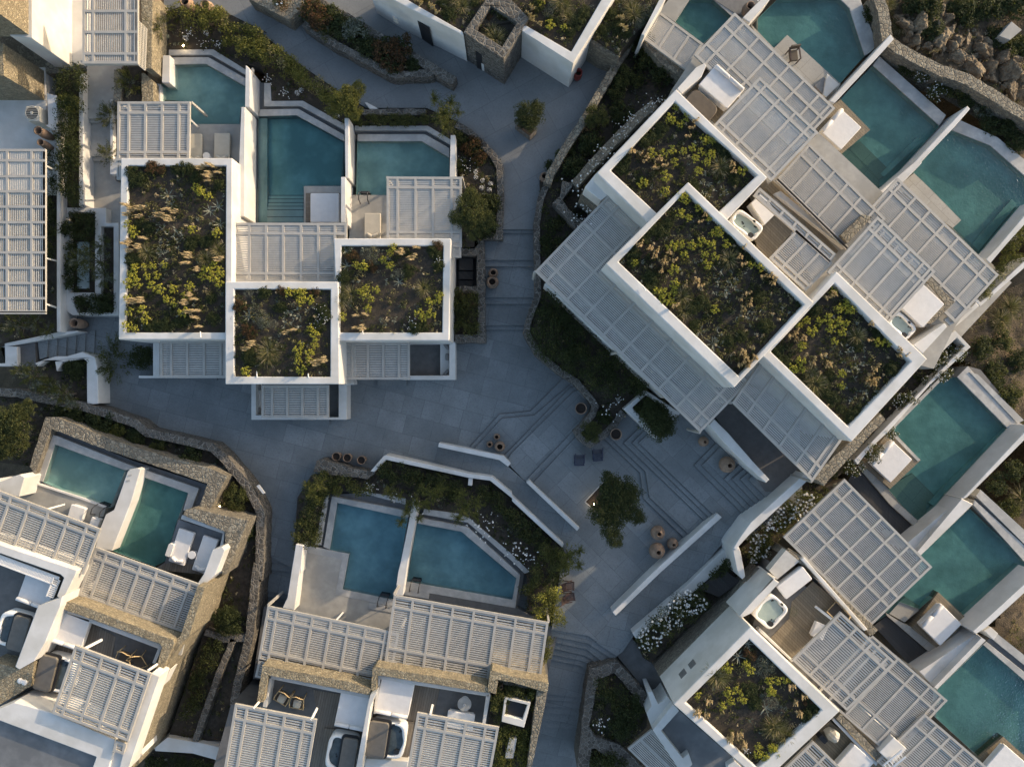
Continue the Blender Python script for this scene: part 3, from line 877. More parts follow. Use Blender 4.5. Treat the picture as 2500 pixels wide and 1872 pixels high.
def table_round(label, p, z, h, r, mat='deck_stone', cup=True):
    w = W(p, z + h)
    root = thing('side_table', label, 'table', (w.x, w.y, z), 'round side tables')
    MB().lathe([(r, 0), (r, .03)], (w.x, w.y, z + h - .03), 28).build('table_top', mat, root)
    MB().tube([(w.x, w.y, z), (w.x, w.y, z + h - .03)], .04).build('stem', 'white_metal', root)
    MB().lathe([(r * .6, 0), (r * .6, .02)], (w.x, w.y, z), 20).build('base', 'white_metal', root)
    return root
def deck_chair(label, a, b, c, z, mat, group):
    """slatted folding chair; a-b: seat's back edge, a-c: side"""
    cc, ax, ay, lx, ly = frame_of(a, b, c, z + .35)
    root = thing('deck_chair', label, 'chair', (cc.x, cc.y, z), group)
    O = Vector((cc.x, cc.y, z))
    m = MB(); n = 9
    for i in range(n):
        x = (i + .5) / n * lx - lx / 2
        m.bar(O + ax * x - ay * (ly * .12) + Vector((0, 0, .40)), O + ax * x + ay * (ly * .5) + Vector((0, 0, .34)), lx / n * .66, .025)
    m.build('seat', mat, root, fix=False)
    m = MB()
    for i in range(n):
        x = (i + .5) / n * lx - lx / 2
        m.bar(O + ax * x - ay * (ly * .12) + Vector((0, 0, .42)), O + ax * x - ay * (ly * .5) + Vector((0, 0, .85)), lx / n * .66, .025)
    m.build('backrest', mat, root, fix=False)
    for s in (-1, 1):
        q = O + ax * s * lx * .5
        MB().bar(q - ay * ly * .62 + Vector((0, 0, .98)), q + ay * ly * .42 + Vector((0, 0, .0)), .045, .035).build('leg', mat, root, fix=False)
        MB().bar(q - ay * ly * .35 + Vector((0, 0, .0)), q + ay * ly * .55 + Vector((0, 0, .36)), .045, .035).build('leg', mat, root, fix=False)
        MB().bar(q - ay * ly * .25 + Vector((0, 0, .60)), q + ay * ly * .3 + Vector((0, 0, .58)), .06, .025).build('armrest', mat, root, fix=False)
    MB().bar(O + ay * ly * .52 - ax * lx * .56 + Vector((0, 0, .36)), O + ay * ly * .52 + ax * lx * .56 + Vector((0, 0, .36)), .05, .04).build('front_rail', mat, root, fix=False)
    return root
def bamboo_chair(label, p, z, rot, cushion=True, group='bamboo lounge chairs', s=1.0):
    w = W(p, z + .4)
    root = thing('bamboo_chair', label, 'chair', (w.x, w.y, z), group)
    d = Vector((math.cos(rot), math.sin(rot), 0)); n = Vector((-d.y, d.x, 0)); O = Vector((w.x, w.y, z))
    def P(x, y, zz): return O + d * x * s + n * y * s + Vector((0, 0, zz * s))
    for sgn in (-1, 1):
        MB().tube([P(.42, sgn * .33, .0), P(.40, sgn * .38, .45), P(.1, sgn * .40, .60), P(-.25, sgn * .36, .62), P(-.42, sgn * .27, .95)], .028, 8).build('side_frame', 'bamboo', root, smooth=True)
        MB().tube([P(-.25, sgn * .36, .62), P(-.36, sgn * .33, .0)], .026, 8).build('leg', 'bamboo', root, smooth=True)
    MB().tube([P(-.42, .27, .95), P(-.5, 0, .98), P(-.42, -.27, .95)], .028, 8).build('top_rail', 'bamboo', root, smooth=True)
    MB().tube([P(.40, .38, .42), P(.40, -.38, .42)], .026, 8).build('front_rail', 'bamboo', root, smooth=True)
    m = MB(); m.add([P(.38, .34, .38), P(.38, -.34, .38), P(-.26, -.31, .34), P(-.26, .31, .34), P(-.43, -.25, .92), P(-.43, .25, .92)], [(0, 1, 2, 3), (3, 2, 4, 5)])
    m.build('woven_seat', 'brown_cover', root)
    if cushion:
        c = P(.12, 0, 0)
        MB().rbox((c.x, c.y), d, n, .46 * s, .44 * s, z + .39 * s, z + .53 * s, .1, 5, .05).build('cushion', 'beige_fabric', root, smooth=True)
    return root
def pool_ladder(label, p, z, d):
    w = W(p, z); d = Vector((d[0], d[1], 0)).normalized(); n = Vector((-d.y, d.x, 0))
    root = thing('pool_ladder', label, 'ladder', (w.x, w.y, z), 'pool ladders')
    for s in (-1, 1):
        q = Vector((w.x, w.y, z)) + n * s * .26
        MB().tube([q - d * .55 + Vector((0, 0, .0)), q - d * .45 + Vector((0, 0, .5)), q - d * .1 + Vector((0, 0, .55)), q + d * .08 + Vector((0, 0, .3)), q + d * .12 + Vector((0, 0, -.6))], .03, 8).build('handrail', 'iron', root, smooth=True)
    for k in range(3):
        q = Vector((w.x, w.y, z - .05 - .2 * k)) + d * .13
        MB().bar(q - n * .26, q + n * .26, .14, .03).build('rung', 'iron', root)
    return root
def lamp(label, p, z, power=6.0):
    w = W(p, z + .25)
    root = thing('garden_spotlight', label, 'lamp', (w.x, w.y, z), 'lit garden spotlights')
    MB().tube([(w.x, w.y, z), (w.x, w.y, z + .2)], .02).build('stake', 'iron', root)
    MB().lathe([(.02, 0), (.045, .03), (.05, .05), (.03, .075)], (w.x, w.y, z + .18), 12).build('bulb', 'bulb', root, smooth=True)
    ld = bpy.data.lights.new('lamp_light', 'POINT'); ld.energy = power; ld.color = (1, .72, .4); ld.shadow_soft_size = .05
    lo = bpy.data.objects.new('lamp_light', ld); COL.objects.link(lo); lo.parent = root; lo.location = (0, 0, .4)
    return root
def roof_plants(tile, z, where, spurge=(), plume=(), tuft=(), agave=(), aloe=(), santolina=(), dark=(), flowers=(), straw=(), red=(), r=0.42, lean=0.0, pr=0.5):
    for kind, lst, nm, lab, cat, rr, hs, rot in (
        ('spurge', spurge, 'spurge_shrub', 'round yellow-green spurge shrub', 'shrub', r * .70, 1.15, None),
        ('plume', plume, 'feather_grass', 'tan feather grass tuft', 'grass', pr, 1.0, lean),
        ('tuft', tuft, 'fountain_grass', 'large straw-coloured fountain grass', 'grass', .8, .7, None),
        ('agave', agave, 'agave_plant', 'pale grey-green agave', 'succulent', .42, .8, None),
        ('aloe', aloe, 'silver_spray_plant', 'slim-leaved pale grey succulent', 'succulent', .5, .7, None),
        ('santolina', santolina, 'silver_shrub', 'round silver-grey shrub', 'shrub', .33, .9, None),
        ('darkshrub', dark, 'dark_shrub', 'low dark green shrub', 'shrub', .45, .6, None),
        ('redshrub', red, 'russet_shrub', 'low russet-leaved shrub', 'shrub', .42, .6, None),
        ('flowers', flowers, 'white_flowers', 'patch of tiny white flowers', 'flowers', .4, .6, None)):
        pts = K(tile, *lst) if lst else []
        for p in pts:
            if kind == 'plume': p = (p[0] + 9 * math.cos(lean), p[1] - 9 * math.sin(lean))
            plant(kind, p, z + .02, rr * rnd.uniform(.8, 1.18), nm, f"{lab} {where}", cat, f"{lab} {where}", hs, rot)
# ================================================================= SETTING
# base ground far below, reaching well past the picture on every side
g = MB().add([(-900, -900, ZB), (900, -900, ZB), (900, 900, ZB), (-900, 900, ZB)], [(0, 1, 2, 3)]).build('ground', 'dry_soil')
setp(g, kind='structure')
# the paved plaza (lowest level) and the higher path north of it
struct('plaza', N(180, 520, 1175, 520, 1175, 800, 1400, 800, 1560, 1100, 1560, 1300, 1330, 1500, 735, 1500, 735, 1345, 620, 1345, 480, 1250, 180, 1250), 0.0)
struct('north_path', N(560, -60, 1620, -60, 1560, 20, 1500, 150, 1420, 290, 1335, 440, 1318, 560, 1165, 560, 1165, 470, 1222, 470, 1223, 405, 1176, 347, 1117, 297, 1041, 264, 894, 264, 835, 229, 776, 188, 688, 126, 600, 68, 400, 60, 400, -60), 1.0, mat='paving_n')
struct('west_path', N(212, 150, 300, 150, 300, 290, 212, 290), 1.0, mat='deck_stone')
struct('west_path_step', N(212, 286, 305, 286, 305, 300, 212, 300), .85, mat='deck_stone')
struct('west_path', N(212, 298, 305, 298, 305, 382, 212, 382), .7, mat='deck_stone')
struct('west_path_step', N(212, 380, 305, 380, 305, 393, 212, 393), .55, mat='deck_stone')
struct('west_path', N(212, 391, 305, 391, 305, 545, 212, 545), .4, mat='deck_stone')
# stairs up to the north path
for i, (y, z) in enumerate(((805, .125), (794, .25), (742, .375), (726, .5), (651, .625), (635, .75), (569, .875))):
    nxt = (794, 742, 726, 651, 635, 569, 557)[i]
    struct('stair_tread', N(1165, nxt - 3, 1320, nxt - 3, 1320, y, 1165, y), z)
# plaza terraces rising to the east: each level is a slab whose front edge is a stair riser
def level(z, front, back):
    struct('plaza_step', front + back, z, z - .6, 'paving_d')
    setp(MB().prism(strip(front, 5), z - .118, z - .2).build('riser_shade', 'gutter'), kind='structure')   # dark strip painted as contact shade at the foot of the riser
SW = K('b', ) if False else []
bench = K('c3', 120, 872) + K('b3', 2195, 735, 2140, 668, 1872, 602)
eastback = N(1950, 990, 1960, 1240, 1760, 1330)
lo = eastback + N(1560, 1400) + K('c3', 545, 1275)
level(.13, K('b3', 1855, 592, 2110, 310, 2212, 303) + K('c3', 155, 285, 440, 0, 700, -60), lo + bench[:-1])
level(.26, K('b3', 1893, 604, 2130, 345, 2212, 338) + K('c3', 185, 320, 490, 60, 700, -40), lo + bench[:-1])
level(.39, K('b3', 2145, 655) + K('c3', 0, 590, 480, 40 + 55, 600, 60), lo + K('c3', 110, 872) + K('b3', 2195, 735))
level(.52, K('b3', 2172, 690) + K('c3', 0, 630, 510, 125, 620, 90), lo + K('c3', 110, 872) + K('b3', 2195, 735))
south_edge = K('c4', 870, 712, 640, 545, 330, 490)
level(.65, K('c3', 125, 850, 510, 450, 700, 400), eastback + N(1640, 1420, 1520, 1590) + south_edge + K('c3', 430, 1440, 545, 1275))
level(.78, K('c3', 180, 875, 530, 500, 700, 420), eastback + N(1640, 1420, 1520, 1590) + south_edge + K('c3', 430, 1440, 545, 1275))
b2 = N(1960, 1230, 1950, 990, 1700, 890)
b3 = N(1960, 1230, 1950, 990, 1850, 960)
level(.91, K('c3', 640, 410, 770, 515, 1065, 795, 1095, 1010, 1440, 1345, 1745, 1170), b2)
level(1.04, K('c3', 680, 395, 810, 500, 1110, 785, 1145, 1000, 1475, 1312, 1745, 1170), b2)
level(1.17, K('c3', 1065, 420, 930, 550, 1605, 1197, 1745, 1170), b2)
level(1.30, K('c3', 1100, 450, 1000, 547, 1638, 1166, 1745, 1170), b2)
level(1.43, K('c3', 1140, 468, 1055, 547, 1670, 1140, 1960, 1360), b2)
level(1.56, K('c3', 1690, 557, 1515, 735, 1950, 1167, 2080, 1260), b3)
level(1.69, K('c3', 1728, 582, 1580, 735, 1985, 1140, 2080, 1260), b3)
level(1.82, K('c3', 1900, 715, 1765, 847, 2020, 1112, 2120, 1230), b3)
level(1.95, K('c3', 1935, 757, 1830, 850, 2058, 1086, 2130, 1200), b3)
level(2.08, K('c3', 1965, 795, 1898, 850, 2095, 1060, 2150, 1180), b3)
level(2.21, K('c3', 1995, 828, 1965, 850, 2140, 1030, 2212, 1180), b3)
# floor of the shaded entrance court and its boards
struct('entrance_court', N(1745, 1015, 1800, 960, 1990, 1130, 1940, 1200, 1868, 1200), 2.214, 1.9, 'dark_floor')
# sloping walks either side of the low bench walls
def slope(name, pts, zs, mat='paving'):
    setp(MB().prism(pts, zs, ZB).build(name, mat), kind='structure')
slope('ramp', K('b3', 1560, 700, 1600, 580, 2105, 690, 2182, 745, 2100, 880), [0.004, 0.004, .50, .535, .535])
slope('ramp', K('b3', 2100, 880, 2182, 745) + K('c3', 110, 870, 545, 1275, 440, 1440), [.535, .535, .60, .784, .784], 'paving')
slope('ramp', K('c3', 1745, 1165, 1955, 1170, 1780, 1345, 1530, 1640) + K('c4', 990, 520, 870, 712, 700, 600, 835, 365), [1.434, 1.434, 1.3, 1.1, .8, .784, .784, .80], 'paving')
# stairs going down to the south between the stone walls
def down(i, z, a, b): struct('stair_tread', a + b[::-1], z, z - 1.2)
R0 = K('c4', 325, 490, 640, 545, 872, 712)
R1 = K('c4', 330, 545, 632, 605, 850, 750)
R2 = K('c4', 320, 590, 620, 655, 760, 765)
R3 = K('c4', 310, 640, 600, 705, 720, 780)
R4 = K('c4', 300, 690, 580, 750, 680, 800)
R5 = K('c4', 290, 735, 565, 790, 650, 850)
for i, (a, b) in enumerate(((R0, R1), (R1, R2), (R2, R3), (R3, R4), (R4, R5))):
    down(i, .65 - .13 * i, [(p[0], p[1] - 1) for p in a], b)
struct('south_path', K('c4', 280, 730, 565, 788, 660, 850, 640, 1060, 240, 1020), 0.0, -1.2)
ys = (1020, 1070, 1125, 1180, 1245, 1300, 1345, 1395)
for i in range(7):
    struct('stair_tread', K('c4', 180, ys[i] - 6, 650, ys[i] + 28, 640, ys[i + 1] + 28, 170, ys[i + 1] - 6), -.13 * (i + 1), -2.5)
struct('south_path', K('c4', 150, 1385, 640, 1420, 600, 1560, 120, 1510), -1.04, -2.8)
for i, y in enumerate((1505, 1550, 1595, 1640)):
    struct('stair_tread', K('c4', 110, y, 620, y + 36, 620, y + 85, 100, y + 50), -1.17 - .13 * i, -2.9)
# lane between the bottom-left and bottom-centre villas
struct('west_lane', N(600, 1300, 760, 1300, 740, 1400, 640, 1348), 0.004, -.5)
for i, (y0, y1) in enumerate(((1352, 1366), (1366, 1385), (1385, 1440), (1440, 1452), (1452, 1600), (1600, 1900))):
    struct('lane_step', N(560, y0 - 8, 740, y0 + 14, 740, y1 + 14, 540, y1 - 8), -.13 * (i + 1), -2.8)
struct('east_lane', K('c4', 870, 705, 980, 540, 1170, 780, 1300, 1000, 1200, 1110, 1120, 1010), .6, mat='dark_floor')

# --------- hillside at the upper right: a lumpy slope outside the pools
def hill_z(x, y):
    return (1.1 - max(0, x - 24) * .06 + 0.25 * math.sin(x * .21 + 1.3) * math.cos(y * .17) + .16 * math.sin(x * .9 + y * .5) + .14 * math.sin(x * 1.7 - y * 1.3))
hp = N(1700, -700, 2135, -60, 2165, 60, 2155, 130, 2260, 230, 2390, 300, 2420, 350, 2500, 420, 2640, 560, 2430, 700, 2330, 830, 2400, 980, 2520, 1090, 2530, 1240, 2400, 1240, 2500, 1370, 2420, 1560, 2640, 1760, 3400, 1760, 3600, -700)
def hill():
    x0, x1, y0, y1, st = 2040, 3500, -700, 1900, 11
    nx, ny = int((x1 - x0) / st), int((y1 - y0) / st)
    vs, fs = [], []
    for j in range(ny + 1):
        for i in range(nx + 1):
            w = W((x0 + i * st, y0 + j * st), 0)
            z = hill_z(w.x, w.y) - (0.9 if y0 + j * st > 640 else 0)
            vs.append((w.x, w.y, z + rnd.uniform(-.05, .05)))
    for j in range(ny):
        for i in range(nx):
            cx, cy = x0 + (i + .5) * st, y0 + (j + .5) * st
            if inpoly(cx, cy, hp): k = j * (nx + 1) + i; fs.append((k, k + 1, k + nx + 2, k + nx + 1))
    return setp(MB().add(vs, fs).build('hillside', 'dry_soil', smooth=True), kind='structure')
hill()
def rock(p, r, h, z, label, seed):
    from mathutils import noise as mn
    bm = bmesh.new(); bmesh.ops.create_icosphere(bm, subdivisions=4, radius=1.0)
    rr = random.Random(seed)
    pl = [(Vector((rr.gauss(0, 1), rr.gauss(0, 1), rr.gauss(0, .7))).normalized(), rr.uniform(.38, .85)) for _ in range(11)]
    off = Vector((seed * 3.1, seed * 1.7, 0))
    for v in bm.verts:
        d = v.co.normalized()
        q = min([1.0] + [c / max(.05, d.dot(n_)) for n_, c in pl if d.dot(n_) > .05])
        q *= 1 + .22 * mn.noise(d * 1.6 + off) + .13 * mn.noise(d * 4 + off) + .07 * mn.noise(d * 9 + off) + .05 * mn.noise(d * 19 + off)
        v.co = d * q
    me = bpy.data.meshes.new('boulder'); bm.to_mesh(me); bm.free(); me.materials.append(M['rock'])
    o = bpy.data.objects.new('boulder', me); COL.objects.link(o)
    w = W(p, z); o.location = w; o.scale = (r * rr.uniform(.9, 1.25), r * rr.uniform(.55, .9), h); o.rotation_euler = (rr.uniform(-.35, .35), rr.uniform(-.35, .35), rr.uniform(0, 6.28))
    return setp(o, label, 'boulder', 'boulders on the hillside: ' + label)
RK = [(1225, 230, .9), (1340, 190, 1.0), (1170, 155, .55), (1560, 175, .9), (1500, 100, .7), (1600, 275, .75), (1450, 235, .8), (1480, 320, 1.1), (1300, 330, .8), (1250, 300, .6), (1400, 400, .7), (1660, 360, .9), (1600, 420, .8), (1620, 500, .45), (1660, 470, .7), (1730, 340, .7), (1830, 420, 1.0), (1880, 350, .7), (1900, 440, .9), (1750, 560, 1.4), (1900, 580, 1.1), (2000, 480, 1.0), (2070, 500, .8), (2040, 430, .7), (2140, 490, .8), (2060, 620, 1.2), (2160, 640, 1.1), (2190, 720, .9), (2090, 760, .9), (2150, 800, .7), (1330, 270, .5), (1420, 170, .5), (1240, 200, .5), (1530, 420, .4), (1830, 340, .5), (1950, 650, .6), (1690, 620, .5), (1520, 380, .35), (1450, 450, .4)]
rk_ = random.Random(5)
for q_ in range(110):
    a_ = rk_.random(); RK.append((1180 + a_ * 1000 + rk_.gauss(0, 60), 160 + a_ * 480 + rk_.gauss(0, 110), rk_.uniform(.14, .36)))
for i, (x, y, r) in enumerate(RK):
    p = K('d1', x, y)[0]; w = W(p, 1)
    lab = 'small loose stone in the rock outcrop at the top right' if r < .37 else 'jagged tan boulder in the outcrop at the top right of the hillside' if r < 1.1 else 'large cracked tan boulder in the hillside outcrop'
    rock(p, r * .72, r * .68, hill_z(w.x, w.y) + r * .02, lab, i + 3)
# ================================================================= LEFT VILLA (three planted roofs)
lv = thing('villa', 'white three-box villa with planted roofs beside the plaza, left of the stairs', 'villa', W((690, 660), 0), 'white villas')
def roof_box(root, outer, inner, zt, zsoil, zb=0.0, nm='roof_box', bevel=.05):
    w = part(root, 'roof_parapet', outer, zt, zb, 'plaster', [inner], bevel)
    MB().prism(inner, zsoil, zsoil - .2).build('roof_soil', 'soil', root)
    return w
L1o, L1i = N(295, 386, 567, 386, 566, 829, 289, 829), N(313, 405, 551.5, 405, 549.5, 811.7, 305.8, 811.7)
L2o, L2i = N(549.6, 687.7, 826, 687.7, 829, 938, 549.6, 938), N(571.5, 706, 807, 706.5, 806, 920, 571.5, 919)
L3o, L3i = N(814.5, 582, 1101, 582, 1096.6, 831.7, 824, 831.7), N(833, 600.5, 1082, 600.5, 1079.6, 811.8, 829, 811.8)
roof_box(lv, L1o, L1i, 3.9, 3.72)
roof_box(lv, L2o, L2i, 4.15, 3.97)
roof_box(lv, L3o, L3i, 4.0, 3.82)
for p, q in (((489, 810), (490, 824)), ((752, 912), (753, 922)), ((885, 808), (886, 816)), ((627, 905), (627, 921))):
    MB().tube([W(p, 4.05), W(q, 4.16)], .035).build('roof_spout', 'white_metal', lv)
# small walled courts on the plaza side
part(lv, 'court_wall', K('b2', 1300, 1555, 1690, 1553, 1690, 1270, 1742, 1270, 1742, 1590, 1300, 1590), 1.0, 0)
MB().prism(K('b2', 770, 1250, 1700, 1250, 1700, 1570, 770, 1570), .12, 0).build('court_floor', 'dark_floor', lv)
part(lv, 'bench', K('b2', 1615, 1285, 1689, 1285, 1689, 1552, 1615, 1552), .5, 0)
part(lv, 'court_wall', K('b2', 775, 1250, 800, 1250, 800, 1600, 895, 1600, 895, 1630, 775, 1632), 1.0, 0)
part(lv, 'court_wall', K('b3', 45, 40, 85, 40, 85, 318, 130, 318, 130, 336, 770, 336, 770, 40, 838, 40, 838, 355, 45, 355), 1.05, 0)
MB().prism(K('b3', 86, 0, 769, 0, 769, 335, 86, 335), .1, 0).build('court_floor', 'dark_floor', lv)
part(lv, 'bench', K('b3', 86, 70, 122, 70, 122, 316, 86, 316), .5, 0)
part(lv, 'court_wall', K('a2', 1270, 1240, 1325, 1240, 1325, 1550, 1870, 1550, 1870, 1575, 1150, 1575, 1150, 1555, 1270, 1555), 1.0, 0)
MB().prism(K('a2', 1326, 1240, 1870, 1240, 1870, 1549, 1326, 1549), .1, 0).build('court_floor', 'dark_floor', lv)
for q in (K('b3', 1095, 20, 1335, 20, 1335, 73, 1095, 73), K('b3', 388, 350, 695, 350, 695, 398, 388, 398), K('a2', 1610, 1572, 1800, 1572, 1800, 1592, 1610, 1592)):
    MB().prism(q, .16, 0).build('doorstep', 'paving', lv)
for i, (p, an) in enumerate(((K('b2', 1668, 1312)[0], .6), (K('b2', 1675, 1400)[0], 0), (K('b2', 1668, 1530)[0], -.7), (K('b3', 104, 85)[0], 0.1), (K('b3', 104, 280)[0], -.2))):
    w = W(p, .6); d = Vector((math.cos(an), math.sin(an), 0))
    o = MB().rbox((w.x, w.y), d, Vector((-d.y, d.x, 0)), .22, .42, .5, .68, .08, 5, .05).build('cushion', 'grey_fabric', smooth=True)
    setp(o, ('grey cushion tilted in the upper corner of the white court bench', 'grey cushion in the middle of the white court bench', 'grey cushion tilted in the lower corner of the white court bench', 'grey cushion at the top of the narrow court beside the slatted roof', 'grey cushion at the bottom of the narrow court beside the slatted roof')[i], 'cushion', 'grey bench cushions')

# terraces and pools on the north side
MB().prism(K('b2', -70, 285, 790, 285, 830, 285, 830, 600, 600, 700, -70, 760), 1.2, 0).build('terrace_floor', 'deck_stone', lv)
PD = []
pool('teal plunge pool with one slanted corner, left of the three above the villa roof', K('a1', 1412, 540, 1712, 534, 2040, 722, 2040, 890, 1998, 892, 1990, 1032, 1570, 1032, 1570, 845, 1334, 845, 1334, 700, 1412, 695), 1.1,
     rims=[K('a1', 1412, 478, 1730, 476, 2040, 652, 2040, 720, 1712, 532, 1412, 538), K('a1', 1400, 415, 1772, 412, 2050, 585, 2050, 628, 1752, 456, 1400, 460)],
     gutters=[K('a1', 1400, 458, 1752, 455, 2045, 628, 2045, 656, 1730, 478, 1400, 479)])
MB().prism(K('a1', 1560, 1033, 1995, 1033, 1995, 1345, 1560, 1345), 1.2, 0).build('terrace_floor', 'deck_stone', lv)
MB().prism(K('a1', 960, 800, 1580, 846, 1580, 1345, 960, 1500), .9, 0).build('terrace_floor', 'dark_floor', lv)
part(lv, 'pool_wall', K('a1', 1352, 462, 1410, 460, 1411, 692, 1345, 688), 1.75, 0)
part(lv, 'pool_wall', K('a1', 1284, 690, 1334, 700, 1334, 842, 1278, 842), 1.4, 0)
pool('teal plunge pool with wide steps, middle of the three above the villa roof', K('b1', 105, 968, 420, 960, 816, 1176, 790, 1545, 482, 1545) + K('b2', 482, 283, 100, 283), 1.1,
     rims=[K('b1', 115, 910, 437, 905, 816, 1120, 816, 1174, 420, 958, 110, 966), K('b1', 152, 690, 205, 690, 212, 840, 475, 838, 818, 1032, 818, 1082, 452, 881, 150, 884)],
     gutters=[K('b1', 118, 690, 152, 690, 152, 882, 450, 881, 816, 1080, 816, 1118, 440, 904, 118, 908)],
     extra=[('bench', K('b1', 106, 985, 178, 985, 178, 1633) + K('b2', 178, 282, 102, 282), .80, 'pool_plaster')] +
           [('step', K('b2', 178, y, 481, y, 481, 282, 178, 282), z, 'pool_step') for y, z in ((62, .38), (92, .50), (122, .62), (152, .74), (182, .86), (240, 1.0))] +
           [('step', K('b2', 178, y - 6, 481, y - 6, 481, y + 1, 178, y + 1), z - .012, 'gutter') for y, z in ((62, .38), (92, .50), (122, .62), (152, .74), (182, .86), (240, 1.0))], deep=0.5, water='water_deep')  # the dark strips paint the riser shade along each step edge
MB().prism(K('b1', 483, 1547, 790, 1547) + K('b2', 790, 286, 483, 286), 1.16, 0).build('terrace_floor', 'deck_stone', lv)
MB().prism(K('b1', 498, 1605, 786, 1605) + K('b2', 786, 290, 498, 290), 1.175, 1.0).build('deck_boards', 'wood_h', lv)
daybed('white square daybed on boards beside the stepped pool', *K('b2', 536, 40, 775, 40, 536, 283), 1.6)
pool('teal plunge pool with a ladder, right of the three above the villa roof', K('b1', 928, 1175, 1462, 1175, 1692, 1312, 1692, 1480, 1172, 1480) + K('b2', 1172, 56, 916, 56), 1.1,
     rims=[K('b1', 928, 1115, 1488, 1115, 1692, 1232, 1692, 1310, 1462, 1173, 928, 1173), K('b1', 905, 1045, 1512, 1045, 1705, 1162, 1705, 1208, 1500, 1085, 905, 1085)],
     gutters=[K('b1', 905, 1083, 1500, 1084, 1700, 1206, 1700, 1234, 1488, 1114, 905, 1114)])
MB().prism(K('b2', 860, 56, 1172, 56) + K('b1', 1172, 1482, 1692, 1482) + K('b2', 1770, 0, 1770, 565, 860, 565), 1.19, 0).build('terrace_floor', 'deck_stone', lv)
pool_ladder('dark metal ladder at the right-hand teal pool above the villa', K('b2', 990, 50)[0], 1.2, (0, 1))
lounger('beige sun lounger beside the right-hand pool, alone on its terrace', *K('b2', 985, 206, 1120, 206, 985, 425), 1.56, head='y1')
lounger('beige sun lounger half hidden by the slatted roof edge', *K('a1', 1545, 1112, 1674, 1112, 1545, 1350), 1.56, head='y1')
lounger('beige sun lounger next to the white privacy wall', *K('a1', 1777, 1105, 1907, 1107, 1777, 1345), 1.56, head='y1')
table_round('small white table between two beige loungers', K('a1', 1714, 1295)[0], 1.2, .45, .21, 'white_metal')
# privacy walls between the pools
for lab, a, b in (('tall white privacy wall between the left and middle pools', K('a1', 2042, 542, 2075, 572, 2075, 892, 2036, 892), K('a1', 2003, 890, 2036, 890, 2032, 1800, 1965, 1800)),
                  ('white privacy wall between the middle and right pools', K('b1', 820, 980, 856, 980, 856, 1480, 826, 1480), K('b1', 790, 1470, 826, 1470) + K('b2', 828, 285, 788, 285))):
    r = thing('privacy_wall', lab, 'wall', W(cen(a), 1.1), 'white privacy walls')
    part(r, 'wall', a, 2.45, 0); part(r, 'wall_end', b, 2.75, 0)
wall('privacy_wall', 'white privacy wall at the right end of the three pools', 'wall', K('b1', 1702, 1122, 1742, 1122, 1742, 1478, 1694, 1478), 2.3, 0, group='white privacy walls')
for y in (590, 635): MB().rbox(W(K('a1', 2104, y)[0], 1.8), Vector((0, 1, 0)), Vector((1, 0, 0)), .2, .1, 1.75, 1.95, .01).build('wall_vent', 'rim', lv)

pergola('white slatted pergola above the left pool terrace of the three-box villa', *K('a1', 975, 845, 1578, 843, 970, 1335), 3.35, (0, .155, .385, .615, .845, 1), (0, .19, .86, 1), 'u', 1.2, posts=((0, 0), (1, 0)), braces=((((463.5, 291), 3.2), ((484, 311), 1.25)),))
pergola('narrow white slatted strip along the left edge of the villa', *K('a1', 968, 1260, 1003, 1260, 968, 1492), 3.3, (0, 1), (0, .45, 1), 'u', .9)
pergola('white slatted pergola over the middle pool terrace, half in shadow', *K('b2', -222, 286, 840, 287, -222, 780), 3.4, (0, .105, .235, .368, .5, .64, .775, .905, 1), (0, .18, .85, 1), 'u', 1.2, skip=((7, 1), (7, 2)))
pergola('white slatted pergola over the right pool terrace by the climbing tree', *K('b1', 1170, 1467, 1795, 1470, 1170, 2050), 3.4, (0, .145, .385, .615, .865, 1), (0, .155, .79, 1), 'u', 1.2, posts=((0, 0), (1, 0)))
pergola('narrow slatted end bay against the right roof box', *K('b2', 1714, 420, 1790, 420, 1714, 575), 3.35, (0, 1), (0, 1), 'u', 1.0)
pergola('bluish slatted court roof below the large left planted roof', *K('a2', 1330, 1270, 1875, 1270, 1330, 1572), 2.5, (0, .165, .41, .665, .92, 1), (0, 1), 'u', 0)
pergola('bluish slatted court roof beside the white bench court', *K('b2', 795, 1274, 1362, 1274, 795, 1588), 2.5, (0, .16, .385, .61, .84, 1), (0, 1), 'u', 0)
pergola('bluish slatted court roof in the small court that juts into the plaza', *K('b3', 130, 68, 690, 68, 130, 340), 1.9, (0, .155, .38, .605, .835, 1), (0, 1), 'u', 0)

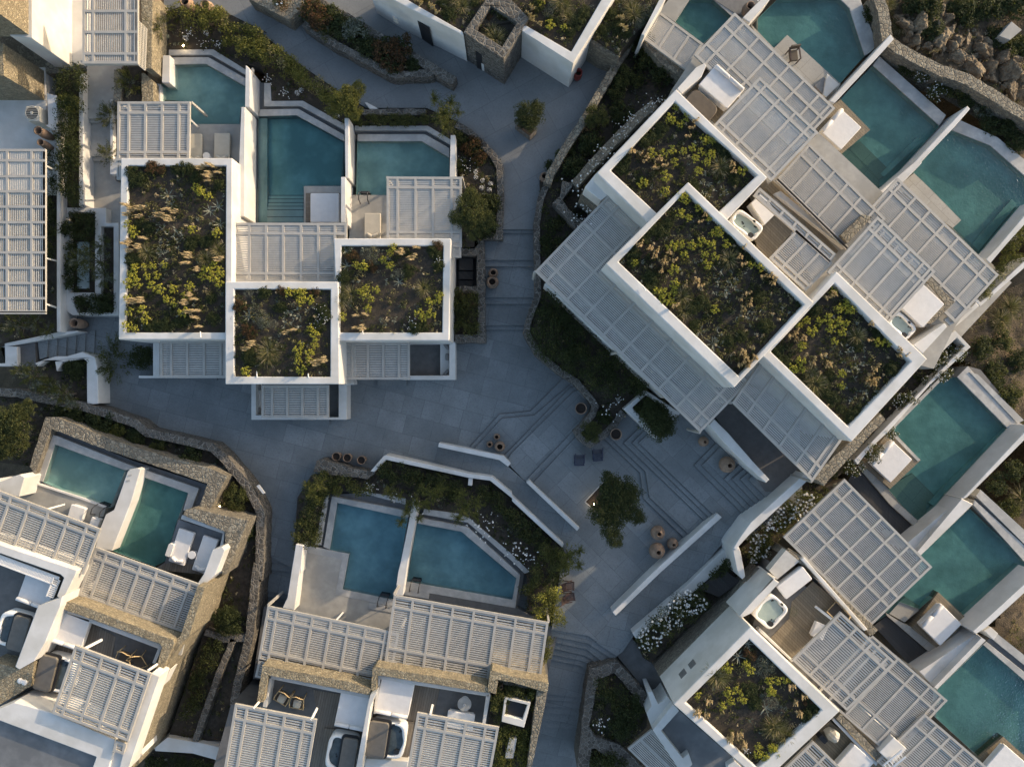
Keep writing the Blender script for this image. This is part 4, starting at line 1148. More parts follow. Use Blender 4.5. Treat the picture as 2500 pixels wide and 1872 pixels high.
# roof gardens
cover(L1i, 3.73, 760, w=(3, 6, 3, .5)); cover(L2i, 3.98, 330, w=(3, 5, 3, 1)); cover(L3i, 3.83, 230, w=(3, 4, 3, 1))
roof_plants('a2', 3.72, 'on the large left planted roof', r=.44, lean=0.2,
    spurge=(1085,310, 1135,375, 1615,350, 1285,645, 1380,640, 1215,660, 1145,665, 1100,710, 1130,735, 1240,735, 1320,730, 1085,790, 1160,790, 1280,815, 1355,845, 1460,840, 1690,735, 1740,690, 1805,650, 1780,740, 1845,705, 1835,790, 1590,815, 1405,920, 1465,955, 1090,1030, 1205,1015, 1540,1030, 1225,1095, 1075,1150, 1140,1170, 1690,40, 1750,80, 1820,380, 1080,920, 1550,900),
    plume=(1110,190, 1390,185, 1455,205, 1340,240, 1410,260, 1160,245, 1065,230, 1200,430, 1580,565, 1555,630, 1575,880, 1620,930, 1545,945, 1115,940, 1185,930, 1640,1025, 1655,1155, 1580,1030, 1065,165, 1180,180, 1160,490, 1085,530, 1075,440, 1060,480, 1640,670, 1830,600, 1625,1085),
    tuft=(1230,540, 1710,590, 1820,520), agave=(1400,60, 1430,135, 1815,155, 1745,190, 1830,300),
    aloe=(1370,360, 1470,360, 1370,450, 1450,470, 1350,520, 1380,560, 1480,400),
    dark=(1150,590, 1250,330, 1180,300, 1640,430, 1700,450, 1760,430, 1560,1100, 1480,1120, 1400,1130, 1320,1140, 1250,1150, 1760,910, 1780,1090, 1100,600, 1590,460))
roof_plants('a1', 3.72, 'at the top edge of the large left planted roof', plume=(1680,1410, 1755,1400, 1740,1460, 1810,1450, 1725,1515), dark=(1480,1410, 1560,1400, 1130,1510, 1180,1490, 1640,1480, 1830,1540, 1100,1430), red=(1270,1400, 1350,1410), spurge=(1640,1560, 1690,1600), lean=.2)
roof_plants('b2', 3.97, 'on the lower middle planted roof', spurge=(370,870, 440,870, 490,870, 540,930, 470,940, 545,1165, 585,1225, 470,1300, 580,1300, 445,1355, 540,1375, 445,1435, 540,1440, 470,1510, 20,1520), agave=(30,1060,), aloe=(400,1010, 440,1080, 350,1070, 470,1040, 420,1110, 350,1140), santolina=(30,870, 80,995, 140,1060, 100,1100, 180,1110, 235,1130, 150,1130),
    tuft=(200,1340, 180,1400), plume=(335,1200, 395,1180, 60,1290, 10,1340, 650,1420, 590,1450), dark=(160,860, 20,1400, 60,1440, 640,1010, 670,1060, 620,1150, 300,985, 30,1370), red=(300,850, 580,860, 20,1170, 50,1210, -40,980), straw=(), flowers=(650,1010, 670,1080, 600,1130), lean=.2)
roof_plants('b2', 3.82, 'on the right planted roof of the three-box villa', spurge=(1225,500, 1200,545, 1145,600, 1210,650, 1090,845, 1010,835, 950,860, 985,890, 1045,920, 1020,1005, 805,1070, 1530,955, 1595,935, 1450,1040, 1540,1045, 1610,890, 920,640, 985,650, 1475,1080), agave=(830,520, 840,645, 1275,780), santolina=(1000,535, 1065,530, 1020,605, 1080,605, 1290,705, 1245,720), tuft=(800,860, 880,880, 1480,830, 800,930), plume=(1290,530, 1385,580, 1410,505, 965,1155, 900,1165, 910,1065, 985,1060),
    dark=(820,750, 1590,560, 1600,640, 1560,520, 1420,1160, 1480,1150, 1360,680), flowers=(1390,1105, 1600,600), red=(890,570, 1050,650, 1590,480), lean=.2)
# ================================================================= GARDENS AROUND THE LEFT VILLA
def up(pts, zb, zt):
    k = (H - zb) / (H - zt)
    return [(1250 + (p[0] - 1250) * k, 936 + (p[1] - 936) * k) for p in pts]
def bed(name, pts, z, zb=ZB, n=0, mats=None, w=None):
    setp(MB().prism(pts, z, zb).build(name, 'soil'), kind='structure')
    if n:
        if mats: cover(pts, z, n, mats, w)
        else: cover(pts, z, n)
north_bed = K('a1', 1390, 90, 1560, 40, 1750, 40, 2212, 270) + K('b1', 80, 230, 330, 440, 600, 650, 800, 790, 1000, 908, 1500, 908, 1745, 1010, 1745, 1115, 1700, 1158, 1512, 1042, 905, 1042, 820, 1028, 475, 836, 214, 836, 207, 685, 112, 560, 0, 530) + K('a1', 2047, 585, 1772, 410, 1400, 412)
bed('planting_bed', north_bed, 1.12, .2, 260)
hedge('hedge', 'long loose green hedge between the north path and the three pools', K('a1', 1400, 90, 1560, 30, 1750, 60, 2212, 280) + K('b1', 70, 240, 200, 330, 330, 450, 600, 660, 790, 800, 660, 850, 480, 700, 250, 590, 100, 470, 0, 470) + K('a1', 2060, 470, 1900, 390, 1840, 240, 1560, 230), 1.1, 1.0, .34, ('leaf_bright', 'leaf', 'straw'), 1.0, .11)
hedge('hedge', 'low dark clipped hedge along the stone kerb above the right pool', K('b1', 905, 965, 1500, 965, 1520, 1036, 905, 1034), 1.1, .45, .2, ('leaf', 'leaf_dark'), 1.3, .08)
tree('broadleaf_tree', 'sunlit bushy tree at the corner between the middle and right pools', K('b1', 830, 850)[0], 1.1, 2.6, 1.05, 'crown_bright', .8, lobes=[(30, -30, .62), (-28, 18, .6), (20, 26, .6), (10, -12, .8)])
tree('broadleaf_tree', 'sunlit upright tree with splayed branches above the right pool', K('b1', 1640, 955)[0], 1.1, 2.6, 1.0, 'spray', .8, lobes=[(-22, -38, .6), (20, -30, .65), (36, -6, .5), (5, 30, .8), (0, 0, .7)])
tree('broadleaf_tree', 'climbing green tree leaning over the right edge of the pool pergola', K('b2', 1880, 200)[0], 1.0, 3.6, 1.15, 'crown', .8, lobes=[(-2, -38, .7), (-34, 10, .7), (34, 24, .8), (4, 46, .6)])
cw = jit_line(K('b1', 1745, 1035, 1860, 1100, 1965, 1195, 2062, 1300, 2112, 1390, 2120, 1633) + K('b2', 2118, 180, 2108, 396, 1985, 398), 12, .8)
garden_e = K('b1', 1745, 1010, 1860, 1085, 1965, 1180, 2062, 1290, 2112, 1380, 2120, 1633) + K('b2', 2118, 180, 2108, 398, 1985, 400, 1900, 500, 1790, 500, 1794, 0) + K('b1', 1760, 1400, 1745, 1115)
bed('planting_bed', garden_e, 1.05, .2, 220)
setp(MB().prism(strip(cw, 17), 1.25, 0).build('stone_wall', 'stone', bevel=.03), 'curved stone garden wall bordering the stairs, right of the three pools', 'stone wall')
stone_wall('stone_wall', 'straight stone kerb below the north path, above the right pool', K('b1', 960, 908, 1500, 905, 1500, 962, 965, 955), 1.3, .2)
wall('low_wall', 'short white kerb wedge beside the bushy tree on the north path', 'wall', K('b1', 985, 850, 1005, 850, 1105, 906, 1030, 906), 1.3, 1.0)
ring = K('b2', 1790, 497, 1898, 490, 1905, 418, 1986, 418, 1992, 1282, 1738, 1282, 1738, 1216, 1925, 1214, 1930, 872, 1772, 872, 1772, 815, 1918, 812, 1918, 562, 1800, 562)
stone_wall('stone_wall', 'stone planter wall wrapped round the dark light well at the right of the villa', ring, 1.05, 0)
setp(MB().prism(K('b2', 1745, 565, 1916, 565, 1916, 812, 1745, 812), .1, 0).build('light_well_floor', 'wood_black'), kind='structure')
for i, y in enumerate((580, 688, 765)):
    o = MB().prism(K('b2', 1770, y, 1890, y, 1890, y + (98 if i == 0 else 66), 1770, y + (98 if i == 0 else 66)), .55 - .15 * i, .1).build('well_step', 'wood_black'); setp(o, kind='structure')
bed('planting_bed', K('b2', 1738, 872, 1930, 872, 1930, 1216, 1738, 1216), .8, 0)
hedge('hedge', 'rounded dark bush filling the stone planter between villa and stairs', K('b2', 1730, 880, 1780, 830, 1925, 880, 1935, 1200, 1740, 1205), .7, .9, .25, ('leaf', 'leaf_dark', 'leaf_red'), 1.3, .08, 'bush')
plant('redshrub', K('b1', 1880, 1230)[0], 1.0, .75, 'russet_shrub', 'russet shrub inside the curved stone wall', 'shrub')
plant('redshrub', K('b1', 1940, 1330)[0], 1.0, .6, 'russet_shrub', 'smaller russet shrub below the other by the curved stone wall', 'shrub')
plant('shrub', K('b1', 1790, 1180)[0], 1.0, .6, 'green_shrub', 'green shrub at the end of the right privacy wall', 'shrub')
plant('darkshrub', K('b2', 2010, 150)[0], 1.0, .9, 'dark_shrub', 'dark shrub behind the climbing tree by the stone wall', 'shrub')
plant('darkshrub', K('b2', 1990, 330)[0], 1.0, .8, 'dark_shrub', 'dark shrub at the lower end of the curved stone wall', 'shrub')
plant('shrub', K('b1', 1790, 1380)[0], 1.0, .5, 'green_shrub', 'small green shrub by the stone edge beside the slatted pergola', 'shrub')
for i, (x, y) in enumerate(((1915, 1450), (1915, 1495), (1970, 1520), (2035, 1545), (1962, 1582), (2025, 1595))):
    plant('allium', K('b1', x, y)[0], 1.0, .3, 'allium', 'white ball-shaped flower head in the walled bed right of the pools', 'flower', 'white ball flowers in the walled bed', 1.6)
for i, (t, x, y) in enumerate((('b1', 447, 803), ('b1', 482, 780), ('b1', 777, 985), ('a1', 1573, 355), ('a1', 1742, 312))):
    plant('allium', K(t, x, y)[0], 1.1, .3, 'allium', 'white ball-shaped flower head in the bed behind the pools', 'flower', 'white ball flowers behind the pools', 1.6)
for i, (t, x, y, r) in enumerate((('a1', 1590, 305, .55), ('a1', 1690, 385, .4), ('b1', 205, 690, .5), ('b1', 345, 805, .55), ('b1', 1840, 1410, .5), ('a1', 1830, 390, .5), ('b1', 700, 930, .4))):
    plant('flowers', K(t, x, y)[0], 1.1, r, 'white_flowers', 'scatter of tiny white flowers in the beds around the three pools', 'flowers', 'tiny white flowers by the three pools')
lamp('small lit garden lamp in the bed above the left pool', K('a1', 1520, 378)[0], 1.15, 3)
urn('dark-mouthed terracotta jar on the stairs, upper of two', K('b2', 2055, 697)[0], .5, .30, .75, 'jar', 'jar pair on the stairs')
urn('wide-shouldered terracotta jar on the stairs, lower of two', K('b2', 2047, 772)[0], .5, .38, .75, 'jar', 'jar pair on the stairs')

# ================================================================= TOP LEFT CORNER
tl = thing('villa', 'white house with tan masonry storeys in the top left corner', 'villa', W((100, 150), 0), 'white villas')
part(tl, 'wall', K('a1', 82, -500, 266, -500, 266, 320, 82, 299), 4.6, 0)
sb = K('a1', -900, -600, 238, -600, 238, 290, -900, 290)
MB().prism(up(sb, 4.6, 7.8), 7.8, 4.4).build('stone_storey', 'stone_gold', tl)
sb2 = K('a1', -900, 590, 365, 590, 372, 835, -900, 835)
MB().prism(up(sb2, 1.0, 4.3), 4.3, .9).build('stone_storey', 'stone_gold', tl)
part(tl, 'terrace', K('a1', -400, 560, 375, 560, 392, 1040, 470, 1110, 470, 1600, -400, 1600), 1.0, 0)
MB().prism(K('a1', -400, 60, 200, 300, 520, 470, 520, 612, 372, 612, 362, 580, -400, 555), .93, 0).build('stone_base', 'stone_rough', tl)
part(tl, 'wall', K('a1', 520, -300, 690, -300, 690, 540, 640, 540, 520, 470), 1.2, 0)
part(tl, 'low_wall', K('a1', 387, 774, 470, 794, 478, 1108, 376, 1040, 400, 1034), 1.9, 0)
part(tl, 'garden_wall', K('a1', 470, 1106, 500, 1108) + K('a2', 500, 1192, 470, 1192), 1.55, 0)
part(tl, 'garden_wall', K('a1', 655, 640, 690, 600, 692, 1633) + K('a2', 692, 132, 655, 150), 1.45, 0)
r = thing('air_conditioner', 'beige outdoor air conditioner with a round fan on the white terrace', 'air conditioner', W(K('a1', 300, 950)[0], 1.0))
ac = K('a1', 218, 884, 325, 884, 325, 1008, 232, 1008)
MB().prism(ac, 2.15, 1.0).build('case', 'plastic', r, bevel=.02)
c = W(K('a1', 268, 942)[0], 2.15)
MB().lathe([(.42, 0), (.42, .03), (.38, .05), (.36, .03), (.36, .0)], c, 28).build('fan_ring', 'plastic', r, smooth=True)
fr_ = [o for o in bpy.data.objects if o.name == 'fan_ring'][0]
MB().lathe([(.35, .012), (.35, .02)], c, 24).build('fan_shadow_plate', 'black', r)
m = MB()
for k in range(7): m.bar(c + Vector((-.34, -.3 + .1 * k, .05)), c + Vector((.34, -.3 + .1 * k, .05)), .025, .02)
m.build('fan_grille', 'plastic', fr_, fix=False)
MB().lathe([(.09, .05), (.08, .08)], c, 16).build('fan_hub', 'plastic', fr_)
urn('large terracotta urn below the air conditioner', K('a1', 315, 1085)[0], 1.0, .27, 1.25, 'tall', 'urns on the white terrace')
urn('smaller terracotta urn below the large one on the white terrace', K('a1', 335, 1183)[0], 1.0, .22, 1.0, 'tall', 'urns on the white terrace')
pergola('tall slatted pergola with screened sides at the top of the picture', *K('a1', 684, -70, 1145, -70, 684, 530), 4.4, (0, .19, .78, .955, 1), (0, .27, .56, .86, 1), 'v', 1.0)
t = thing('slatted_screen', 'slatted side screen hanging under the tall top pergola', 'screen', W(K('a1', 1140, 300)[0], 1.0))
A, B = W(K('a1', 1145, 170)[0], 4.25), W(K('a1', 1130, 524)[0], 4.25)
m = MB()
for k in range(26):
    p = A + (B - A) * (k / 25); m.bar(p, p - Vector((0, 0, .9)), .05, .03)
m.build('slats', 'slat', t, fix=False)
for dz in (0, -.3, -.6, -.9): MB().bar(A + Vector((0, 0, dz)), B + Vector((0, 0, dz)), .07, .06).build('rail', 'paint', t)
MB().bar(W(K('a1', 690, 526)[0], 4.1), W(K('a1', 1130, 524)[0], 4.1), .08, .45).build('fascia', 'paint', t)
stone_wall('stone_wall', 'tall sunlit tan stone wall beside the top pergola', K('a1', 1165, -70, 1268, -70, 1262, 572, 1196, 572), 2.75, .2, 'stone_gold')
stone_wall('stone_wall', 'stone planter wall below the tan stone wall, left side', K('a1', 945, 580, 1008, 578, 1008, 850, 945, 850), 1.9, .2, 'stone_rough')
stone_wall('stone_wall', 'sunlit stone pier between planter and left pool', K('a1', 1176, 610, 1200, 605, 1275, 680, 1275, 850, 1176, 850), 2.0, .2, 'stone_gold')
bed('planting_bed', K('a1', 1008, 560, 1176, 560, 1176, 850, 1008, 850), 1.7, 1)
plant('olive', K('a1', 1090, 700)[0], 1.7, 1.05, 'wispy_shrub', 'wispy shrub in the stone planter by the left pool', 'shrub')
plant('olive', K('a1', 1330, 230)[0], 2.0, 1.0, 'bare_shrub', 'twiggy dry shrub leaning over the tan stone wall', 'shrub')
bed('planting_bed', K('a1', 470, 600, 660, 600, 656, 1633) + K('a2', 650, 190, 500, 200, 500, 0) + K('a1', 500, 1108, 478, 1040, 470, 790), .9, 0)
hedge('hedge', 'tall dark hedge running down between the white walls at the left', K('a1', 490, 620, 640, 540, 700, 600, 680, 900, 655, 1000, 650, 1300, 655, 1633) + K('a2', 640, 160, 500, 20) + K('a1', 490, 1300, 480, 1000, 500, 800), .9, 1.2, .32, ('leaf_dark', 'leaf'), 1.1, .1)
plant('freshshrub', K('a1', 600, 870)[0], 1.6, .75, 'sunlit_shrub', 'sunlit yellowish shrub in the middle of the tall dark hedge', 'shrub')
pergola('long slatted pergola cut by the left edge of the photograph', *K('a1', -420, 1238, 376, 1238) + K('a2', -420, 1043), 3.6, (0, .3, .6, .855, .985, 1), (0, .07, .166, .257, .35, .444, .535, .627, .72, .812, .905, .985, 1), 'v', 0.5, braces=((((0 + 382 * KS, 1378 * KS), 3.5), ((460 * KS, 1415 * KS), 1.4)), (((382 * KS, 460 + 580 * KS), 3.5), ((470 * KS, 460 + 603 * KS), 1.2)), (((385 * KS, 460 + 962 * KS), 3.5), ((470 * KS, 460 + 990 * KS), 1.2))))
bed('planting_bed', K('a1', -200, 1200, 470, 1200) + K('a2', 470, 1190, 35, 1290, 42, 1452, -200, 1452), .35, 0, 300)
hedge('hedge', 'dark shrubs between the long left pergola and the white garden wall', K('a1', 385, 1240, 470, 1300) + K('a2', 470, 560, 385, 560), .4, .8, .28, ('leaf_dark', 'leaf'), .8, .1)
tree('olive_tree', 'sunlit twisted olive below the long left pergola', K('a2', 150, 1140)[0], .3, 1.6, 1.0, 'olive', .8, lobes=[(45, -8, .7), (-50, 10, .9), (75, 10, .6)])
wall('garden_wall', 'white retaining wall folding round the bed below the long left pergola', 'wall', K('a2', 35, 1288, 490, 1192, 640, 1180, 655, 1190, 520, 1225, 62, 1312, 80, 1312, 140, 1312, 146, 1476, -60, 1478, -60, 1455, 40, 1452), 1.0, 0)
for i in range(6):
    x = 700 - i * 78
    struct('stair_tread', K('a2', x, 1195 + i * 12, x + 90, 1180 + i * 12, x + 80, 1400, x + 20, 1420), .1 + .1 * i, -.4, 'paving')
struct('slate_landing', K('a2', 140, 1312, 290, 1280, 300, 1480, 140, 1480), .72, 0, 'dark_floor')
wall('planter', 'white stepped planter holding dark bushes left of the large planted roof', 'planter', K('a2', 545, 160, 880, 162, 880, 286, 986, 286, 986, 1054, 600, 1054, 556, 1020, 545, 900), .95, 0, holes=[K('a2', 575, 200, 787, 200, 787, 865, 580, 865), K('a2', 836, 315, 942, 315, 942, 1030, 640, 1030, 605, 905, 836, 900)])
bed('planting_bed', K('a2', 575, 200, 787, 200, 787, 865, 580, 865), .6, 0, 60); bed('planting_bed', K('a2', 836, 315, 942, 315, 942, 1030, 640, 1030, 605, 905, 836, 900), .6, 0, 60)
setp(MB().prism(K('a2', 640, 445, 740, 445, 740, 832, 640, 832), .66, .4).build('pond_cover', 'pool_plaster'), 'narrow grey-green pool strip in the white stepped planter', 'pool')
hedge('bush', 'square dark hedge at the top of the stepped planter', K('a2', 580, 210, 780, 210, 780, 430, 600, 420, 500, 380, 500, 300, 580, 290), .6, .9, .25, ('leaf_dark',), 1.3, .09, 'bush')
hedge('bush', 'ragged dark shrubs along the left side of the stepped planter', K('a2', 560, 440, 635, 460, 640, 860, 560, 860), .6, .8, .25, ('leaf_dark', 'leaf'), 1.2, .1, 'bush')
hedge('bush', 'dark trailing bushes at the foot of the stepped planter', K('a2', 600, 900, 940, 880, 945, 1020, 680, 1035), .6, .7, .25, ('leaf_dark', 'leaf_grey'), 1.2, .1, 'bush')
tree('olive_tree', 'dark feathery olive in the stepped planter beside the large planted roof', K('a2', 790, 600)[0], .6, 2.0, 1.15, 'olive', .8, lobes=[(20, -40, .7), (-40, 0, .7), (25, 40, .7)])
urn('big terracotta jar at the foot of the stepped planter, mouth tilted left', K('a2', 612, 1118)[0], 0.1, .30, 1.2, 'tall', None)
plant('olive', K('a2', 960, 1430)[0], 0.3, 1.6, 'olive_tree', 'dark olive tree below the left corner of the large planted roof', 'tree', None, .9)
plant('crown_dark', K('a2', 1180, 1400)[0], 0.5, .95, 'round_bush', 'dense dark bush beside the bluish slatted court', 'bush', None, .9)
pl = K('a2', 290, 1452, 372, 1420, 465, 1394, 555, 1394, 680, 1358, 788, 1403, 812, 1520) + K('a3', 816, 222, 722, 224, 720, 0) + K('a2', 728, 1445, 690, 1412, 560, 1440, 522, 1440, 470, 1520, 455, 1432, 380, 1432, 310, 1480)
wall('planter_wall', 'white curved planter wall in front of the sunlit olive at the left', 'wall', pl, 1.2, 0)
bed('planting_bed', K('a2', 380, 1433, 455, 1432, 470, 1520, 522, 1440, 690, 1412, 728, 1445) + K('a3', 718, 200, 560, 230, 380, 150, 300, 120), .7, 0, 60)
tree('olive_tree', 'sunlit silver olive at the left behind the curved white planter', K('a2', 270, 1555)[0], .3, 1.9, .95, 'olive', .8, lobes=[(-30, -12, .6), (40, 22, .8)])
tree('olive_tree', 'sunlit olive standing over the path wall left of the plaza', K('a3', 520, 140)[0], .3, 1.9, .9, 'olive', .8, lobes=[(20, 18, .6), (-30, -20, .7)])
plant('crown_dark', K('a2', 625, 1490)[0], .9, .9, 'round_bush', 'rounded dark bush inside the curved white planter', 'bush', None, .8)
tree('broadleaf_tree', 'sunlit tree at the left edge above the bottom-left pools, upper of two', K('a3', 110, 370)[0], .3, 2.4, 1.3, 'crown', .8, lobes=[(30, -30, .7), (-30, 20, .9)])
tree('broadleaf_tree', 'sunlit tree at the left edge above the bottom-left pools, lower of two', K('a3', 130, 560)[0], .3, 2.2, 1.0, 'crown', .8, lobes=[(-30, 10, .8)])
lamp('lit lamp at the foot of the tree by the left pergola', K('a1', 958, 1318)[0], .8, 1)
plant('olive', K('a1', 930, 970)[0], 1.2, .95, 'olive_tree', 'potted olive tree at the left end of the left pool pergola, upper of two', 'tree', None, 1.0)
plant('olive', K('a1', 925, 1290)[0], 1.0, .9, 'olive_tree', 'potted olive tree at the left end of the left pool pergola, lower of two', 'tree', None, 1.0)
wall('low_wall', 'white kerb wall beside the two potted olives', 'wall', K('a1', 915, 825, 938, 825, 940, 1300, 985, 1300, 985, 1450, 912, 1450), 1.2, .2)

# ================================================================= TOP CENTRE
urn('terracotta jar at the top edge by the hedge', K('a1', 1700, 38)[0], 1.0, .4, .8, 'jar', None)
urn('terracotta jar half out of frame at the top by the stone wall', K('a1', 1530, 8)[0], 1.0, .4, .8, 'jar', None)
stone_wall('stone_block', 'sunlit rough stone planter block at the top edge', K('b1', 20, -70, 430, -70, 478, 56, 352, 166, 20, -8), 2.2, .2, 'stone_rough', 'planter')
hedge('flower_bush', 'russet flowering bush on top of the stone planter block', K('b1', 240, -60, 350, -60, 370, 40, 300, 80, 240, 20), 2.2, .4, .22, ('leaf_red', 'leaf', 'leaf_dark'), 1.2, .09, 'bush', None, 6)
strip_bed = K('b1', 500, 40, 640, 50, 840, 160, 1060, 290, 1240, 390, 1380, 470, 1480, 575, 1290, 590, 1215, 615, 1100, 540, 930, 450, 760, 360, 600, 260, 490, 190)
bed('planting_bed', strip_bed, 1.75, .2, 160)
stone_wall('stone_wall', 'long rubble stone wall along the upper side of the path planter', strip(K('b1', 505, -20, 640, 40, 840, 150, 1060, 280, 1240, 380, 1380, 465, 1560, 570, 1735, 672), 22), 1.95, .2)
stone_wall('stone_wall', 'long rubble stone wall along the lower side of the path planter', strip(K('b1', 480, 190, 600, 275, 760, 375, 930, 465, 1100, 555, 1225, 622, 1560, 606), 17), 1.9, .2)
for i, (x, y, k, r, lab) in enumerate(((560, 110, 'redshrub', 1.0, 'russet shrub at the upper left end of the path planter'), (640, 200, 'redshrub', .9, 'second russet shrub from the upper end of the path planter'), (800, 240, 'darkshrub', .85, 'dark shrub in the upper half of the path planter'), (930, 290, 'greyshrub', .95, 'silver-grey shrub in the middle of the path planter'), (1030, 400, 'darkshrub', .8, 'dark shrub next to the silver-grey one in the path planter'), (1190, 450, 'redshrub', 1.1, 'dark russet shrub near the pointed end of the path planter'), (1290, 430, 'redshrub', 1.0, 'spreading russet shrub against the upper wall of the path planter'), (1230, 550, 'redshrub', .8, 'russet shrub spilling over the lower wall of the path planter'), (1400, 550, 'darkshrub', .5, 'small dark shrub in the tip of the path planter'), (720, 130, 'darkshrub', .7, 'dark shrub by the upper wall of the path planter'))):
    plant(k, K('b1', x, y)[0], 1.75, r, 'planter_shrub', lab, 'shrub', 'shrubs in the path planter', .8)
plant('olive', K('b1', 690, 300)[0], 1.8, .6, 'pale_weed', 'pale feathery weed on the lower wall of the path planter', 'plant')

tb = thing('villa', 'white building with a wild roof garden and a stone tower at the top centre', 'villa', W((1250, 60), 1.0), 'white villas')
hgt = 4.1
part(tb, 'facade', K('b1', 1000, -150, 1120, -220, 1345, 0, 1800, 262, 1812, 296, 1225, 2, 1000, -140), hgt, .5)
roofp = K('b1', 1120, -250, 1345, -4, 1800, 258) + K('c1', 60, 170, 100, 216, 492, 432, 742, 0, 1000, -400)
MB().prism(roofp, hgt - .25, .5).build('roof_soil', 'soil', tb)
part(tb, 'facade', K('c1', 82, 256, 508, 528, 842, -8, 1000, -260, 900, -260, 742, 0, 492, 430, 118, 214, 85, 222), hgt, .5)
stone_ring = K('b1', 1806, 270, 2040, -70) + K('c1', -20, 20, 20, 72, 136, 156) + K('b1', 2140, 496)
tow = thing('stone_tower', 'square stone tower planted on top, set into the white top-centre building', 'tower', W(K('b1', 2080, 260)[0], 1.0))
MB().prism(rough(K('b1', 1806, 270, 2010, -30) + K('c1', -60, -60, 140, 150) + K('b1', 2140, 496), 12, .6), 4.2, .8, [K('b1', 1910, 246, 2130, 390) + K('c1', 42, 186, -175 + 0, 50)]).build('wall', 'stone', tow, bevel=.03)
MB().prism(K('b1', 1910, 246, 2130, 390) + K('c1', 42, 186, -175, 50), 3.7, 3.5).build('roof_soil', 'soil', tow)
def opening(root, pts, z0, name, mat):
    """flat leaf set 3 cm proud of a facade: list of two base pixels at z0 and the heights"""
    (a, b, ze) = pts
    A, B = W(a, z0), W(b, z0); n = (B - A).cross(Vector((0, 0, 1))).normalized()
    if (Vector((0, 0, 0)) - A).dot(n) < 0: n = -n
    A += n * .02; B += n * .02
    MB().bar(Vector((A.x, A.y, (z0 + ze) / 2)), Vector((B.x, B.y, (z0 + ze) / 2)), .05, ze - z0).build(name, mat, root)
opening(tow, (K('b1', 1925, 560)[0], K('b1', 2060, 625)[0], 3.0), 1.0, 'doorway', 'black')
opening(tow, (K('b1', 1965, 580)[0], K('b1', 2055, 622)[0], 1.9), 1.02, 'door_panel', 'plaster')
opening(tb, (K('b1', 1440, 300)[0], K('b1', 1560, 385)[0], 3.1), 1.0, 'doorway', 'black')
opening(tb, (K('b1', 1390, 262)[0], K('b1', 1438, 300)[0], 3.1), 1.0, 'door', 'grey_fabric')
opening(tb, (K('b1', 1235, 176)[0], K('b1', 1275, 200)[0], 3.4), 2.8, 'window', 'rim')
opening(tb, (K('c1', 160, 522)[0], K('c1', 222, 555)[0], 3.1), 1.0, 'doorway', 'black')
opening(tb, (K('c1', 224, 556)[0], K('c1', 256, 576)[0], 3.0), 1.0, 'door', 'plastic')
cover(roofp, hgt - .24, 420, w=(5, 5, 4, 2))
roof_plants('c1', hgt - .25, 'on the wild roof garden at the top centre', tuft=(440,70, 470,150, 400,20), spurge=(235,35, 430,245, 315,230), plume=(175,100, 170,190, 240,225, 260,30, 150,150), dark=(550,200, 480,260, 590,120, 330,190, 200,60), santolina=(300,120, 340,60), lean=2.4)
roof_plants('b1', hgt - .25, 'above the left half of the wild roof garden', tuft=(1800,60, 1750,0), plume=(1450,50, 1560,90, 1600,130), dark=(1500,-20, 1640,30, 1700,130, 1900,30), lean=2.4)
roof_plants('b1', 3.7, 'on top of the stone tower', tuft=(2040,270, 2080,330), red=(2010,140, 2130,150), lean=2.4)
urn('dark red glazed jar in the shaded corner beside the white building', K('c1', 552, 600)[0], 1.0, .25, .9, 'tall', None, 'red')
# second planted slope right of the white building
slope_b = K('c1', 842, 0, 1230, -60, 1230, 60, 1000, 300, 880, 450, 700, 330, 640, 300)
bed('planting_bed', slope_b, 3.4, .5, 200)
roof_plants('c1', 3.4, 'in the sloping bed between the white building and the top pool', tuft=(985,80, 1010,130), santolina=(1120,100, 1090,155, 1065,205, 1045,215), dark=(760,260, 880,230, 950,280, 820,120), plume=(930,260, 900,180), lean=2.4)
stone_wall('stone_wall', 'weathered stone wall joining the white building to the garden wall', K('c1', 622, 330, 665, 300, 760, 345, 905, 430, 895, 475, 750, 420), 3.2, .5, 'stone_rough')
# ================================================================= RIGHT GARDENS
RG = K('c1', 1010, 300, 1060, 330, 1480, 640, 1400, 740, 900, 1220, 700, 1440, 600, 1560) + K('c2', 1100, 300, 900, 900, 1100, 1300, 1260, 1633) + K('c3', 1390, 300, 1330, 330, 1180, 120, 1060, 170, 930, 330, 770, 500, 650, 560, 560, 470, 690, 300, 700, 240, 560, 80, 440, 0) + K('c2', 230, 1400, 110, 1190, 215, 900, 190, 300, 240, 100) + K('c1', 230, 1500, 300, 1440, 610, 980, 720, 760)
bed('planting_bed', RG, 1.35, .1, 700)
gw = K('c1', 1020, 300, 900, 480, 730, 770, 620, 960, 430, 1250, 320, 1450, 290, 1530) + K('c2', 240, 80, 205, 300, 212, 640, 215, 900, 150, 1060, 118, 1190, 215, 1370, 400, 1520, 540, 1610) + K('c3', 560, 70, 660, 180, 695, 245, 670, 315, 590, 410, 545, 460, 570, 510, 665, 575)
setp(MB().prism(strip(jit_line(gw[:7], 12, .9), 20), 2.0, 0).build('stone_wall', 'stone_rough', bevel=.03), 'sunlit rough stone wall running down from the top right villa to the stairs', 'stone wall')
setp(MB().prism(strip(jit_line(gw[6:], 12, .7), 16), 1.55, 0).build('stone_wall', 'stone', bevel=.03), 'winding pale stone wall between the stairs and the large pergola', 'stone wall')
stone_wall('stone_wall', 'low stone kerb beside the white tree planter under the pergola tip', strip(K('c3', 655, 560, 770, 480, 850, 390, 925, 290), 17), 1.5, .2)
stone_wall('stone_wall', 'upper retaining wall lined with white flowers beside the top planted roof', strip(K('c1', 1190, 860, 1040, 985, 800, 1220, 520, 1530), 22), 2.4, 1.0, 'stone_rough')
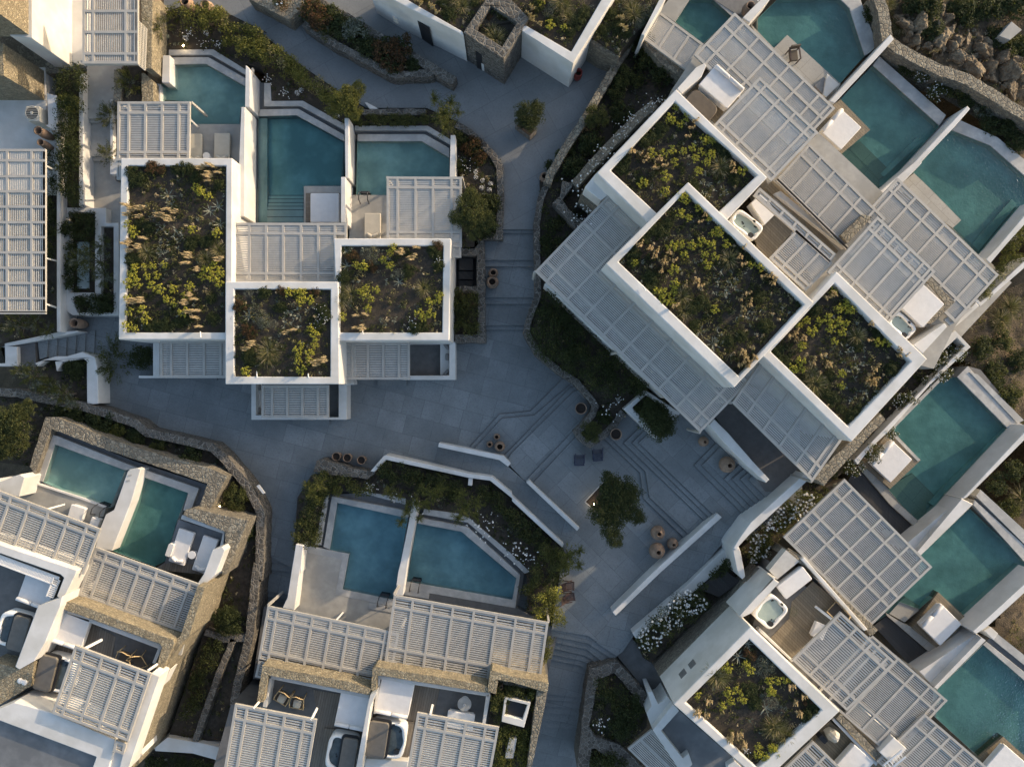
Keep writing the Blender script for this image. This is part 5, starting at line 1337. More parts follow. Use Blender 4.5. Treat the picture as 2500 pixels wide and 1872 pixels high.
stone_wall('stone_wall', 'grey stone terrace block at the corner of the large pergola', K('c2', 332, 125, 400, 60, 420, -60, 520, -40, 420, 90, 470, 170, 640, 330, 560, 370), 2.1, 1.0, 'stone')
stone_wall('stone_wall', 'rough stone wall below the slatted roof at the top right garden', K('c1', 1065, 320, 1110, 350, 1500, 610, 1450, 670, 1230, 520), 2.6, 1.0, 'stone_rough')
hedge('hedge', 'mass of dark bushes under the long edge of the large blue pergola', K('c2', 330, 850, 420, 930, 500, 1050, 640, 1150, 700, 1230, 850, 1350, 1000, 1500, 1090, 1633) + K('c3', 1110, 90, 1050, 170, 900, 200, 760, 120, 600, 40) + K('c2', 430, 1480, 230, 1380, 160, 1190, 220, 1000), 1.3, 1.4, .42, ('leaf_dark', 'leaf', 'leaf_dark'), .95, .10, 'bush')
hedge('ivy', 'dark ground ivy along the stairs below the pergola tip', K('c2', 260, 150, 400, 280, 520, 330, 300, 620, 250, 650), 1.3, .4, .3, ('leaf_dark', 'leaf'), .5, .1, 'ivy')
tree('leafy_bush', 'mid green bushy tree on the slope above the winding stone wall', K('c1', 700, 960)[0], 1.3, 2.3, .75, 'crown', .8, lobes=[(-14, 16, .5), (18, 10, .5)])
for i, (x, y, k, r, lab) in enumerate(((1070, 400, 'shrub', .9, 'tall green shrub at the top of the shaded slope'), (1080, 530, 'shrub', .8, 'green shrub second from the top of the shaded slope'), (900, 660, 'shrub', .8, 'green shrub along the sunlit stone wall'), (1030, 680, 'shrub', .6, 'smaller green shrub on the shaded slope'), (860, 780, 'shrub', .65, 'pale green shrub leaning on the sunlit stone wall'), (1250, 620, 'darkshrub', 1.0, 'dark shrub near the white daybed terrace'), (640, 1200, 'darkshrub', .9, 'dark shrub halfway down the shaded slope'), (500, 1400, 'darkshrub', .9, 'dark shrub near the foot of the shaded slope'), (900, 950, 'darkshrub', .8, 'dark shrub beside the upper flower wall'), (480, 1250, 'shrub', .5, 'small green shrub by the foot of the stone wall'), (400, 1290, 'shrub', .4, 'tiny green shrub on the stone wall'), (310, 1390, 'darkshrub', .45, 'small dark shrub beside the jar at the wall foot'))):
    plant(k, K('c1', x, y)[0], 1.4, r, 'slope_shrub', lab, 'shrub', 'shrubs on the shaded slope', 1.0)
for i, (t, x, y, r) in enumerate((('c1', 1160, 880, .6), ('c1', 1100, 920, .5), ('c1', 990, 1010, .6), ('c1', 930, 1080, .5), ('c1', 900, 1130, .5), ('c1', 790, 1270, .7), ('c1', 680, 1385, .5), ('c1', 540, 1560, .9), ('c2', 580, 170, 1.0), ('c2', 640, 200, .7), ('c2', 550, 270, .5), ('c1', 1220, 850, .4))):
    plant('flowers', K(t, x, y)[0], 2.2, r, 'white_flowers', 'white flowers along the wall beside the top planted roof', 'flowers', 'white flowers along the upper wall')
urn('terracotta jar in the shadow at the foot of the long stone wall', K('c1', 272, 1460)[0], 1.0, .3, .7, 'jar', None)
# potted tree on the north path
px = K('c1', 28, 1045, 150, 1140, 205, 1085, 90, 1000)
bx = thing('planter_box', 'square wooden planter box holding the round tree on the north path', 'planter', W(cen(px), 1.0))
MB().prism(px, 1.6, 1.0).build('box', 'wood_s', bx); MB().prism([(p[0] * .86 + cen(px)[0] * .14, p[1] * .86 + cen(px)[1] * .14) for p in px], 1.62, 1.5).build('soil', 'pot_soil', bx)
tree('potted_tree', 'round dark tree growing in a wooden box on the north path', K('c1', 145, 955)[0], 1.6, 2.9, 1.0, 'crown_dark', .85, lobes=[(20, -14, .55), (-16, 10, .6), (2, 22, .55)])
# the tree pit on the plaza and its big tree
pit = K('c3', 600, 1038, 825, 795, 1060, 1000, 830, 1250)
setp(MB().prism(pit, .80, .3, [K('c3', 612, 1036, 822, 812, 1040, 1000, 828, 1232)]).build('tree_pit_kerb', 'rim'), 'thin square kerb round the plaza tree', 'kerb')
setp(MB().prism(K('c3', 612, 1036, 822, 812, 1040, 1000, 828, 1232), .787, .3).build('tree_pit_soil', 'pot_soil'), kind='structure')
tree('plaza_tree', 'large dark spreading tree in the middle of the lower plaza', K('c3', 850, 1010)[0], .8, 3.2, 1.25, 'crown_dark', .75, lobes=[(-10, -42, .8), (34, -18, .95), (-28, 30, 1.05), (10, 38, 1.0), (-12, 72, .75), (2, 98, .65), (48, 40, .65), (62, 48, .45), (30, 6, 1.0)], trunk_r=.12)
lamp('brightest lit spotlight at the foot of the plaza tree', K('c3', 684, 1056)[0], .8, 3)
# white tree planter under the pergola tip
wp = K('c3', 930, 265, 1110, 110, 1400, 300, 1195, 518)
wall('planter', 'white square planter with a dark tree under the tip of the large pergola', 'planter', wp, 2.1, .8, holes=[K('c3', 1000, 255, 1115, 150, 1310, 290, 1180, 440)])
setp(MB().prism(K('c3', 1000, 255, 1115, 150, 1310, 290, 1180, 440), 1.9, 1).build('planter_soil', 'pot_soil'), kind='structure')
tree('planter_tree', 'dark round tree in the white planter at the pergola tip', K('c3', 1200, 345)[0], 1.9, 3.4, 1.12, 'crown_dark', .8, lobes=[(22, 6, .8), (-10, -22, .8), (4, 26, .8), (24, 26, .6)])
hedge('bush', 'dark foliage in the upper corner of the white tree planter', K('c3', 1010, 250, 1115, 160, 1200, 210, 1080, 330), 1.9, .4, .2, ('leaf_dark',), 1.0, .08, 'bush')
# shrubs at the nose of the winding wall
plant('crown', K('c3', 665, 450)[0], 1.9, .75, 'round_bush', 'round green bush at the nose of the winding stone wall', 'bush', None, .9)
plant('flowers', K('c3', 780, 270)[0], 1.6, .7, 'white_flowers', 'tiny white flowers behind the round green bush', 'flowers')
plant('flowers', K('c3', 870, 190)[0], 1.6, .5, 'white_flowers', 'few white flowers under the dark bushes by the white planter', 'flowers')
plant('darkshrub', K('c3', 760, 340)[0], 1.4, .6, 'dark_shrub', 'dark shrub next to the round green bush on the wall nose', 'shrub')
# pots, chairs and low walls on the plaza
wall('bench_wall', 'bent low white bench wall on the plaza beside three pots', 'wall', K('b3', 1603, 547, 2142, 654, 2203, 716, 2180, 746, 2105, 690, 1597, 582), .95, -.5)
wall('bench_wall', 'straight low white bench wall in front of the plaza tree', 'wall', K('c3', 117, 876, 143, 855, 562, 1252, 541, 1280), 1.25, 0)
wall('bench_wall', 'long low white wall beside the three round amphorae', 'wall', K('c3', 1708, 1132, 1745, 1166, 1240, 1620) + K('c4', 860, 378, 834, 347) + K('c3', 1160, 1633), 1.75, 0)
urn('small jar of the three by the bent bench wall, topmost', K('b3', 2085, 500)[0], .26, .20, .55, 'jar', 'jars by the bent bench wall')
urn('small jar of the three by the bent bench wall, leftmost', K('b3', 2026, 562)[0], .26, .20, .5, 'jar', 'jars by the bent bench wall')
urn('largest jar of the three by the bent bench wall', K('b3', 2110, 582)[0], .26, .32, .75, 'jar', 'jars by the bent bench wall')
for i, (x, y, lab) in enumerate(((750, 662, 'leftmost'), (841, 673, 'middle'), (958, 692, 'rightmost'))):
    urn(f'open terracotta pot above the stone planter, {lab} of the row of three', K('b3', x, y)[0], 0, .26, .7, 'pot', 'row of pots by the stone planter')
urn('large open terracotta pot at the foot of the winding stone wall', K('c3', 574, 262)[0], .52, .35, .8, 'pot', 'large open pots', fill=True)
urn('large open terracotta pot beside the stairs under the white planter', K('c3', 866, 476)[0], 1.04, .345, .8, 'pot', 'large open pots', fill=True)
urn('round amphora nearest the plaza tree, upper of the group of three', K('c3', 1226, 1308)[0], .78, .42, .95, 'amphora', 'group of three amphorae')
urn('smallest round amphora of the group of three', K('c3', 1347, 1398)[0], .78, .34, .8, 'amphora', 'group of three amphorae')
urn('largest round amphora of the group of three, lowest', K('c3', 1221, 1462)[0], .78, .47, 1.05, 'amphora', 'group of three amphorae')
urn('round amphora beside the slanting white wall under the pergola tip', K('c3', 1608, 541)[0], 1.43, .30, .8, 'amphora', None)
urn('large shouldered amphora on the upper stairs', K('c3', 1814, 738)[0], 1.69, .47, 1.15, 'amphora', None)
deck_chair('navy slatted deck chair on the plaza, left of the pair', *K('c3', 520, 640, 596, 640, 522, 732), .78, 'navy', 'navy deck chairs')
deck_chair('navy slatted deck chair on the plaza, right of the pair and turned slightly', *K('c3', 668, 598, 742, 592, 680, 696), .78, 'navy', 'navy deck chairs')
deck_chair('dark red slatted deck chair beside the vine, upper of the pair', *K('c4', 408, 100, 408, 165, 512, 95), .78, 'mahogany', 'dark red deck chairs')
deck_chair('dark red slatted deck chair beside the vine, lower of the pair', *K('c4', 400, 205, 410, 262, 512, 195), .78, 'mahogany', 'dark red deck chairs')
wall('ramp_wall', 'tall slanting white wall dividing the stairs from the dark entrance court', 'wall', K('c3', 1680, 350, 1800, 470, 2000, 700, 2140, 852, 2110, 880, 1950, 735, 1740, 520, 1640, 400), 3.6, 1.0)

# ================================================================= RIGHT VILLA
rv = thing('villa', 'large white villa set diagonally with three planted roofs, right of the stairs', 'villa', W((1800, 650), 2.0), 'white villas')
def roof_box2(root, outer, inner, zt, zs, zb):
    part(root, 'roof_parapet', outer, zt, zb, 'plaster', [inner], .06)
    MB().prism(inner, zs, zs - .2).build('roof_soil', 'soil', root)
R1i = N(1648, 248, 1849, 428, 1679, 590, 1491, 416); R1o = N(1651, 217.5, 1874, 433, 1679, 639, 1456, 423)
R2i = N(1673, 467, 1963, 744, 1804, 918, 1510, 639); R2o = N(1680.6, 444, 1988, 738, 1792, 947, 1478, 645)
R3i = N(2037, 692, 2224, 883, 2072, 1041, 1882, 858); R3o = N(2042.5, 662, 2265, 876, 2079, 1079, 1858, 866)
roof_box2(rv, R1o, R1i, 6.35, 5.95, .5); roof_box2(rv, R2o, R2i, 6.75, 6.4, .5); roof_box2(rv, R3o, R3i, 6.35, 5.95, .5)
# storeys below the roofs
def shrink(poly, k): c = cen(poly); return [(c[0] + (p[0] - c[0]) * k, c[1] + (p[1] - c[1]) * k) for p in poly]
part(rv, 'facade', K('c2', 268, 795, 300, 770, 430, 880, 860, 1300, 1290, 1715, 1270, 1745, 820, 1320, 395, 915, 330, 852), 3.1, 1.0)
MB().prism(N(1500, 470, 1820, 850, 1690, 950, 1600, 900, 1340, 670), 2.9, .5).build('ground_floor_slab', 'dark_floor', rv)
part(rv, 'corner_pier', K('c1', 605, 1555, 690, 1450, 720, 1420, 960, 1633) + K('c2', 860, 20, 740, 100, 610, 0), 4.9, 1.0)
MB().prism(K('c2', 570, 55, 605, 0, 745, 105, 700, 165), 3.6, 1.0).build('stone_base', 'stone_rough', rv)
pergola('largest pergola, blue in the shade, along the lower left side of the diagonal villa', *N(1305.8, 662.8, 1710, 1056, 1499, 462), 4.95, (0, .066, .185, .29, .405, .515, .63, .74, .85, .945, 1), (0, .13, .355, .60, .82, 1), 'u', 2.2, posts=((0, 0), (.5, 0), (1, 0)))
pergola('blue shaded pergola below the lower right planted roof', *N(1862, 878, 2058, 1071, 1787.8, 983), 5.05, (0, .17, .37, .575, .785, .93, 1), (0, .70, 1), 'u', 2.2, posts=((0, 1), (1, 1)))
wall('court_wall', 'white wall of the entrance court beside the blue pergola, running down to the steps', 'wall', K('d3', 395, 800, 450, 826, 60, 1192, -60, 1300, -160, 1410, -170, 1440, -205, 1425, -160, 1350, -60, 1210), 3.5, .3)
wall('court_wall', 'short white spur wall at the bend above the dark lean-to', 'wall', K('c3', 1830, 1420, 1880, 1400, 1900, 1450, 1935, 1633) + K('c4', 1938, 50, 1915, 75, 1890, 45) + K('c3', 1868, 1600), 3.3, .3)
# upper terrace floors with their boards
UT = 3.4
MB().prism(N(1700, 130, 1760, 100, 2080, 400, 2400, 700, 2330, 800, 2280, 900, 2200, 880, 1990, 700, 1870, 440, 1640, 220), UT, .5).build('terrace_floor', 'deck_stone', rv)
MB().prism(K('c1', 1420, 770, 1520, 680, 1560, 680, 1780, 900, 1690, 1030), UT + .02, UT - .1).build('deck_boards', 'wood_d', rv)
MB().prism(K('d2', -40, 370, -20, 200, 150, 195, 300, 345, 95, 580, 0, 490), UT + .02, UT - .1).build('deck_boards', 'wood_d', rv)
MB().prism(K('d2', 1080, 1000, 1250, 960, 1420, 1180, 1270, 1300, 1200, 1240), UT + .02, UT - .1).build('deck_boards', 'wood_d', rv)
MB().prism(K('d1', 120, 1500, 300, 1650) + K('d2', 420, 260, 670, 520, 650, 545, 380, 300, 60, 0), UT + .03, UT - .1).build('deck_boards', 'wood_d', rv)
part(rv, 'terrace_parapet', K('c1', 1370, 740, 1530, 560, 1600, 525, 1615, 545, 1575, 640, 1410, 780), 4.4, 2)
MB().prism(rough(K('c1', 1585, 525, 1720, 425, 1770, 490, 2005, 690, 1985, 710, 1720, 490, 1610, 580), 12, .6), 4.2, 1).build('stone_parapet', 'stone_rough', rv, bevel=.02)
part(rv, 'terrace_parapet', K('c1', 1690, 505, 1715, 500, 1985, 720, 1965, 745), 4.1, 2)
part(rv, 'terrace_parapet', K('d2', 140, 40, 190, 20, 755, 480, 720, 500), 3.75, 2)
m = MB()
A, B = W(K('d2', 235, 0)[0], 3.9), W(K('d2', 735, 462)[0], 3.9); nn = (B - A).cross(Vector((0, 0, 1))).normalized()
for k in range(44):
    p = A + (B - A) * ((k + .5) / 44); m.bar(p - nn * .13, p + nn * .13, .05, .05)
m.build('louvre_rail', 'white_metal', rv, fix=False)
for s_ in (-1, 1): MB().bar(A + nn * .15 * s_, B + nn * .15 * s_, .05, .07).build('rail_edge', 'paint', rv)
MB().prism(rough(K('d2', 690, 390, 870, 215, 955, 235, 745, 455), 12, .6), 4.4, 1).build('stone_pier', 'stone_rough', rv)
MB().prism(rough(K('d2', 1395, 760, 1440, 740, 1640, 945, 1440, 1125, 1395, 1120, 1560, 960), 12, .6), 4.15, 1).build('stone_parapet', 'stone_rough', rv)
part(rv, 'terrace_parapet', K('d2', 1405, 790, 1420, 770, 1580, 950, 1385, 1155, 1365, 1135, 1545, 955), 4.05, 2)
part(rv, 'terrace_wall', K('d2', 1290, 1300, 1555, 1118, 1575, 1148, 1370, 1372), 4.6, 1)
part(rv, 'planter_wall', K('d2', 1430, 1310, 1640, 1180, 1770, 1318, 1430, 1633) + K('d3', 1090, 450, 930, 600, 830, 730, 800, 690, 1100, 380) + K('d2', 1560, 1470, 1720, 1310, 1655, 1240, 1510, 1380), 2.6, 0)
bed('planting_bed', K('d2', 1400, 1400, 1500, 1375, 1655, 1240, 1720, 1310, 1400, 1620) + K('d3', 1000, 450, 700, 800, 560, 900, 480, 820, 750, 560), 1.9, 0, 160)
stone_wall('stone_wall', 'grey stone block wall along the flower bed below the lower right planted roof', K('d3', 1020, 300, 1062, 352, 640, 800, 550, 905, 450, 830, 700, 600), 4.3, .5, 'stone_rough')

daybed('white daybed beside the brown covered tub at the top of the diagonal villa', *K('c1', 1702, 540, 1938, 745, 1550, 698), 4.35, 'y0', .6)
t = hot_tub('hot tub under a closed brown cover beside the top planted roof', *K('c1', 1535, 745, 1725, 915, 1400, 870), UT + .8, None, seed=5)
c_, ax, ay, lx, ly = frame_of(*K('c1', 1530, 740, 1728, 912, 1395, 870), UT + .9)
MB().rbox(c_, ax, ay, lx * 1.03, ly * 1.03, UT + .72, UT + .95, .38, 6, .04).build('closed_cover', 'brown_cover', t, bevel=.01)
hot_tub('open white hot tub beside the large planted roof', *K('c2', 1890, 158, 2102, 324, 1796, 280), UT + .8, None, seed=2)
setp(MB().prism(K('d2', -55, 125, 30, 40, 160, 200, 60, 300), UT + .75, UT).build('slatted_bench', 'white_metal'), 'white slatted platform behind the open hot tub', 'platform')
t = daybed('white daybed at the right corner terrace behind the long pergola', *K('d2', 1382, 800, 1558, 965, 1190, 990), 4.35, None, .6)
hot_tub('open white hot tub in the right corner terrace with a dark filter lid', *K('d2', 1165, 1005, 1335, 1165, 1060, 1110), UT + .8, None, seed=3)

pergola('lower slatted pergola beside the top right pool', *N(1794, 31, 2039.5, 264.5, 1695, 135), 4.3, (0, .10, .25, .40, .55, .70, .85, .955, 1), (0, .28, .72, 1), 'u', 1.2)
pergola('high slatted pergola over the top terrace of the diagonal villa', *N(1855, 188, 1998, 323, 1740, 308), 5.9, (0, .13, .37, .63, .87, 1), (0, .15, .88, 1), 'u', UT, posts=((1, 0),))
pergola('slatted roof over the sunny deck by the smallest top pool', *K('c1', 1225, 95, 1590, 365, 1080, 315), 2.9, (0, .36, .70, 1), (0, 1), 'u', 1.2)
pergola('slatted pergola beside the stepped middle right pool', *N(1976, 350, 2162, 534, 1895, 440), 4.2, (0, .17, .35, .52, .70, .87, 1), (0, .28, .96, 1), 'u', 1.2)
pergola('narrow slatted walkway roof between the hot tub deck and the rail', *K('d2', 15, -10, 650, 545, -35, 60), 5.7, (0, .16, .33, .5, .66, .83, 1), (0, 1), 'u', UT)
pergola('small slatted pergola next to the wooden hot tub deck', *K('d2', 322, 345, 625, 620, 95, 580), 5.7, (0, .32, .66, 1), (0, .84, 1), 'u', UT)
pergola('square high slatted pergola right of the centre planted roof', *N(2142.5, 528, 2284, 663, 2020, 664), 5.9, (0, .12, .34, .58, .82, .93, 1), (0, .20, .84, 1), 'u', UT, posts=((1, 0), (1, 1)))
pergola('long low slatted pergola on the far right side of the diagonal villa', *N(2192, 434, 2439, 671, 2085, 551), 4.0, (0, .05, .19, .33, .47, .61, .75, .89, 1), (0, .22, .72, 1), 'u', 1.2)
pergola('narrow slatted roof end bay at the right corner of the diagonal villa', *K('d2', 1735, 950, 1785, 1000, 1550, 1090), 3.9, (0, 1), (0, .5, 1), 'u', 1.2)

roof_plants('c2', 6.4, 'on the central planted roof of the diagonal villa', r=.42, lean=.75, spurge=(1405,70, 1440,110, 1385,215, 1460,255, 1545,170, 1625,245, 1715,330, 1660,380, 1720,385, 1565,450, 1480,480, 1395,470, 1320,490, 1645,480, 1590,545, 1425,560, 1675,570, 1615,640, 1335,680, 1340,800, 1205,870, 1265,875, 1335,870, 1250,930, 1320,945, 1675,1010, 2060,660, 1980,640, 1010,620, 1770,470),
    plume=(1580,235, 1545,300, 1055,480, 1130,510, 1190,530, 1160,570, 1290,545, 1240,610, 1330,615, 1255,630, 1505,770, 1545,830, 1420,810, 1935,890, 1880,925, 1950,960, 1885,1000, 1900,650, 1870,580, 1900,500, 2060,750, 2130,740, 1335,990, 1890,1360, 1910,1415, 1985,1405, 1875,1475, 1945,1470, 1220,690, 2150,790),
    tuft=(1800,590, 1410,900, 1430,1020), aloe=(1690,690, 1750,760, 1820,830, 1700,850, 1770,910, 1930,1040, 2030,1040, 1690,1210, 1860,800), agave=(1560,1190, 1670,1290), dark=(1240,360, 1150,350, 1290,300, 1010,550, 1000,620, 1150,740, 1500,1000, 1570,960, 1510,1130, 1800,1260, 1900,1220, 2040,900, 1830,400, 1980,560, 1130,840, 2100,1150, 1100,420, 1570,150))
cover(R2i, 6.41, 780, w=(3, 6, 3, .4)); cover(R1i, 5.96, 420, w=(3, 6, 3, .4)); cover(R3i, 5.96, 420, w=(3, 6, 3, .4))
roof_plants('c1', 5.95, 'on the top planted roof of the diagonal villa', r=.42, lean=.75, spurge=(1350,900, 1310,1000, 1390,1045, 1450,980, 1590,1170, 1650,1185, 1560,1270, 1490,1240, 1415,1270, 1320,1260, 1250,1285, 1345,1355, 1515,1330, 1605,1360, 1155,1290, 1540,1435, 1270,1480, 1265,1600, 1080,1530, 1900,1430, 1640,1300),
    plume=(1500,1035, 1470,1095, 980,1275, 1050,1300, 1110,1320, 1085,1360, 1210,1340, 1160,1400, 1250,1405, 1180,1430, 1800,1380, 1820,1440, 1440,1165), tuft=(1730,1390,), aloe=(1600,1500, 1680,1540, 1730,1590, 1620,1590), dark=(1170,1140, 1100,1180, 1240,1090, 930,1340, 920,1410, 1070,1520, 1760,1250, 1700,1240, 1850,1500, 1500,1550))
roof_plants('d2', 5.95, 'on the lower right planted roof', r=.42, lean=.75, spurge=(615,855, 730,955, 660,1000, 715,1005, 770,1010, 570,1085, 495,1110, 395,1100, 330,1130, 650,1110, 590,1165, 430,1190, 685,1195, 620,1270, 350,1310, 340,1435, 985,1280, 1065,1280, 270,1500, 345,1500, 680,1540, 720,1120),
    plume=(550,920, 590,880, 300,1200, 250,1240, 350,1245, 290,1255, 510,1400, 550,1460, 430,1440, 900,1280, 910,1130, 1130,1330, 1140,1380, 1200,1390, 900,1560, 880,1600, 930,1620, 950,1500), tuft=(820,1230, 430,1540), aloe=(700,1330, 760,1380, 830,1440, 720,1480, 780,1530, 880,1430), dark=(470,1000, 300,1100, 150,1350, 160,1420, 230,1450, 540,1600, 600,1560, 820,1320, 1000,1200, 1100,1500))
roof_plants('d3', 5.95, 'at the lower tip of the lower right planted roof', r=.42, lean=.75, spurge=(685,70,), plume=(900,60, 950,30), aloe=(930,110, 860,150, 800,200), dark=(620,190, 680,260, 760,330, 560,130, 820,290), tuft=(470,60,))
for p, q in ((K('c2', 1110, 850)[0], K('c2', 1090, 815)[0]), (K('d1', 0, 0)[0], K('d1', 0, 10)[0])):
    MB().tube([W(p, 6.85), W(q, 6.85)], .03).build('roof_spout', 'white_metal', rv)

# ================================================================= RIGHT-HAND POOLS
PW, PK = 1.1, 1.2
terr = N(1640, -80, 1900, -80, 2120, 120, 2260, 270, 2460, 330, 2560, 420, 2560, 560, 2440, 680, 2300, 780, 2060, 560, 1700, 160)
pool('small teal pool at the top edge beside the slatted deck roof', K('c1', 1475, 0, 1670, 0, 1830, 135, 1590, 365, 1355, 185), PW, water='water_green', rims=[K('c1', 1665, -10, 1720, -10, 1870, 105, 1830, 140)])
setp(MB().prism(K('c1', 1225, 95, 1300, 0, 1475, 0, 1355, 185), PK, 0).build('terrace_floor', 'deck_stone'), kind='structure')
setp(MB().prism(K('c1', 1060, 330, 1225, 100, 1600, 370, 1480, 610), PK, 0).build('terrace_floor', 'deck_stone'), kind='structure')
wall('garden_wall', 'white wall between the sloping bed and the smallest top pool', 'wall', K('c1', 1075, 290, 1240, -30, 1290, -30, 1100, 300), 4.0, .5)
urn('terracotta jar behind the smallest top pool', K('c1', 1985, 45)[0], 1.2, .36, .95, 'jar', None)
setp(MB().prism(K('c1', 1680, 0, 2080, -40, 2060, 0, 1930, 130, 1850, 110), PK, 0).build('terrace_floor', 'gutter'), kind='structure')
wall('privacy_wall', 'white wall between the two top right pools', 'wall', K('c1', 1915, 150, 2075, -10, 2150, -10, 1975, 190), 2.3, 0, group='white walls between the right pools')
pl1 = K('d1', 0, 155, 160, 0, 690, -10, 760, 72, 890, 462, 690, 690, 660, 690, 575, 610, 245, 293, 135, 402, 0, 285)
pool('widest teal pool with an angled end at the top right', pl1, PW, 1.0, water='water_green', rims=[K('d1', 680, -12, 850, -12, 995, 382, 930, 440, 890, 462, 762, 70)],
     extra=[('bench', K('d1', 660, 690, 640, 650, 750, 535, 790, 565, 690, 690), .55, 'pool_plaster')])
setp(MB().prism(K('d1', -60, 200, 135, 402, 245, 293, 690, 700, 600, 850, 400, 700, 0, 320), PK, 0).build('pool_platform', 'platform'), kind='structure')
wall('privacy_wall', 'white fin wall between the widest and the second right pool', 'wall', K('d1', 1105, 287, 1132, 326, 1030, 440, 640, 858, 592, 842, 780, 640), 2.5, 0, group='white walls between the right pools')
wall('pool_block', 'white block with a grey cushion at the base of the upper fin wall', 'seat', K('d1', 575, 610, 680, 700, 570, 810, 545, 790), 1.75, 1.0)
bamboo = thing('terrace_chair', 'wood-framed chair with a grey seat alone on the pool platform', 'chair', W(K('d1', 300, 470)[0], 1.2))
c_, ax, ay, lx, ly = frame_of(*K('d1', 255, 410, 330, 400, 270, 520), 1.65)
MB().rbox(c_, ax, ay, lx * .9, ly * .8, 1.52, 1.65, .05, 4, .02).build('seat', 'brown_cover', bamboo)
MB().bar(c_ + ay * -ly * .45 - ax * lx * .5 + Vector((0, 0, .3)), c_ + ay * -ly * .45 + ax * lx * .5 + Vector((0, 0, .3)), .08, .4).build('backrest', 'brown_cover', bamboo)
for s_ in (-1, 1):
    MB().bar(c_ + ax * s_ * lx * .52 - ay * ly * .5 + Vector((0, 0, .2)), c_ + ax * s_ * lx * .52 + ay * ly * .45 + Vector((0, 0, .2)), .07, .05).build('armrest', 'mahogany', bamboo)
    for q in (-.4, .42):
        e = c_ + ax * s_ * lx * .5 + ay * q * ly; MB().bar((e.x, e.y, 1.2), (e.x, e.y, 1.8), .05, .05, up=Vector((0, 1, 0))).build('leg', 'mahogany', bamboo)
lounger('grey cushioned seat against the upper fin wall of the right pools', *K('d1', 470, 715, 545, 640, 550, 790), 1.62, 'grey_fabric', 'y1', False, None)
pl2 = K('d1', 955, 545, 1500, 1045, 1500, 1060, 1000, 1620, 720, 1470, 600, 1320, 690, 1280, 930, 1080, 680, 835)
pool('second right pool with pale steps and a white daybed on its platform', pl2, PW, 1.0, water='water_green', rims=[K('d1', 1010, 470, 1565, 960, 1510, 1045, 958, 545)],
     extra=[('step', K('d1', 690, 1280, 760, 1230, 1010, 1490, 1010, 1620, 980, 1633, 600, 1320), .98, 'platform'), ('step', K('d1', 760, 1235, 790, 1215, 1040, 1465, 1010, 1495), .80, 'platform'), ('step', K('d1', 790, 1215, 820, 1195, 1070, 1440, 1040, 1465), .66, 'platform'), ('step', K('d1', 820, 1195, 850, 1175, 1095, 1415, 1070, 1440), .52, 'platform'),
            ('bench', K('d1', 1330, 1135, 1372, 1170, 1050, 1470, 1010, 1455), .75, 'pool_plaster')])
setp(MB().prism(K('d1', 440, 1180, 500, 1110, 700, 1285, 590, 1330), PK, 0).build('pool_platform', 'platform'), kind='structure')
setp(MB().prism(K('d1', 630, 870, 690, 828, 935, 1080, 690, 1285, 480, 1095), 1.28, 0).build('daybed_platform', 'wood_d'), kind='structure')
setp(MB().prism(K('d1', 300, 1250, 440, 1180, 980, 1640) + K('d2', 1000, 60, 900, 140, 300, -300), PK, 0).build('pool_platform', 'platform'), kind='structure')
daybed('white square daybed on the wooden platform of the second right pool', *K('d1', 690, 900, 865, 1060, 515, 1085), 1.8, 'x0')
pl3 = K('d1', 1600, 1085, 1930, 1205, 2212, 1460) + K('d2', 2330, 130, 1870, 560, 1815, 535, 1620, 330, 1690, 265, 1430, 0) + K('d1', 1290, 1440, 1362, 1345)
pool('third right pool with a bent edge and a diagonal underwater bench', pl3, PW, 1.0, water='water_green', rims=[K('d1', 1685, 1000, 1990, 1140, 2330, 1420, 2260, 1500, 1935, 1210, 1612, 1082)],
     extra=[('bench', K('d2', 1770, 480, 2110, 90, 2155, 130, 1830, 530), .70, 'pool_plaster')])
setp(MB().prism(K('d1', 1215, 1510, 1300, 1440) + K('d2', 1430, 0, 1690, 265, 1620, 330, 1300, 100, 1150, 0), PK, 0).build('pool_platform', 'platform'), kind='structure')
setp(MB().prism(N(2060, 560, 2200, 430, 2470, 690, 2330, 840), 1.0, 0).build('terrace_floor', 'deck_stone'), kind='structure')
setp(MB().prism(N(1800, 30, 2040, 270, 1900, 440, 1690, 150), 1.0, 0).build('terrace_floor', 'deck_stone'), kind='structure')
wall('privacy_wall', 'white fin wall between the second and the bent right pool', 'wall', K('d1', 1742, 880, 1766, 906, 1640, 1050, 1360, 1345, 1365, 1355, 1215, 1510, 980, 1660, 960, 1640, 1290, 1360), 2.5, 0, group='white walls between the right pools')
wall('privacy_wall', 'white fin wall on the right edge beyond the bent pool', 'wall', K('d2', 2330, 90, 2370, 130, 2070, 460, 1930, 625, 1895, 590, 2000, 480), 2.5, 0, group='white walls between the right pools')
wall('planter_wall', 'white planter wall beside the long low pergola at the right edge', 'wall', K('d2', 2260, 560, 2330, 560, 1850, 980, 1800, 930, 1815, 905, 1850, 945), 1.5, 0)
hedge('bush', 'green bushes in the white planter at the right edge', K('d2', 2120, 300, 2212, 330, 2212, 560, 1860, 930, 1830, 890, 1990, 700, 1990, 560), 1.0, .8, .3, ('leaf', 'leaf_dark', 'ivory_leaf'), .8, .1, 'bush')
wall('terrace_wall', 'white wall and sill under the right corner pergola end', 'wall', K('d2', 1690, 1075, 1815, 945, 1840, 975, 1720, 1085, 1640, 1150, 1620, 1140), 2.2, 0)
for x, y, lab in ((1330, 640, 'pale flowering shrub behind the second pool, upper of two'), (1450, 790, 'pale flowering shrub behind the second pool, lower of two')):
    plant('blossom', K('d1', x, y)[0], 1.0, .65, 'pale_shrub', lab, 'shrub')
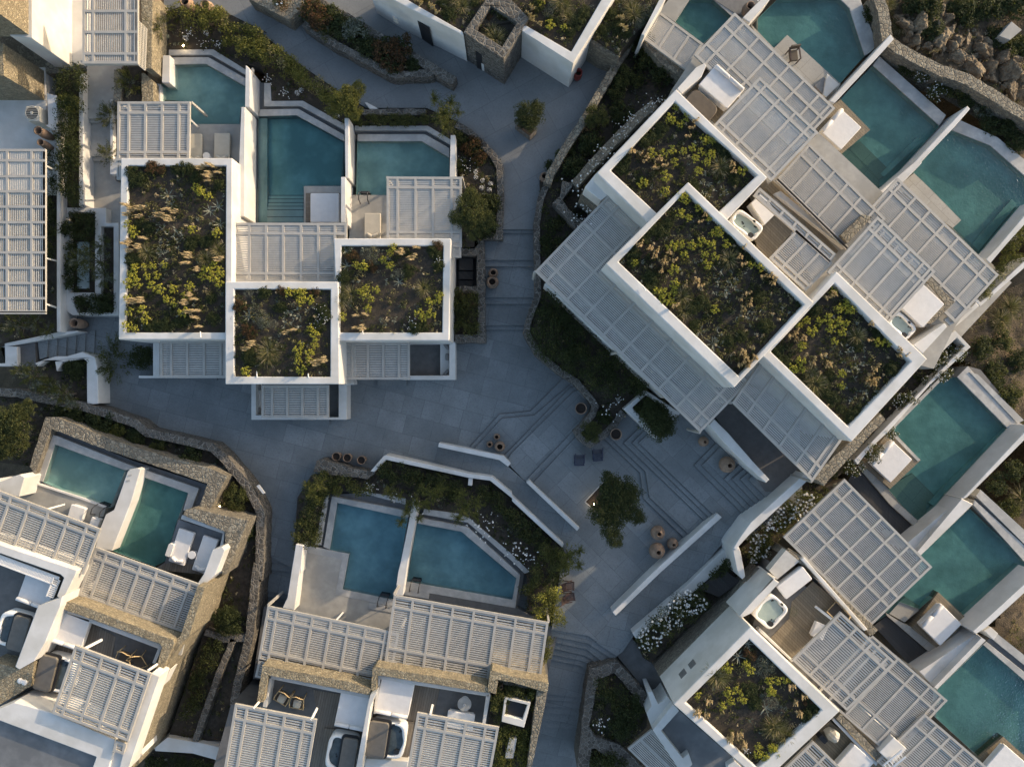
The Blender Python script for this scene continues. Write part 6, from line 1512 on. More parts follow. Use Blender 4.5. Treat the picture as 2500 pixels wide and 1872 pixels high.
for i, (x, y, k, r) in enumerate(((950, 130, 'darkshrub', .8), (1010, 220, 'darkshrub', .7), (1240, 560, 'darkshrub', .8), (1620, 760, 'shrub', .7), (1720, 840, 'darkshrub', .7), (1850, 930, 'greyshrub', .7), (2040, 1070, 'darkshrub', .8), (1900, 1060, 'darkshrub', .7), (2120, 1200, 'darkshrub', .8), (1510, 720, 'shrub', .6))):
    plant(k, K('d1', x, y)[0], .9, r, 'hillside_shrub', 'low shrub in the shaded strip between the pools and the dry stone wall', 'shrub', 'shrubs between the right pools and the dry stone wall', .8)
dsw = K('d1', 990, -60, 1040, 80, 1060, 200, 1075, 330, 1180, 410, 1330, 490, 1500, 580, 1720, 650, 1900, 750, 2080, 870, 2212, 950, 2500, 1100)
setp(MB().prism(strip(jit_line(dsw, 10, 1.3), 27), 2.0, 0).build('dry_stone_wall', 'stone_rough', bevel=.03), 'winding dry stone wall between the right pools and the rocky hillside', 'stone wall')
slab = K('d1', 2110, 180, 2195, 250, 2095, 335, 2005, 300)
setp(MB().prism(slab, 1.25, .2).build('stone_slab', 'deck_stone', bevel=.02), 'pale paved slab on the hillside in the top right corner', 'slab')
hillpoly = N(2170, -60, 2560, -60, 2560, 420, 2480, 330, 2290, 200, 2180, 120)
for i, (x, y, k, r) in enumerate(((1180, 240, 'straw', .6), (1090, 40, 'straw', .6), (1450, 270, 'darkshrub', .9), (1380, 240, 'darkshrub', .6), (1400, 60, 'darkshrub', 1.1), (1700, 120, 'darkshrub', 1.1), (1900, 60, 'darkshrub', 1.2), (2080, 380, 'shrub', 1.0), (1960, 320, 'darkshrub', .8), (2180, 400, 'shrub', .8), (1790, 610, 'tuft', .5), (1420, 440, 'plume', .6), (2150, 60, 'darkshrub', 1.3), (1260, 60, 'darkshrub', .8), (1180, 230, 'tuft', .8), (1640, 60, 'darkshrub', .8))):
    kk = {'straw': 'tuft'}.get(k, k); w = W(K('d1', x, y)[0], 1)
    plant(kk, K('d1', x, y)[0], hill_z(w.x, w.y), r, 'hillside_shrub', 'scrubby shrub among the boulders at the top right', 'shrub', 'scrub among the boulders', .7)
hc = MB()
def hillcover(poly, n, zoff=0, w=(2, 6, 3, 1)):
    mats = ('leaf', 'leaf_dark', 'straw', 'plume'); ch = [[] for _ in mats]
    for p in rand_in(poly, n):
        k = rnd.choices(range(4), w)[0]; q = W(p, 1); z = hill_z(q.x, q.y) + zoff; q = W(p, z); rr = rnd.uniform(.1, .3)
        ch[k].append(clump(rnd.randrange(10, 24), (q.x, q.y, z + .05), (rr, rr, .14), .11, .3, 1, .3))
    me = lmesh('ground_cover', ch, mats); o = bpy.data.objects.new('ground_cover', me); COL.objects.link(o); setp(o, kind='stuff')
hillcover(hillpoly, 420, 0, (1.5, 4, 4, 2))
hillcover(N(2440, 700, 2560, 560, 2560, 1200, 2520, 1090, 2400, 980, 2290, 880, 2330, 800), 420, -.9, (3, 6, 2, 1)); hillcover(N(2400, 1240, 2530, 1200, 2540, 1760, 2420, 1560, 2480, 1380), 160, -.9, (3, 5, 3, 1))
for i, (t, x, y, r) in enumerate((('d2', 2090, 990, 1.0), ('d2', 2010, 1090, .9), ('d2', 1990, 1140, .7), ('d3', 2180, 1000, 1.1), ('d3', 2140, 1050, .8))):
    w = W(K(t, x, y)[0], .5); plant('tuft', K(t, x, y)[0], hill_z(w.x, w.y) - .9, r, 'dry_bush', 'pale dry bush in the scrub outside the right pools', 'shrub', 'pale dry bushes at the right edge', .8)
for i, (t, x, y, r) in enumerate((('d2', 1830, 1330, .9), ('d2', 2000, 1270, .8), ('d2', 2150, 1430, .8), ('d2', 1950, 1510, .8), ('d3', 1930, 60, .9), ('d3', 2070, 170, .9), ('d3', 1960, 880, .8), ('d3', 2060, 1090, .8), ('d3', 2100, 780, .8))):
    w = W(K(t, x, y)[0], .5); plant('shrub' if i % 2 else 'darkshrub', K(t, x, y)[0], hill_z(w.x, w.y) - .9, r, 'scrub', 'low green scrub outside the right pools', 'shrub', 'green scrub at the right edge', .7)

# lower right pools
P2, K2 = .75, .85
pl4 = K('d3', 1520, 10, 1660, 0, 2110, 462, 2090, 470, 1400, 1160, 1370, 1230, 1190, 1060, 1080, 925, 1350, 690, 1110, 432)
pool('large green pool with steps and a daybed platform, lower right side', pl4, P2, 1.0, water='water_green', rims=[K('d3', 1655, 0, 1745, -90, 1800, -30, 2165, 375, 2212, 400, 2160, 430, 2110, 462), K('d3', 1085, 425, 1520, 0, 1555, 0, 1112, 450)],
     extra=[('step', K('d3', 1030, 930, 1180, 860, 1400, 1050, 1400, 1165, 1372, 1230), .58, 'platform'), ('step', K('d3', 1180, 860, 1215, 840, 1425, 1030, 1400, 1055), .40, 'platform'), ('step', K('d3', 1215, 840, 1250, 820, 1450, 1010, 1425, 1035), .26, 'platform'), ('step', K('d3', 1250, 820, 1285, 800, 1475, 990, 1450, 1015), .1, 'platform'),
            ('bench', K('d3', 2055, 425, 2100, 470, 1470, 1080, 1420, 1040), .38, 'pool_plaster')])
setp(MB().prism(K('d3', 1745, -90, 1850, -60, 2200, 360, 2165, 380), P2 - .1, 0).build('overflow_channel', 'gutter'), kind='structure')
setp(MB().prism(K('d3', 1760, -40, 1830, -20, 2212, 360, 2160, 385), P2 + .12, 0).build('pool_coping', 'rim'), kind='structure')
setp(MB().prism(K('d3', 1090, 450, 1355, 690, 1100, 930, 880, 730), 1.0, 0).build('daybed_platform', 'wood_d'), kind='structure')
setp(MB().prism(K('d3', 1090, 455, 1108, 437, 1352, 690, 1330, 700), 1.04, 0).build('platform_edge', 'rim'), kind='structure')
setp(MB().prism(K('d3', 835, 745, 890, 700, 1105, 925, 1040, 935, 1375, 1232, 1355, 1290, 1100, 1060), K2, 0).build('pool_platform', 'platform'), kind='structure')
for i in range(4):
    o = 36 * i
    setp(MB().prism(K('d3', 740 + 10, 860 + 0, 845 - o, 745 + o * .85 - 30, 1365 - o, 1290 + o * .9, 1240, 1370), K2 - .16 * (i + 1) + .02, -1).build('dark_step', 'wood_black'), kind='structure')
daybed('white daybed on the platform of the large green pool', *K('d3', 1115, 525, 1290, 690, 925, 710), 1.5, 'x0')
wall('privacy_wall', 'white stepped wall between the two green pools at the lower right', 'wall', K('d3', 2270, 400, 2300, 440, 1740, 1000, 1690, 1008, 1790, 1058, 1340, 1492, 1310, 1470, 1690, 1020), 2.3, -1, group='white walls between the right pools')
setp(MB().prism(K('d3', 1690, 1005, 1790, 1055, 1345, 1490, 1245, 1375), 1.9, -1).build('wall_thickening', 'plaster', bevel=.03), 'broad white wall end beside the pergola of the green pools', 'wall')
pl5 = K('d3', 1760, 1090, 2212, 1520, 2330, 1640) + K('d4', 2212, 0, 1750, 420, 1500, 180, 1340, 320, 1180, 260, 1100, 350, 900, 480, 1340, 60) + K('d3', 1345, 1490)
pool('second green pool with a daybed island, lower right side', pl5, P2, 1.0, water='water_green', rims=[K('d3', 1790, 1060, 1800, 1020, 2330, 1500, 2330, 1640, 2212, 1530)],
     extra=[('step', K('d4', 1060, 340, 1190, 250, 1340, 330, 1220, 430), .6, 'platform'), ('step', K('d4', 1190, 250, 1230, 220, 1350, 300, 1330, 330), .35, 'platform')])
setp(MB().prism(K('d3', 1800, 1015, 1860, 980, 2400, 1480, 2330, 1520), P2 - .1, 0).build('overflow_channel', 'gutter'), kind='structure')
setp(MB().prism(K('d3', 1815, 990, 1850, 935, 2400, 1440, 2400, 1480, 2330, 1500), P2 + .12, 0).build('pool_coping', 'rim'), kind='structure')
setp(MB().prism(K('d4', 1280, 480, 1500, 180, 1750, 410, 1510, 660), K2 + .05, -.2).build('daybed_platform', 'wood_d'), kind='structure')
setp(MB().prism(K('d4', 1060, 350, 1210, 440, 1300, 480, 1510, 650, 1480, 700, 1440, 690, 1080, 380), K2, -.2).build('pool_platform', 'platform'), kind='structure')
for i in range(4):
    setp(MB().prism(K('d4', 970 - 5, 460, 1090 - 36 * i, 360 + 30 * i, 1490 - 30 * i, 715 + 30 * i, 1330, 860), K2 - .16 * (i + 1) + .02, -1).build('dark_step', 'wood_black'), kind='structure')
daybed('white daybed with a roll on the island of the second green pool', *K('d4', 1525, 275, 1700, 450, 1340, 450), 1.55, 'x0')
wall('privacy_wall', 'white wall with a square vent between the second and last green pools', 'wall', K('d4', 2330, 10, 2330, 80, 1900, 470, 1815, 525, 1895, 580, 1490, 985, 1465, 970, 1860, 560, 1790, 505), 2.3, -1, group='white walls between the right pools')
setp(MB().prism(K('d4', 1820, 525, 1893, 580, 1485, 985, 1340, 840), 1.85, -1).build('wall_thickening', 'plaster', bevel=.03), 'broad white wall end beside the lower right pergolas', 'wall')
pl6 = K('d4', 1890, 590, 2400, 1040, 2400, 1633, 1900, 1640, 1870, 1620, 2040, 1380, 2330, 1640, 2330, 1700, 1820, 1600, 1480, 1220, 1490, 990)
pool('last green pool in the bottom right corner', K('d4', 1870, 620, 2400, 1080, 2400, 1800, 2100, 1800, 1830, 1540, 1480, 1220, 1490, 990), P2, 1.0, water='water_green', rims=[K('d4', 1870, 615, 1900, 590, 2400, 990, 2400, 1075)])
setp(MB().prism(K('d4', 1900, 588, 1930, 560, 2400, 930, 2400, 988), P2 - .1, 0).build('overflow_channel', 'gutter'), kind='structure')
setp(MB().prism(K('d4', 1870, 505, 1920, 470, 2400, 850, 2400, 935), P2 + .12, 0).build('pool_coping', 'rim'), kind='structure')
setp(MB().prism(K('d4', 1840, 1550, 2040, 1380, 2330, 1640, 2300, 1800, 2000, 1800), K2 + .05, -.2).build('daybed_platform', 'wood_d'), kind='structure')
daybed('white daybed cut by the bottom right corner of the photograph', *K('d4', 2060, 1450, 2290, 1650, 1870, 1650), 1.55)
wall('planter', 'small grey square planter outside the second green pool', 'planter', K('d4', 1880, 500, 1935, 468, 2000, 525, 1960, 580), 1.2, 0)
hedge('hedge', 'white-flowering shrubs between the two walls above the lower right pergola', K('d3', 60, 1230, 200, 1080, 330, 960, 470, 960, 530, 1010, 300, 1230, 120, 1300, 0, 1280), 2.0, .9, .32, ('leaf', 'leaf_dark', 'ivory_leaf'), .9, .1, 'bush', None, 110)
hedge('hedge', 'white-flowering shrubs at the lower end of the walled bed', K('d3', -80, 1330, 60, 1260, 120, 1420, 40, 1540, -60, 1560) , 1.6, .9, .32, ('leaf', 'leaf_dark', 'ivory_leaf'), .9, .1, 'bush', None, 60)
for i, (t, x, y, r, lab) in enumerate((('d3', 1160, 190, .7, 'flowering bush on the pool side wall, topmost of the row'), ('d3', 1260, 170, .5, 'flowering bush hanging over the large green pool edge'), ('d3', 1080, 470, .55, 'flowering sprig beside the daybed platform'), ('d3', 930, 620, .7, 'white blossom bush above the daybed of the large green pool'), ('d3', 760, 740, .7, 'blossom bush beside the grey stone block wall'), ('d3', 570, 750, .6, 'green bush left of the grey stone block wall'), ('d2', 1470, 1380, .7, 'glossy bush in the white corner planter'), ('d2', 1620, 1370, .6, 'pale leafed bush in the white corner planter'), ('d2', 1490, 1530, .7, 'white-flowered bush at the foot of the corner planter'), ('d3', 1380, 60, .5, 'small bush at the top end of the large green pool'))):
    plant('blossom' if i != 5 else 'shrub', K(t, x, y)[0], 2.0, r, 'blossom_bush', lab, 'bush', 'blossom bushes along the green pool')
bed('planting_bed', K('d3', 450, 830, 560, 910, 700, 850, 740, 880, 200, 1330, 100, 1440, 0, 1640) + K('c4', 1900, 20, 1850, -30) + K('c3', 1900, 1430), 1.5, 0, 160)
# ================================================================= BOTTOM CENTRE VILLA
bv = thing('villa', 'white villa with two slatted pergolas and roof terraces at the bottom centre', 'villa', W((950, 1650), 0), 'white villas')
stone_wall('stone_block', 'broad stone planter block below the row of three pots', K('b3', 592, 688, 640, 684, 860, 752, 1075, 795, 1010, 845, 700, 815, 560, 790), 1.25, 0, 'stone', 'planter')
bc_bed = K('b3', 545, 815, 1010, 840, 1075, 790, 1165, 690, 1850, 845, 2030, 870, 2212, 1020) + K('c3', 0, 1040, 420, 1420, 560, 1480, 420, 1633) + K('c4', 400, 100, 300, 330, 130, 330, 120, 20) + K('b3', 2212, 1470, 1860, 1180, 1770, 1135, 1480, 1095, 1380, 1065, 960, 930, 700, 965, 575, 1400, 400, 1400, 430, 1000)
bed('planting_bed', bc_bed, .64, -.3, 320)
wall('garden_wall', 'angular white wall enclosing the planted bank above the bottom centre pools', 'wall', K('b3', 1035, 783, 1147, 655, 1168, 650, 1850, 803, 2046, 828, 2212, 962) + K('c3', 0, 985, 432, 1388, 418, 1418, 0, 1032) + K('b3', 2212, 1008, 2030, 862, 1850, 838, 1165, 688, 1068, 790), 1.3, -.2)
wall('garden_wall', 'short white spur inside the angular garden wall', 'wall', K('b3', 1850, 838, 1885, 842, 1880, 905, 1845, 900), 1.2, .2)
for i, (pl_, lab, mts, r, h) in enumerate((
    (K('b3', 560, 790, 1000, 850, 1030, 950, 900, 960, 700, 960, 640, 1130, 520, 1100, 490, 900), 'loose green bushes trailing over the stone planter block', ('leaf', 'leaf_bright', 'leaf_dark'), .32, .9),
    (K('b3', 480, 1080, 640, 1130, 600, 1360, 560, 1400, 400, 1400, 420, 1240), 'loose bushes along the left rim of the bottom centre pool', ('leaf', 'leaf_dark', 'leaf_grey'), .32, .8),
    (K('b3', 1110, 730, 1250, 710, 1430, 790, 1800, 870, 1840, 900, 1800, 1010, 1500, 970, 1230, 860, 1120, 800), 'dark clipped bushes behind the angular white wall', ('leaf_dark', 'leaf'), .3, .8),
    (K('b3', 1900, 880, 2030, 900, 2212, 1060) + K('c3', 20, 1100, 330, 1380, 250, 1460, 0, 1270) + K('b3', 2212, 1210, 2000, 1050), 'dark hedge band following the slanting white wall', ('leaf_dark', 'leaf'), .3, .7),
    (K('c3', 230, 1400, 420, 1420, 500, 1500, 430, 1640) + K('c4', 420, 60, 330, 110, 200, 120, 120, 200, 90, 150, 150, 20), 'green vine mass at the right end of the planted bank', ('leaf', 'leaf_bright', 'leaf_dark'), .34, 1.2),
    (K('c4', 180, 230, 300, 120, 390, 160, 400, 330, 430, 420, 330, 420, 240, 480, 200, 460), 'sunlit yellow-green vine hanging over the pergola corner', ('leaf_bright', 'leaf', 'spurge'), .28, 1.6),
    (K('c4', 270, 540, 330, 560, 320, 680, 260, 790, 250, 700), 'green climber on the side of the right-hand pergola', ('leaf', 'leaf_bright'), .2, 1.5))):
    hedge('bush', lab, pl_, .64, h, r, mts, 1.0, .1, 'bush')
for i, (x, y, r, lab, lb) in enumerate(((1420, 1040, .75, 'leafy sapling arching over the divider wall of the bottom centre pools', [(-25, 20, .6), (18, -30, .55), (-38, 48, .5), (8, 40, .4)]), (1560, 990, .7, 'leafy sapling second from the left on the planted bank', [(20, -20, .5), (-15, 20, .5)]), (1830, 1080, .95, 'largest leafy sapling above the slanting pool rim', [(28, -10, .6), (-20, 26, .6), (26, 22, .5), (-10, -30, .6)]), (1200, 960, .6, 'pale flowering sapling left of the divider wall', [(24, 8, .4)]), (620, 880, .7, 'feathery sapling at the corner of the stone planter block', [(-18, 26, .6), (-34, 2, .4)]))):
    tree('sapling', lab, K('b3', x, y)[0], .64, 2.1, r * 1.05, 'spray', .7, lobes=lb, trunk_r=.04)
tree('sapling', 'leafy sapling leaning over the dark red deck chairs', K('c3', 470, 1490)[0], .64, 2.3, .85, 'spray', .7, lobes=[(28, -14, .5), (26, 20, .5), (-12, 24, .8)], trunk_r=.04)
for i, (t, x, y, r) in enumerate((('b3', 1060, 910, .6), ('b3', 1220, 980, .6), ('b3', 1410, 1090, .7), ('b3', 1980, 1250, .9), ('b3', 2020, 1200, .6), ('c3', 70, 1440, .9), ('c3', 30, 1400, .7), ('c3', 120, 1500, .6))):
    plant('flowers', K(t, x, y)[0], .9, r, 'white_flowers', 'small white flowers scattered on the planted bank above the bottom centre pools', 'flowers', 'white flowers on the planted bank')
ZW = .6
pool('blue L-shaped plunge pool at the bottom centre, left of the divider wall', K('b3', 760, 1045, 1347, 1172, 1286, 1540) + K('b4', 1268, 0, 1238, 246, 805, 157) + K('b3', 858, 1470, 697, 1432), ZW, .56, water='water_blue',
     rims=[K('b3', 716, 990, 1376, 1118, 1346, 1172, 760, 1045), K('b3', 716, 990, 760, 1045, 697, 1432, 645, 1412), K('b3', 474, 1393, 858, 1469) + K('b4', 805, 158, 1238, 246, 1230, 302, 742, 203) + K('b3', 798, 1516, 470, 1448),
           K('b3', 655, 1000, 690, 976, 624, 1398, 574, 1392), K('b3', 930, 940, 1330, 1010, 1330, 1062, 960, 962)],
     gutters=[K('b3', 690, 975, 716, 990, 645, 1412, 622, 1400), K('b3', 700, 978, 960, 962, 1330, 1062, 1376, 1080, 1376, 1118, 716, 988)])
pool('blue plunge pool with one slanted end at the bottom centre, right of the divider wall', K('b3', 1424, 1215, 1790, 1285) + N(1260, 1411, 1250.5, 1463) + K('b4', 1338, 92), ZW, .56, water='water_blue',
     rims=[K('b3', 1436, 1165, 1842, 1245) + N(1270, 1403, 1258, 1484) + K('b4', 1310, 152, 1338, 93) + N(1250.5, 1463.5, 1260.5, 1411) + K('b3', 1790, 1284, 1424, 1214), K('b3', 1480, 1095, 1775, 1135, 1865, 1178, 2212, 1472) + N(1294, 1396, 1281, 1400) + K('b3', 2212, 1530, 1845, 1210, 1470, 1140)],
     gutters=[K('b3', 1440, 1130, 1470, 1140, 1845, 1210, 2212, 1530) + N(1280, 1400, 1262, 1490, 1257, 1484, 1270, 1403) + K('b3', 1842, 1246, 1436, 1166)])
wall('privacy_wall', 'white divider wall between the two blue bottom centre pools', 'wall', K('b3', 1386, 1035, 1433, 1045, 1402, 1250, 1347, 1545) + K('b4', 1338, 0, 1306, 212, 1240, 205, 1268, 0) + K('b3', 1286, 1540, 1347, 1240), 1.5, -.3)
wall('terrace_wall', 'white wall along the left side of the bottom centre pool terrace', 'wall', K('b3', 416, 1388, 476, 1398, 455, 1633) + K('b4', 450, 0, 405, 332, 303, 312, 345, 225, 380, 0), 1.6, -1.5)
MB().prism(K('b3', 470, 1448, 800, 1516) + K('b4', 742, 203, 1230, 302, 1200, 540, 380, 400, 440, 0), .66, -.5).build('terrace_floor', 'deck_stone', bv)
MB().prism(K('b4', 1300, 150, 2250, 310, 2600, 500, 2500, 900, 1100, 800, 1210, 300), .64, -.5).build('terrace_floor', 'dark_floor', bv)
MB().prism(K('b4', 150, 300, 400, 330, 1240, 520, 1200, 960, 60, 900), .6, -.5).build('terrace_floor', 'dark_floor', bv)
MB().prism(K('b4', 1310, 150, 1525, 190, 1520, 236, 1305, 200), .68, 0).build('step', 'rim', bv)
MB().prism(K('b4', 1025, 270, 1225, 308, 1220, 352, 1020, 318), .70, 0).build('step', 'rim', bv)
pool_ladder('black ladder at the lower end of the L-shaped blue pool', K('b4', 1150, 225)[0], .68, (.17, 1))
pool_ladder('black ladder at the lower end of the slanted blue pool', K('b4', 1415, 100)[0], .68, (.17, 1))
pergola('slatted pergola in front of the left bottom centre terrace', *K('b4', 180, 295, 1275, 522, 100, 745), 3.2, (0, .075, .21, .345, .485, .617, .748, .9, 1), (0, .22, .83, 1), 'u', .6, posts=((0, 0), (1, 0)), braces=(((K('b4', 755, 410)[0], 3.1), (K('b4', 808, 350)[0], .7)),), pitch=.118)
pergola('narrow slatted end bay at the lower left of the bottom centre pergola', *K('b4', 110, 735, 180, 750, 74, 885), 3.2, (0, 1), (0, 1), 'u', .6, pitch=.118)
pergola('wide slatted pergola in front of the right bottom centre terrace, half in sun', *K('b4', 1230, 205, 2517, 432, 1150, 770), 3.25, (0, .125, .25, .385, .52, .665, .79, .915, 1), (0, .17, .775, 1), 'u', .6, posts=((0, 0), (1, 0)), pitch=.118)
FZ = 3.0
MB().prism(K('b4', 100, 1150, 150, 800, 1050, 1000, 1070, 815, 2030, 960, 2040, 810) + K('c4', 300, 860, 290, 1050, 140, 1750) + K('b4', -300, 1750, -120, 1110), FZ, -2.5).build('storey', 'dark_floor', bv)
for nm, pts in (('stone_parapet', K('b4', 138, 788, 165, 792, 850, 922, 1040, 985, 1058, 1000, 1032, 1034, 186, 868, 148, 1090, 92, 1090)),
                ('stone_parapet', K('b4', 1040, 985, 1056, 810, 1078, 798, 1870, 930, 2006, 962, 2026, 1020, 1092, 868, 1082, 1000, 1032, 1034))):
    MB().prism(rough(pts, 10, .7), 4.15, 2.5).build(nm, 'stone_gold', bv, bevel=.02)
MB().prism(rough(K('b4', 2008, 1005, 2030, 838, 2046, 828) + K('c4', 0, 878, 250, 922, 306, 940, 292, 1020, 205, 990, 0, 930) + K('b4', 2095, 915, 2080, 1030), 10, .7), 4.2, 0).build('stone_parapet', 'stone_gold', bv, bevel=.02)
MB().prism(rough(K('c4', 210, 985, 300, 945, 250, 1230, 150, 1700, 115, 1700), 10, .7), 4.0, -2).build('stone_parapet', 'stone_rough', bv, bevel=.02)
for pts in (K('b4', 186, 866, 1030, 1034, 1022, 1066, 200, 900), K('b4', 186, 866, 212, 880, 172, 1140, 140, 1135), K('b4', 1094, 868, 2030, 1018, 2024, 1050, 1110, 905), K('b4', 1094, 868, 1120, 890, 1078, 1195, 1060, 1190), K('b4', 2000, 1030, 2035, 1030, 1990, 1280, 1965, 1275)):
    part(bv, 'inner_parapet', pts, 3.75, 2.6, 'plaster')
part(bv, 'dividing_wall', K('b4', 1035, 1030, 1092, 1005, 1040, 1130, 1000, 1400, 958, 1700, 905, 1700, 1012, 1118), 4.5, 2)
MB().prism(K('b4', 560, 990, 785, 1030, 735, 1310, 660, 1400, 620, 1640, 540, 1640, 600, 1250), FZ + .02, 2.8).build('deck_boards', 'wood_s', bv)
MB().prism(K('b4', 1400, 945, 1610, 985, 1570, 1190, 1420, 1190, 1340, 1600, 1000, 1560, 1060, 1195, 1340, 1230), FZ + .02, 2.8).build('deck_boards', 'wood_s', bv)
daybed('white daybed half in shadow on the left roof terrace, bottom centre', *K('b4', 785, 1010, 1036, 1062, 738, 1285), 3.75, 'y1')
daybed('white daybed with a grey-seamed roll on the right roof terrace, bottom centre', *K('b4', 1118, 893, 1394, 950, 1078, 1180), 3.75, 'y1')
hot_tub('half covered hot tub with the cover on its right, bottom centre', *K('b4', 700, 1358, 945, 1400, 645, 1640), 3.85, 'x1', seed=4)
hot_tub('half covered hot tub with the cover on its left, bottom centre', *K('b4', 1040, 1240, 1345, 1285, 1000, 1530), 3.85, 'x0', seed=6)
MB().prism(K('b4', 650, 1310, 960, 1345, 900, 1690, 620, 1690), FZ + .10, 2.9).build('tub_plinth', 'wood_s', bv)
MB().prism(K('b4', 1050, 1200, 1400, 1260, 1340, 1590, 985, 1540), FZ + .10, 2.9).build('tub_plinth', 'wood_s', bv)
part(bv, 'planter_wall', K('b4', 1000, 1560, 1350, 1585, 1330, 1720, 970, 1720), 3.5, 2)
bamboo_chair('bamboo chair with a cushion on the left bottom terrace, left of the pair', K('b4', 312, 1045)[0], FZ, -2.1)
bamboo_chair('bamboo chair with a cushion on the left bottom terrace, right of the pair', K('b4', 432, 1085)[0], FZ, -1.75)
table_round('grey round table with a glass on the right bottom terrace', K('b4', 1817, 1110)[0], FZ, .5, .39, 'rim')
w = W(K('b4', 1817, 1108)[0], 3.5); setp(MB().lathe([(.05, 0), (.06, .14), (.05, .14), (.045, .03)], (w.x, w.y, 3.5), 14).build('glass_cup', 'white_metal', smooth=True), 'small white cup standing on the grey round table', 'cup')
lounger('white sofa behind the grey round table on the right bottom terrace', *K('b4', 1680, 1163, 1905, 1200, 1660, 1300), 3.5, 'fabric', 'y1', False, None)
for lab, a, b in (('white awning pole by the left bottom deck', (K('b4', 590, 1145)[0], 4.0), (K('b4', 545, 1235)[0], 5.4)), ('white awning pole by the right bottom deck', (K('b4', 1552, 1118)[0], 4.0), (K('b4', 1535, 1192)[0], 5.4)), ('white awning pole at the far left of the bottom deck', (K('b4', 130, 1070)[0], 3.4), (K('b4', 70, 1140)[0], 5.4))):
    m = MB(); m.bar(W(*a), W(*b), .12, .10); setp(m.build('awning_pole', 'white_metal'), lab, 'pole')
pergola('slatted roof pergola at the bottom edge, left of the tubs', *K('b4', -90, 1108, 590, 1240, -195, 1720), 5.4, (0, .15, .39, .61, .85, 1), (0, .19, .9, 1), 'u', FZ, pitch=.118)
pergola('slatted roof pergola at the bottom edge, right of the tubs', *K('b4', 1425, 1180, 2105, 1303, 1320, 1760), 5.4, (0, .125, .365, .60, .84, 1), (0, .20, .9, 1), 'u', FZ, pitch=.118)
bed('roof_bed', K('b4', 2045, 1030, 2085, 915) + K('c4', 0, 935, 205, 995, 120, 1700) + K('b4', 1950, 1700), 3.2, 2.5, 60)
hedge('bush', 'sunlit green bushes round the white skylight at the bottom centre', K('b4', 2050, 1050, 2110, 960) + K('c4', 190, 1000, 170, 1090, 150, 1100, 0, 1050) + K('b4', 2110, 1280, 2060, 1300), 3.2, .7, .24, ('leaf', 'leaf_bright', 'leaf_dark'), 1.2, .09, 'bush')
hedge('bush', 'green creeper below the white skylight at the bottom centre', K('b4', 2090, 1320) + K('c4', 0, 1290, 150, 1320, 165, 1130, 190, 1140, 130, 1640, 0, 1640) + K('b4', 2050, 1640), 3.2, .5, .24, ('leaf_bright', 'leaf', 'leaf_dark'), 1.0, .09, 'bush')
sk = thing('skylight', 'white framed skylight with black glass among the bushes at the bottom centre', 'skylight', W(K('c4', 50, 1180)[0], 3.2))
skf = MB().prism(K('b4', 2150, 1050) + K('c4', 155, 1098, 100, 1305) + K('b4', 2125, 1255), 4.0, 3.2, [K('b4', 2170, 1075) + K('c4', 128, 1115, 88, 1240) + K('b4', 2150, 1205)]).build('frame', 'plaster', sk, bevel=.02)
MB().prism(K('b4', 2170, 1075) + K('c4', 128, 1115, 88, 1240) + K('b4', 2150, 1205), 3.75, 3.7).build('pane', 'black', skf)
setp(MB().prism(K('c4', -20, 1390, 40, 1400, 10, 1560, -60, 1560), 3.75, 3.2).build('stone_hatch', 'rim', bevel=.02), 'grey stone hatch below the white skylight', 'hatch')
urn('terracotta pot by the stone corner above the skylight', K('b4', 2120, 975)[0], 3.2, .12, .5, 'pot', None)

# ================================================================= SOUTH-EAST LANE PLANTER
pl = K('c4', 640, 820, 850, 750, 875, 755, 1130, 1030, 1160, 1120, 1120, 1170, 920, 930, 850, 850, 720, 900, 700, 1000, 640, 1300, 690, 1380, 900, 1450, 1100, 1650, 900, 1650, 700, 1480, 660, 1480, 640, 1650, 540, 1650, 600, 1080)
stone_wall('stone_wall', 'tall stone planter wall with a curved ledge beside the lower stairs', pl, 1.2, -2.5)
bed('planting_bed', K('c4', 720, 890, 850, 850, 1120, 1150, 1120, 1300, 940, 1460, 680, 1380, 640, 1300), .9, -2, 160)
bed('planting_bed', K('c4', 660, 1480, 900, 1470, 1090, 1650, 640, 1650), .8, -2, 120)
hedge('bush', 'dark bushes inside the stone planter by the lower stairs', K('c4', 700, 930, 870, 900, 1080, 1120, 1080, 1250, 850, 1180, 700, 1050), .9, .9, .35, ('leaf_dark', 'leaf'), .8, .1, 'bush')
plant('crown_dark', K('c4', 910, 1290)[0], 1.4, 1.05, 'round_bush', 'rounded olive-green bush at the lower end of the stone planter', 'bush', None, .8)
plant('flowers', K('c4', 735, 1230)[0], 1.1, .8, 'white_flowers', 'tiny white flowers in the stone planter by the lower stairs', 'flowers')
hedge('bush', 'dark bush at the bottom edge below the curved stone ledge', K('c4', 680, 1500, 860, 1500, 1000, 1640, 650, 1640), .8, .7, .3, ('leaf_dark', 'leaf'), .9, .1, 'bush')

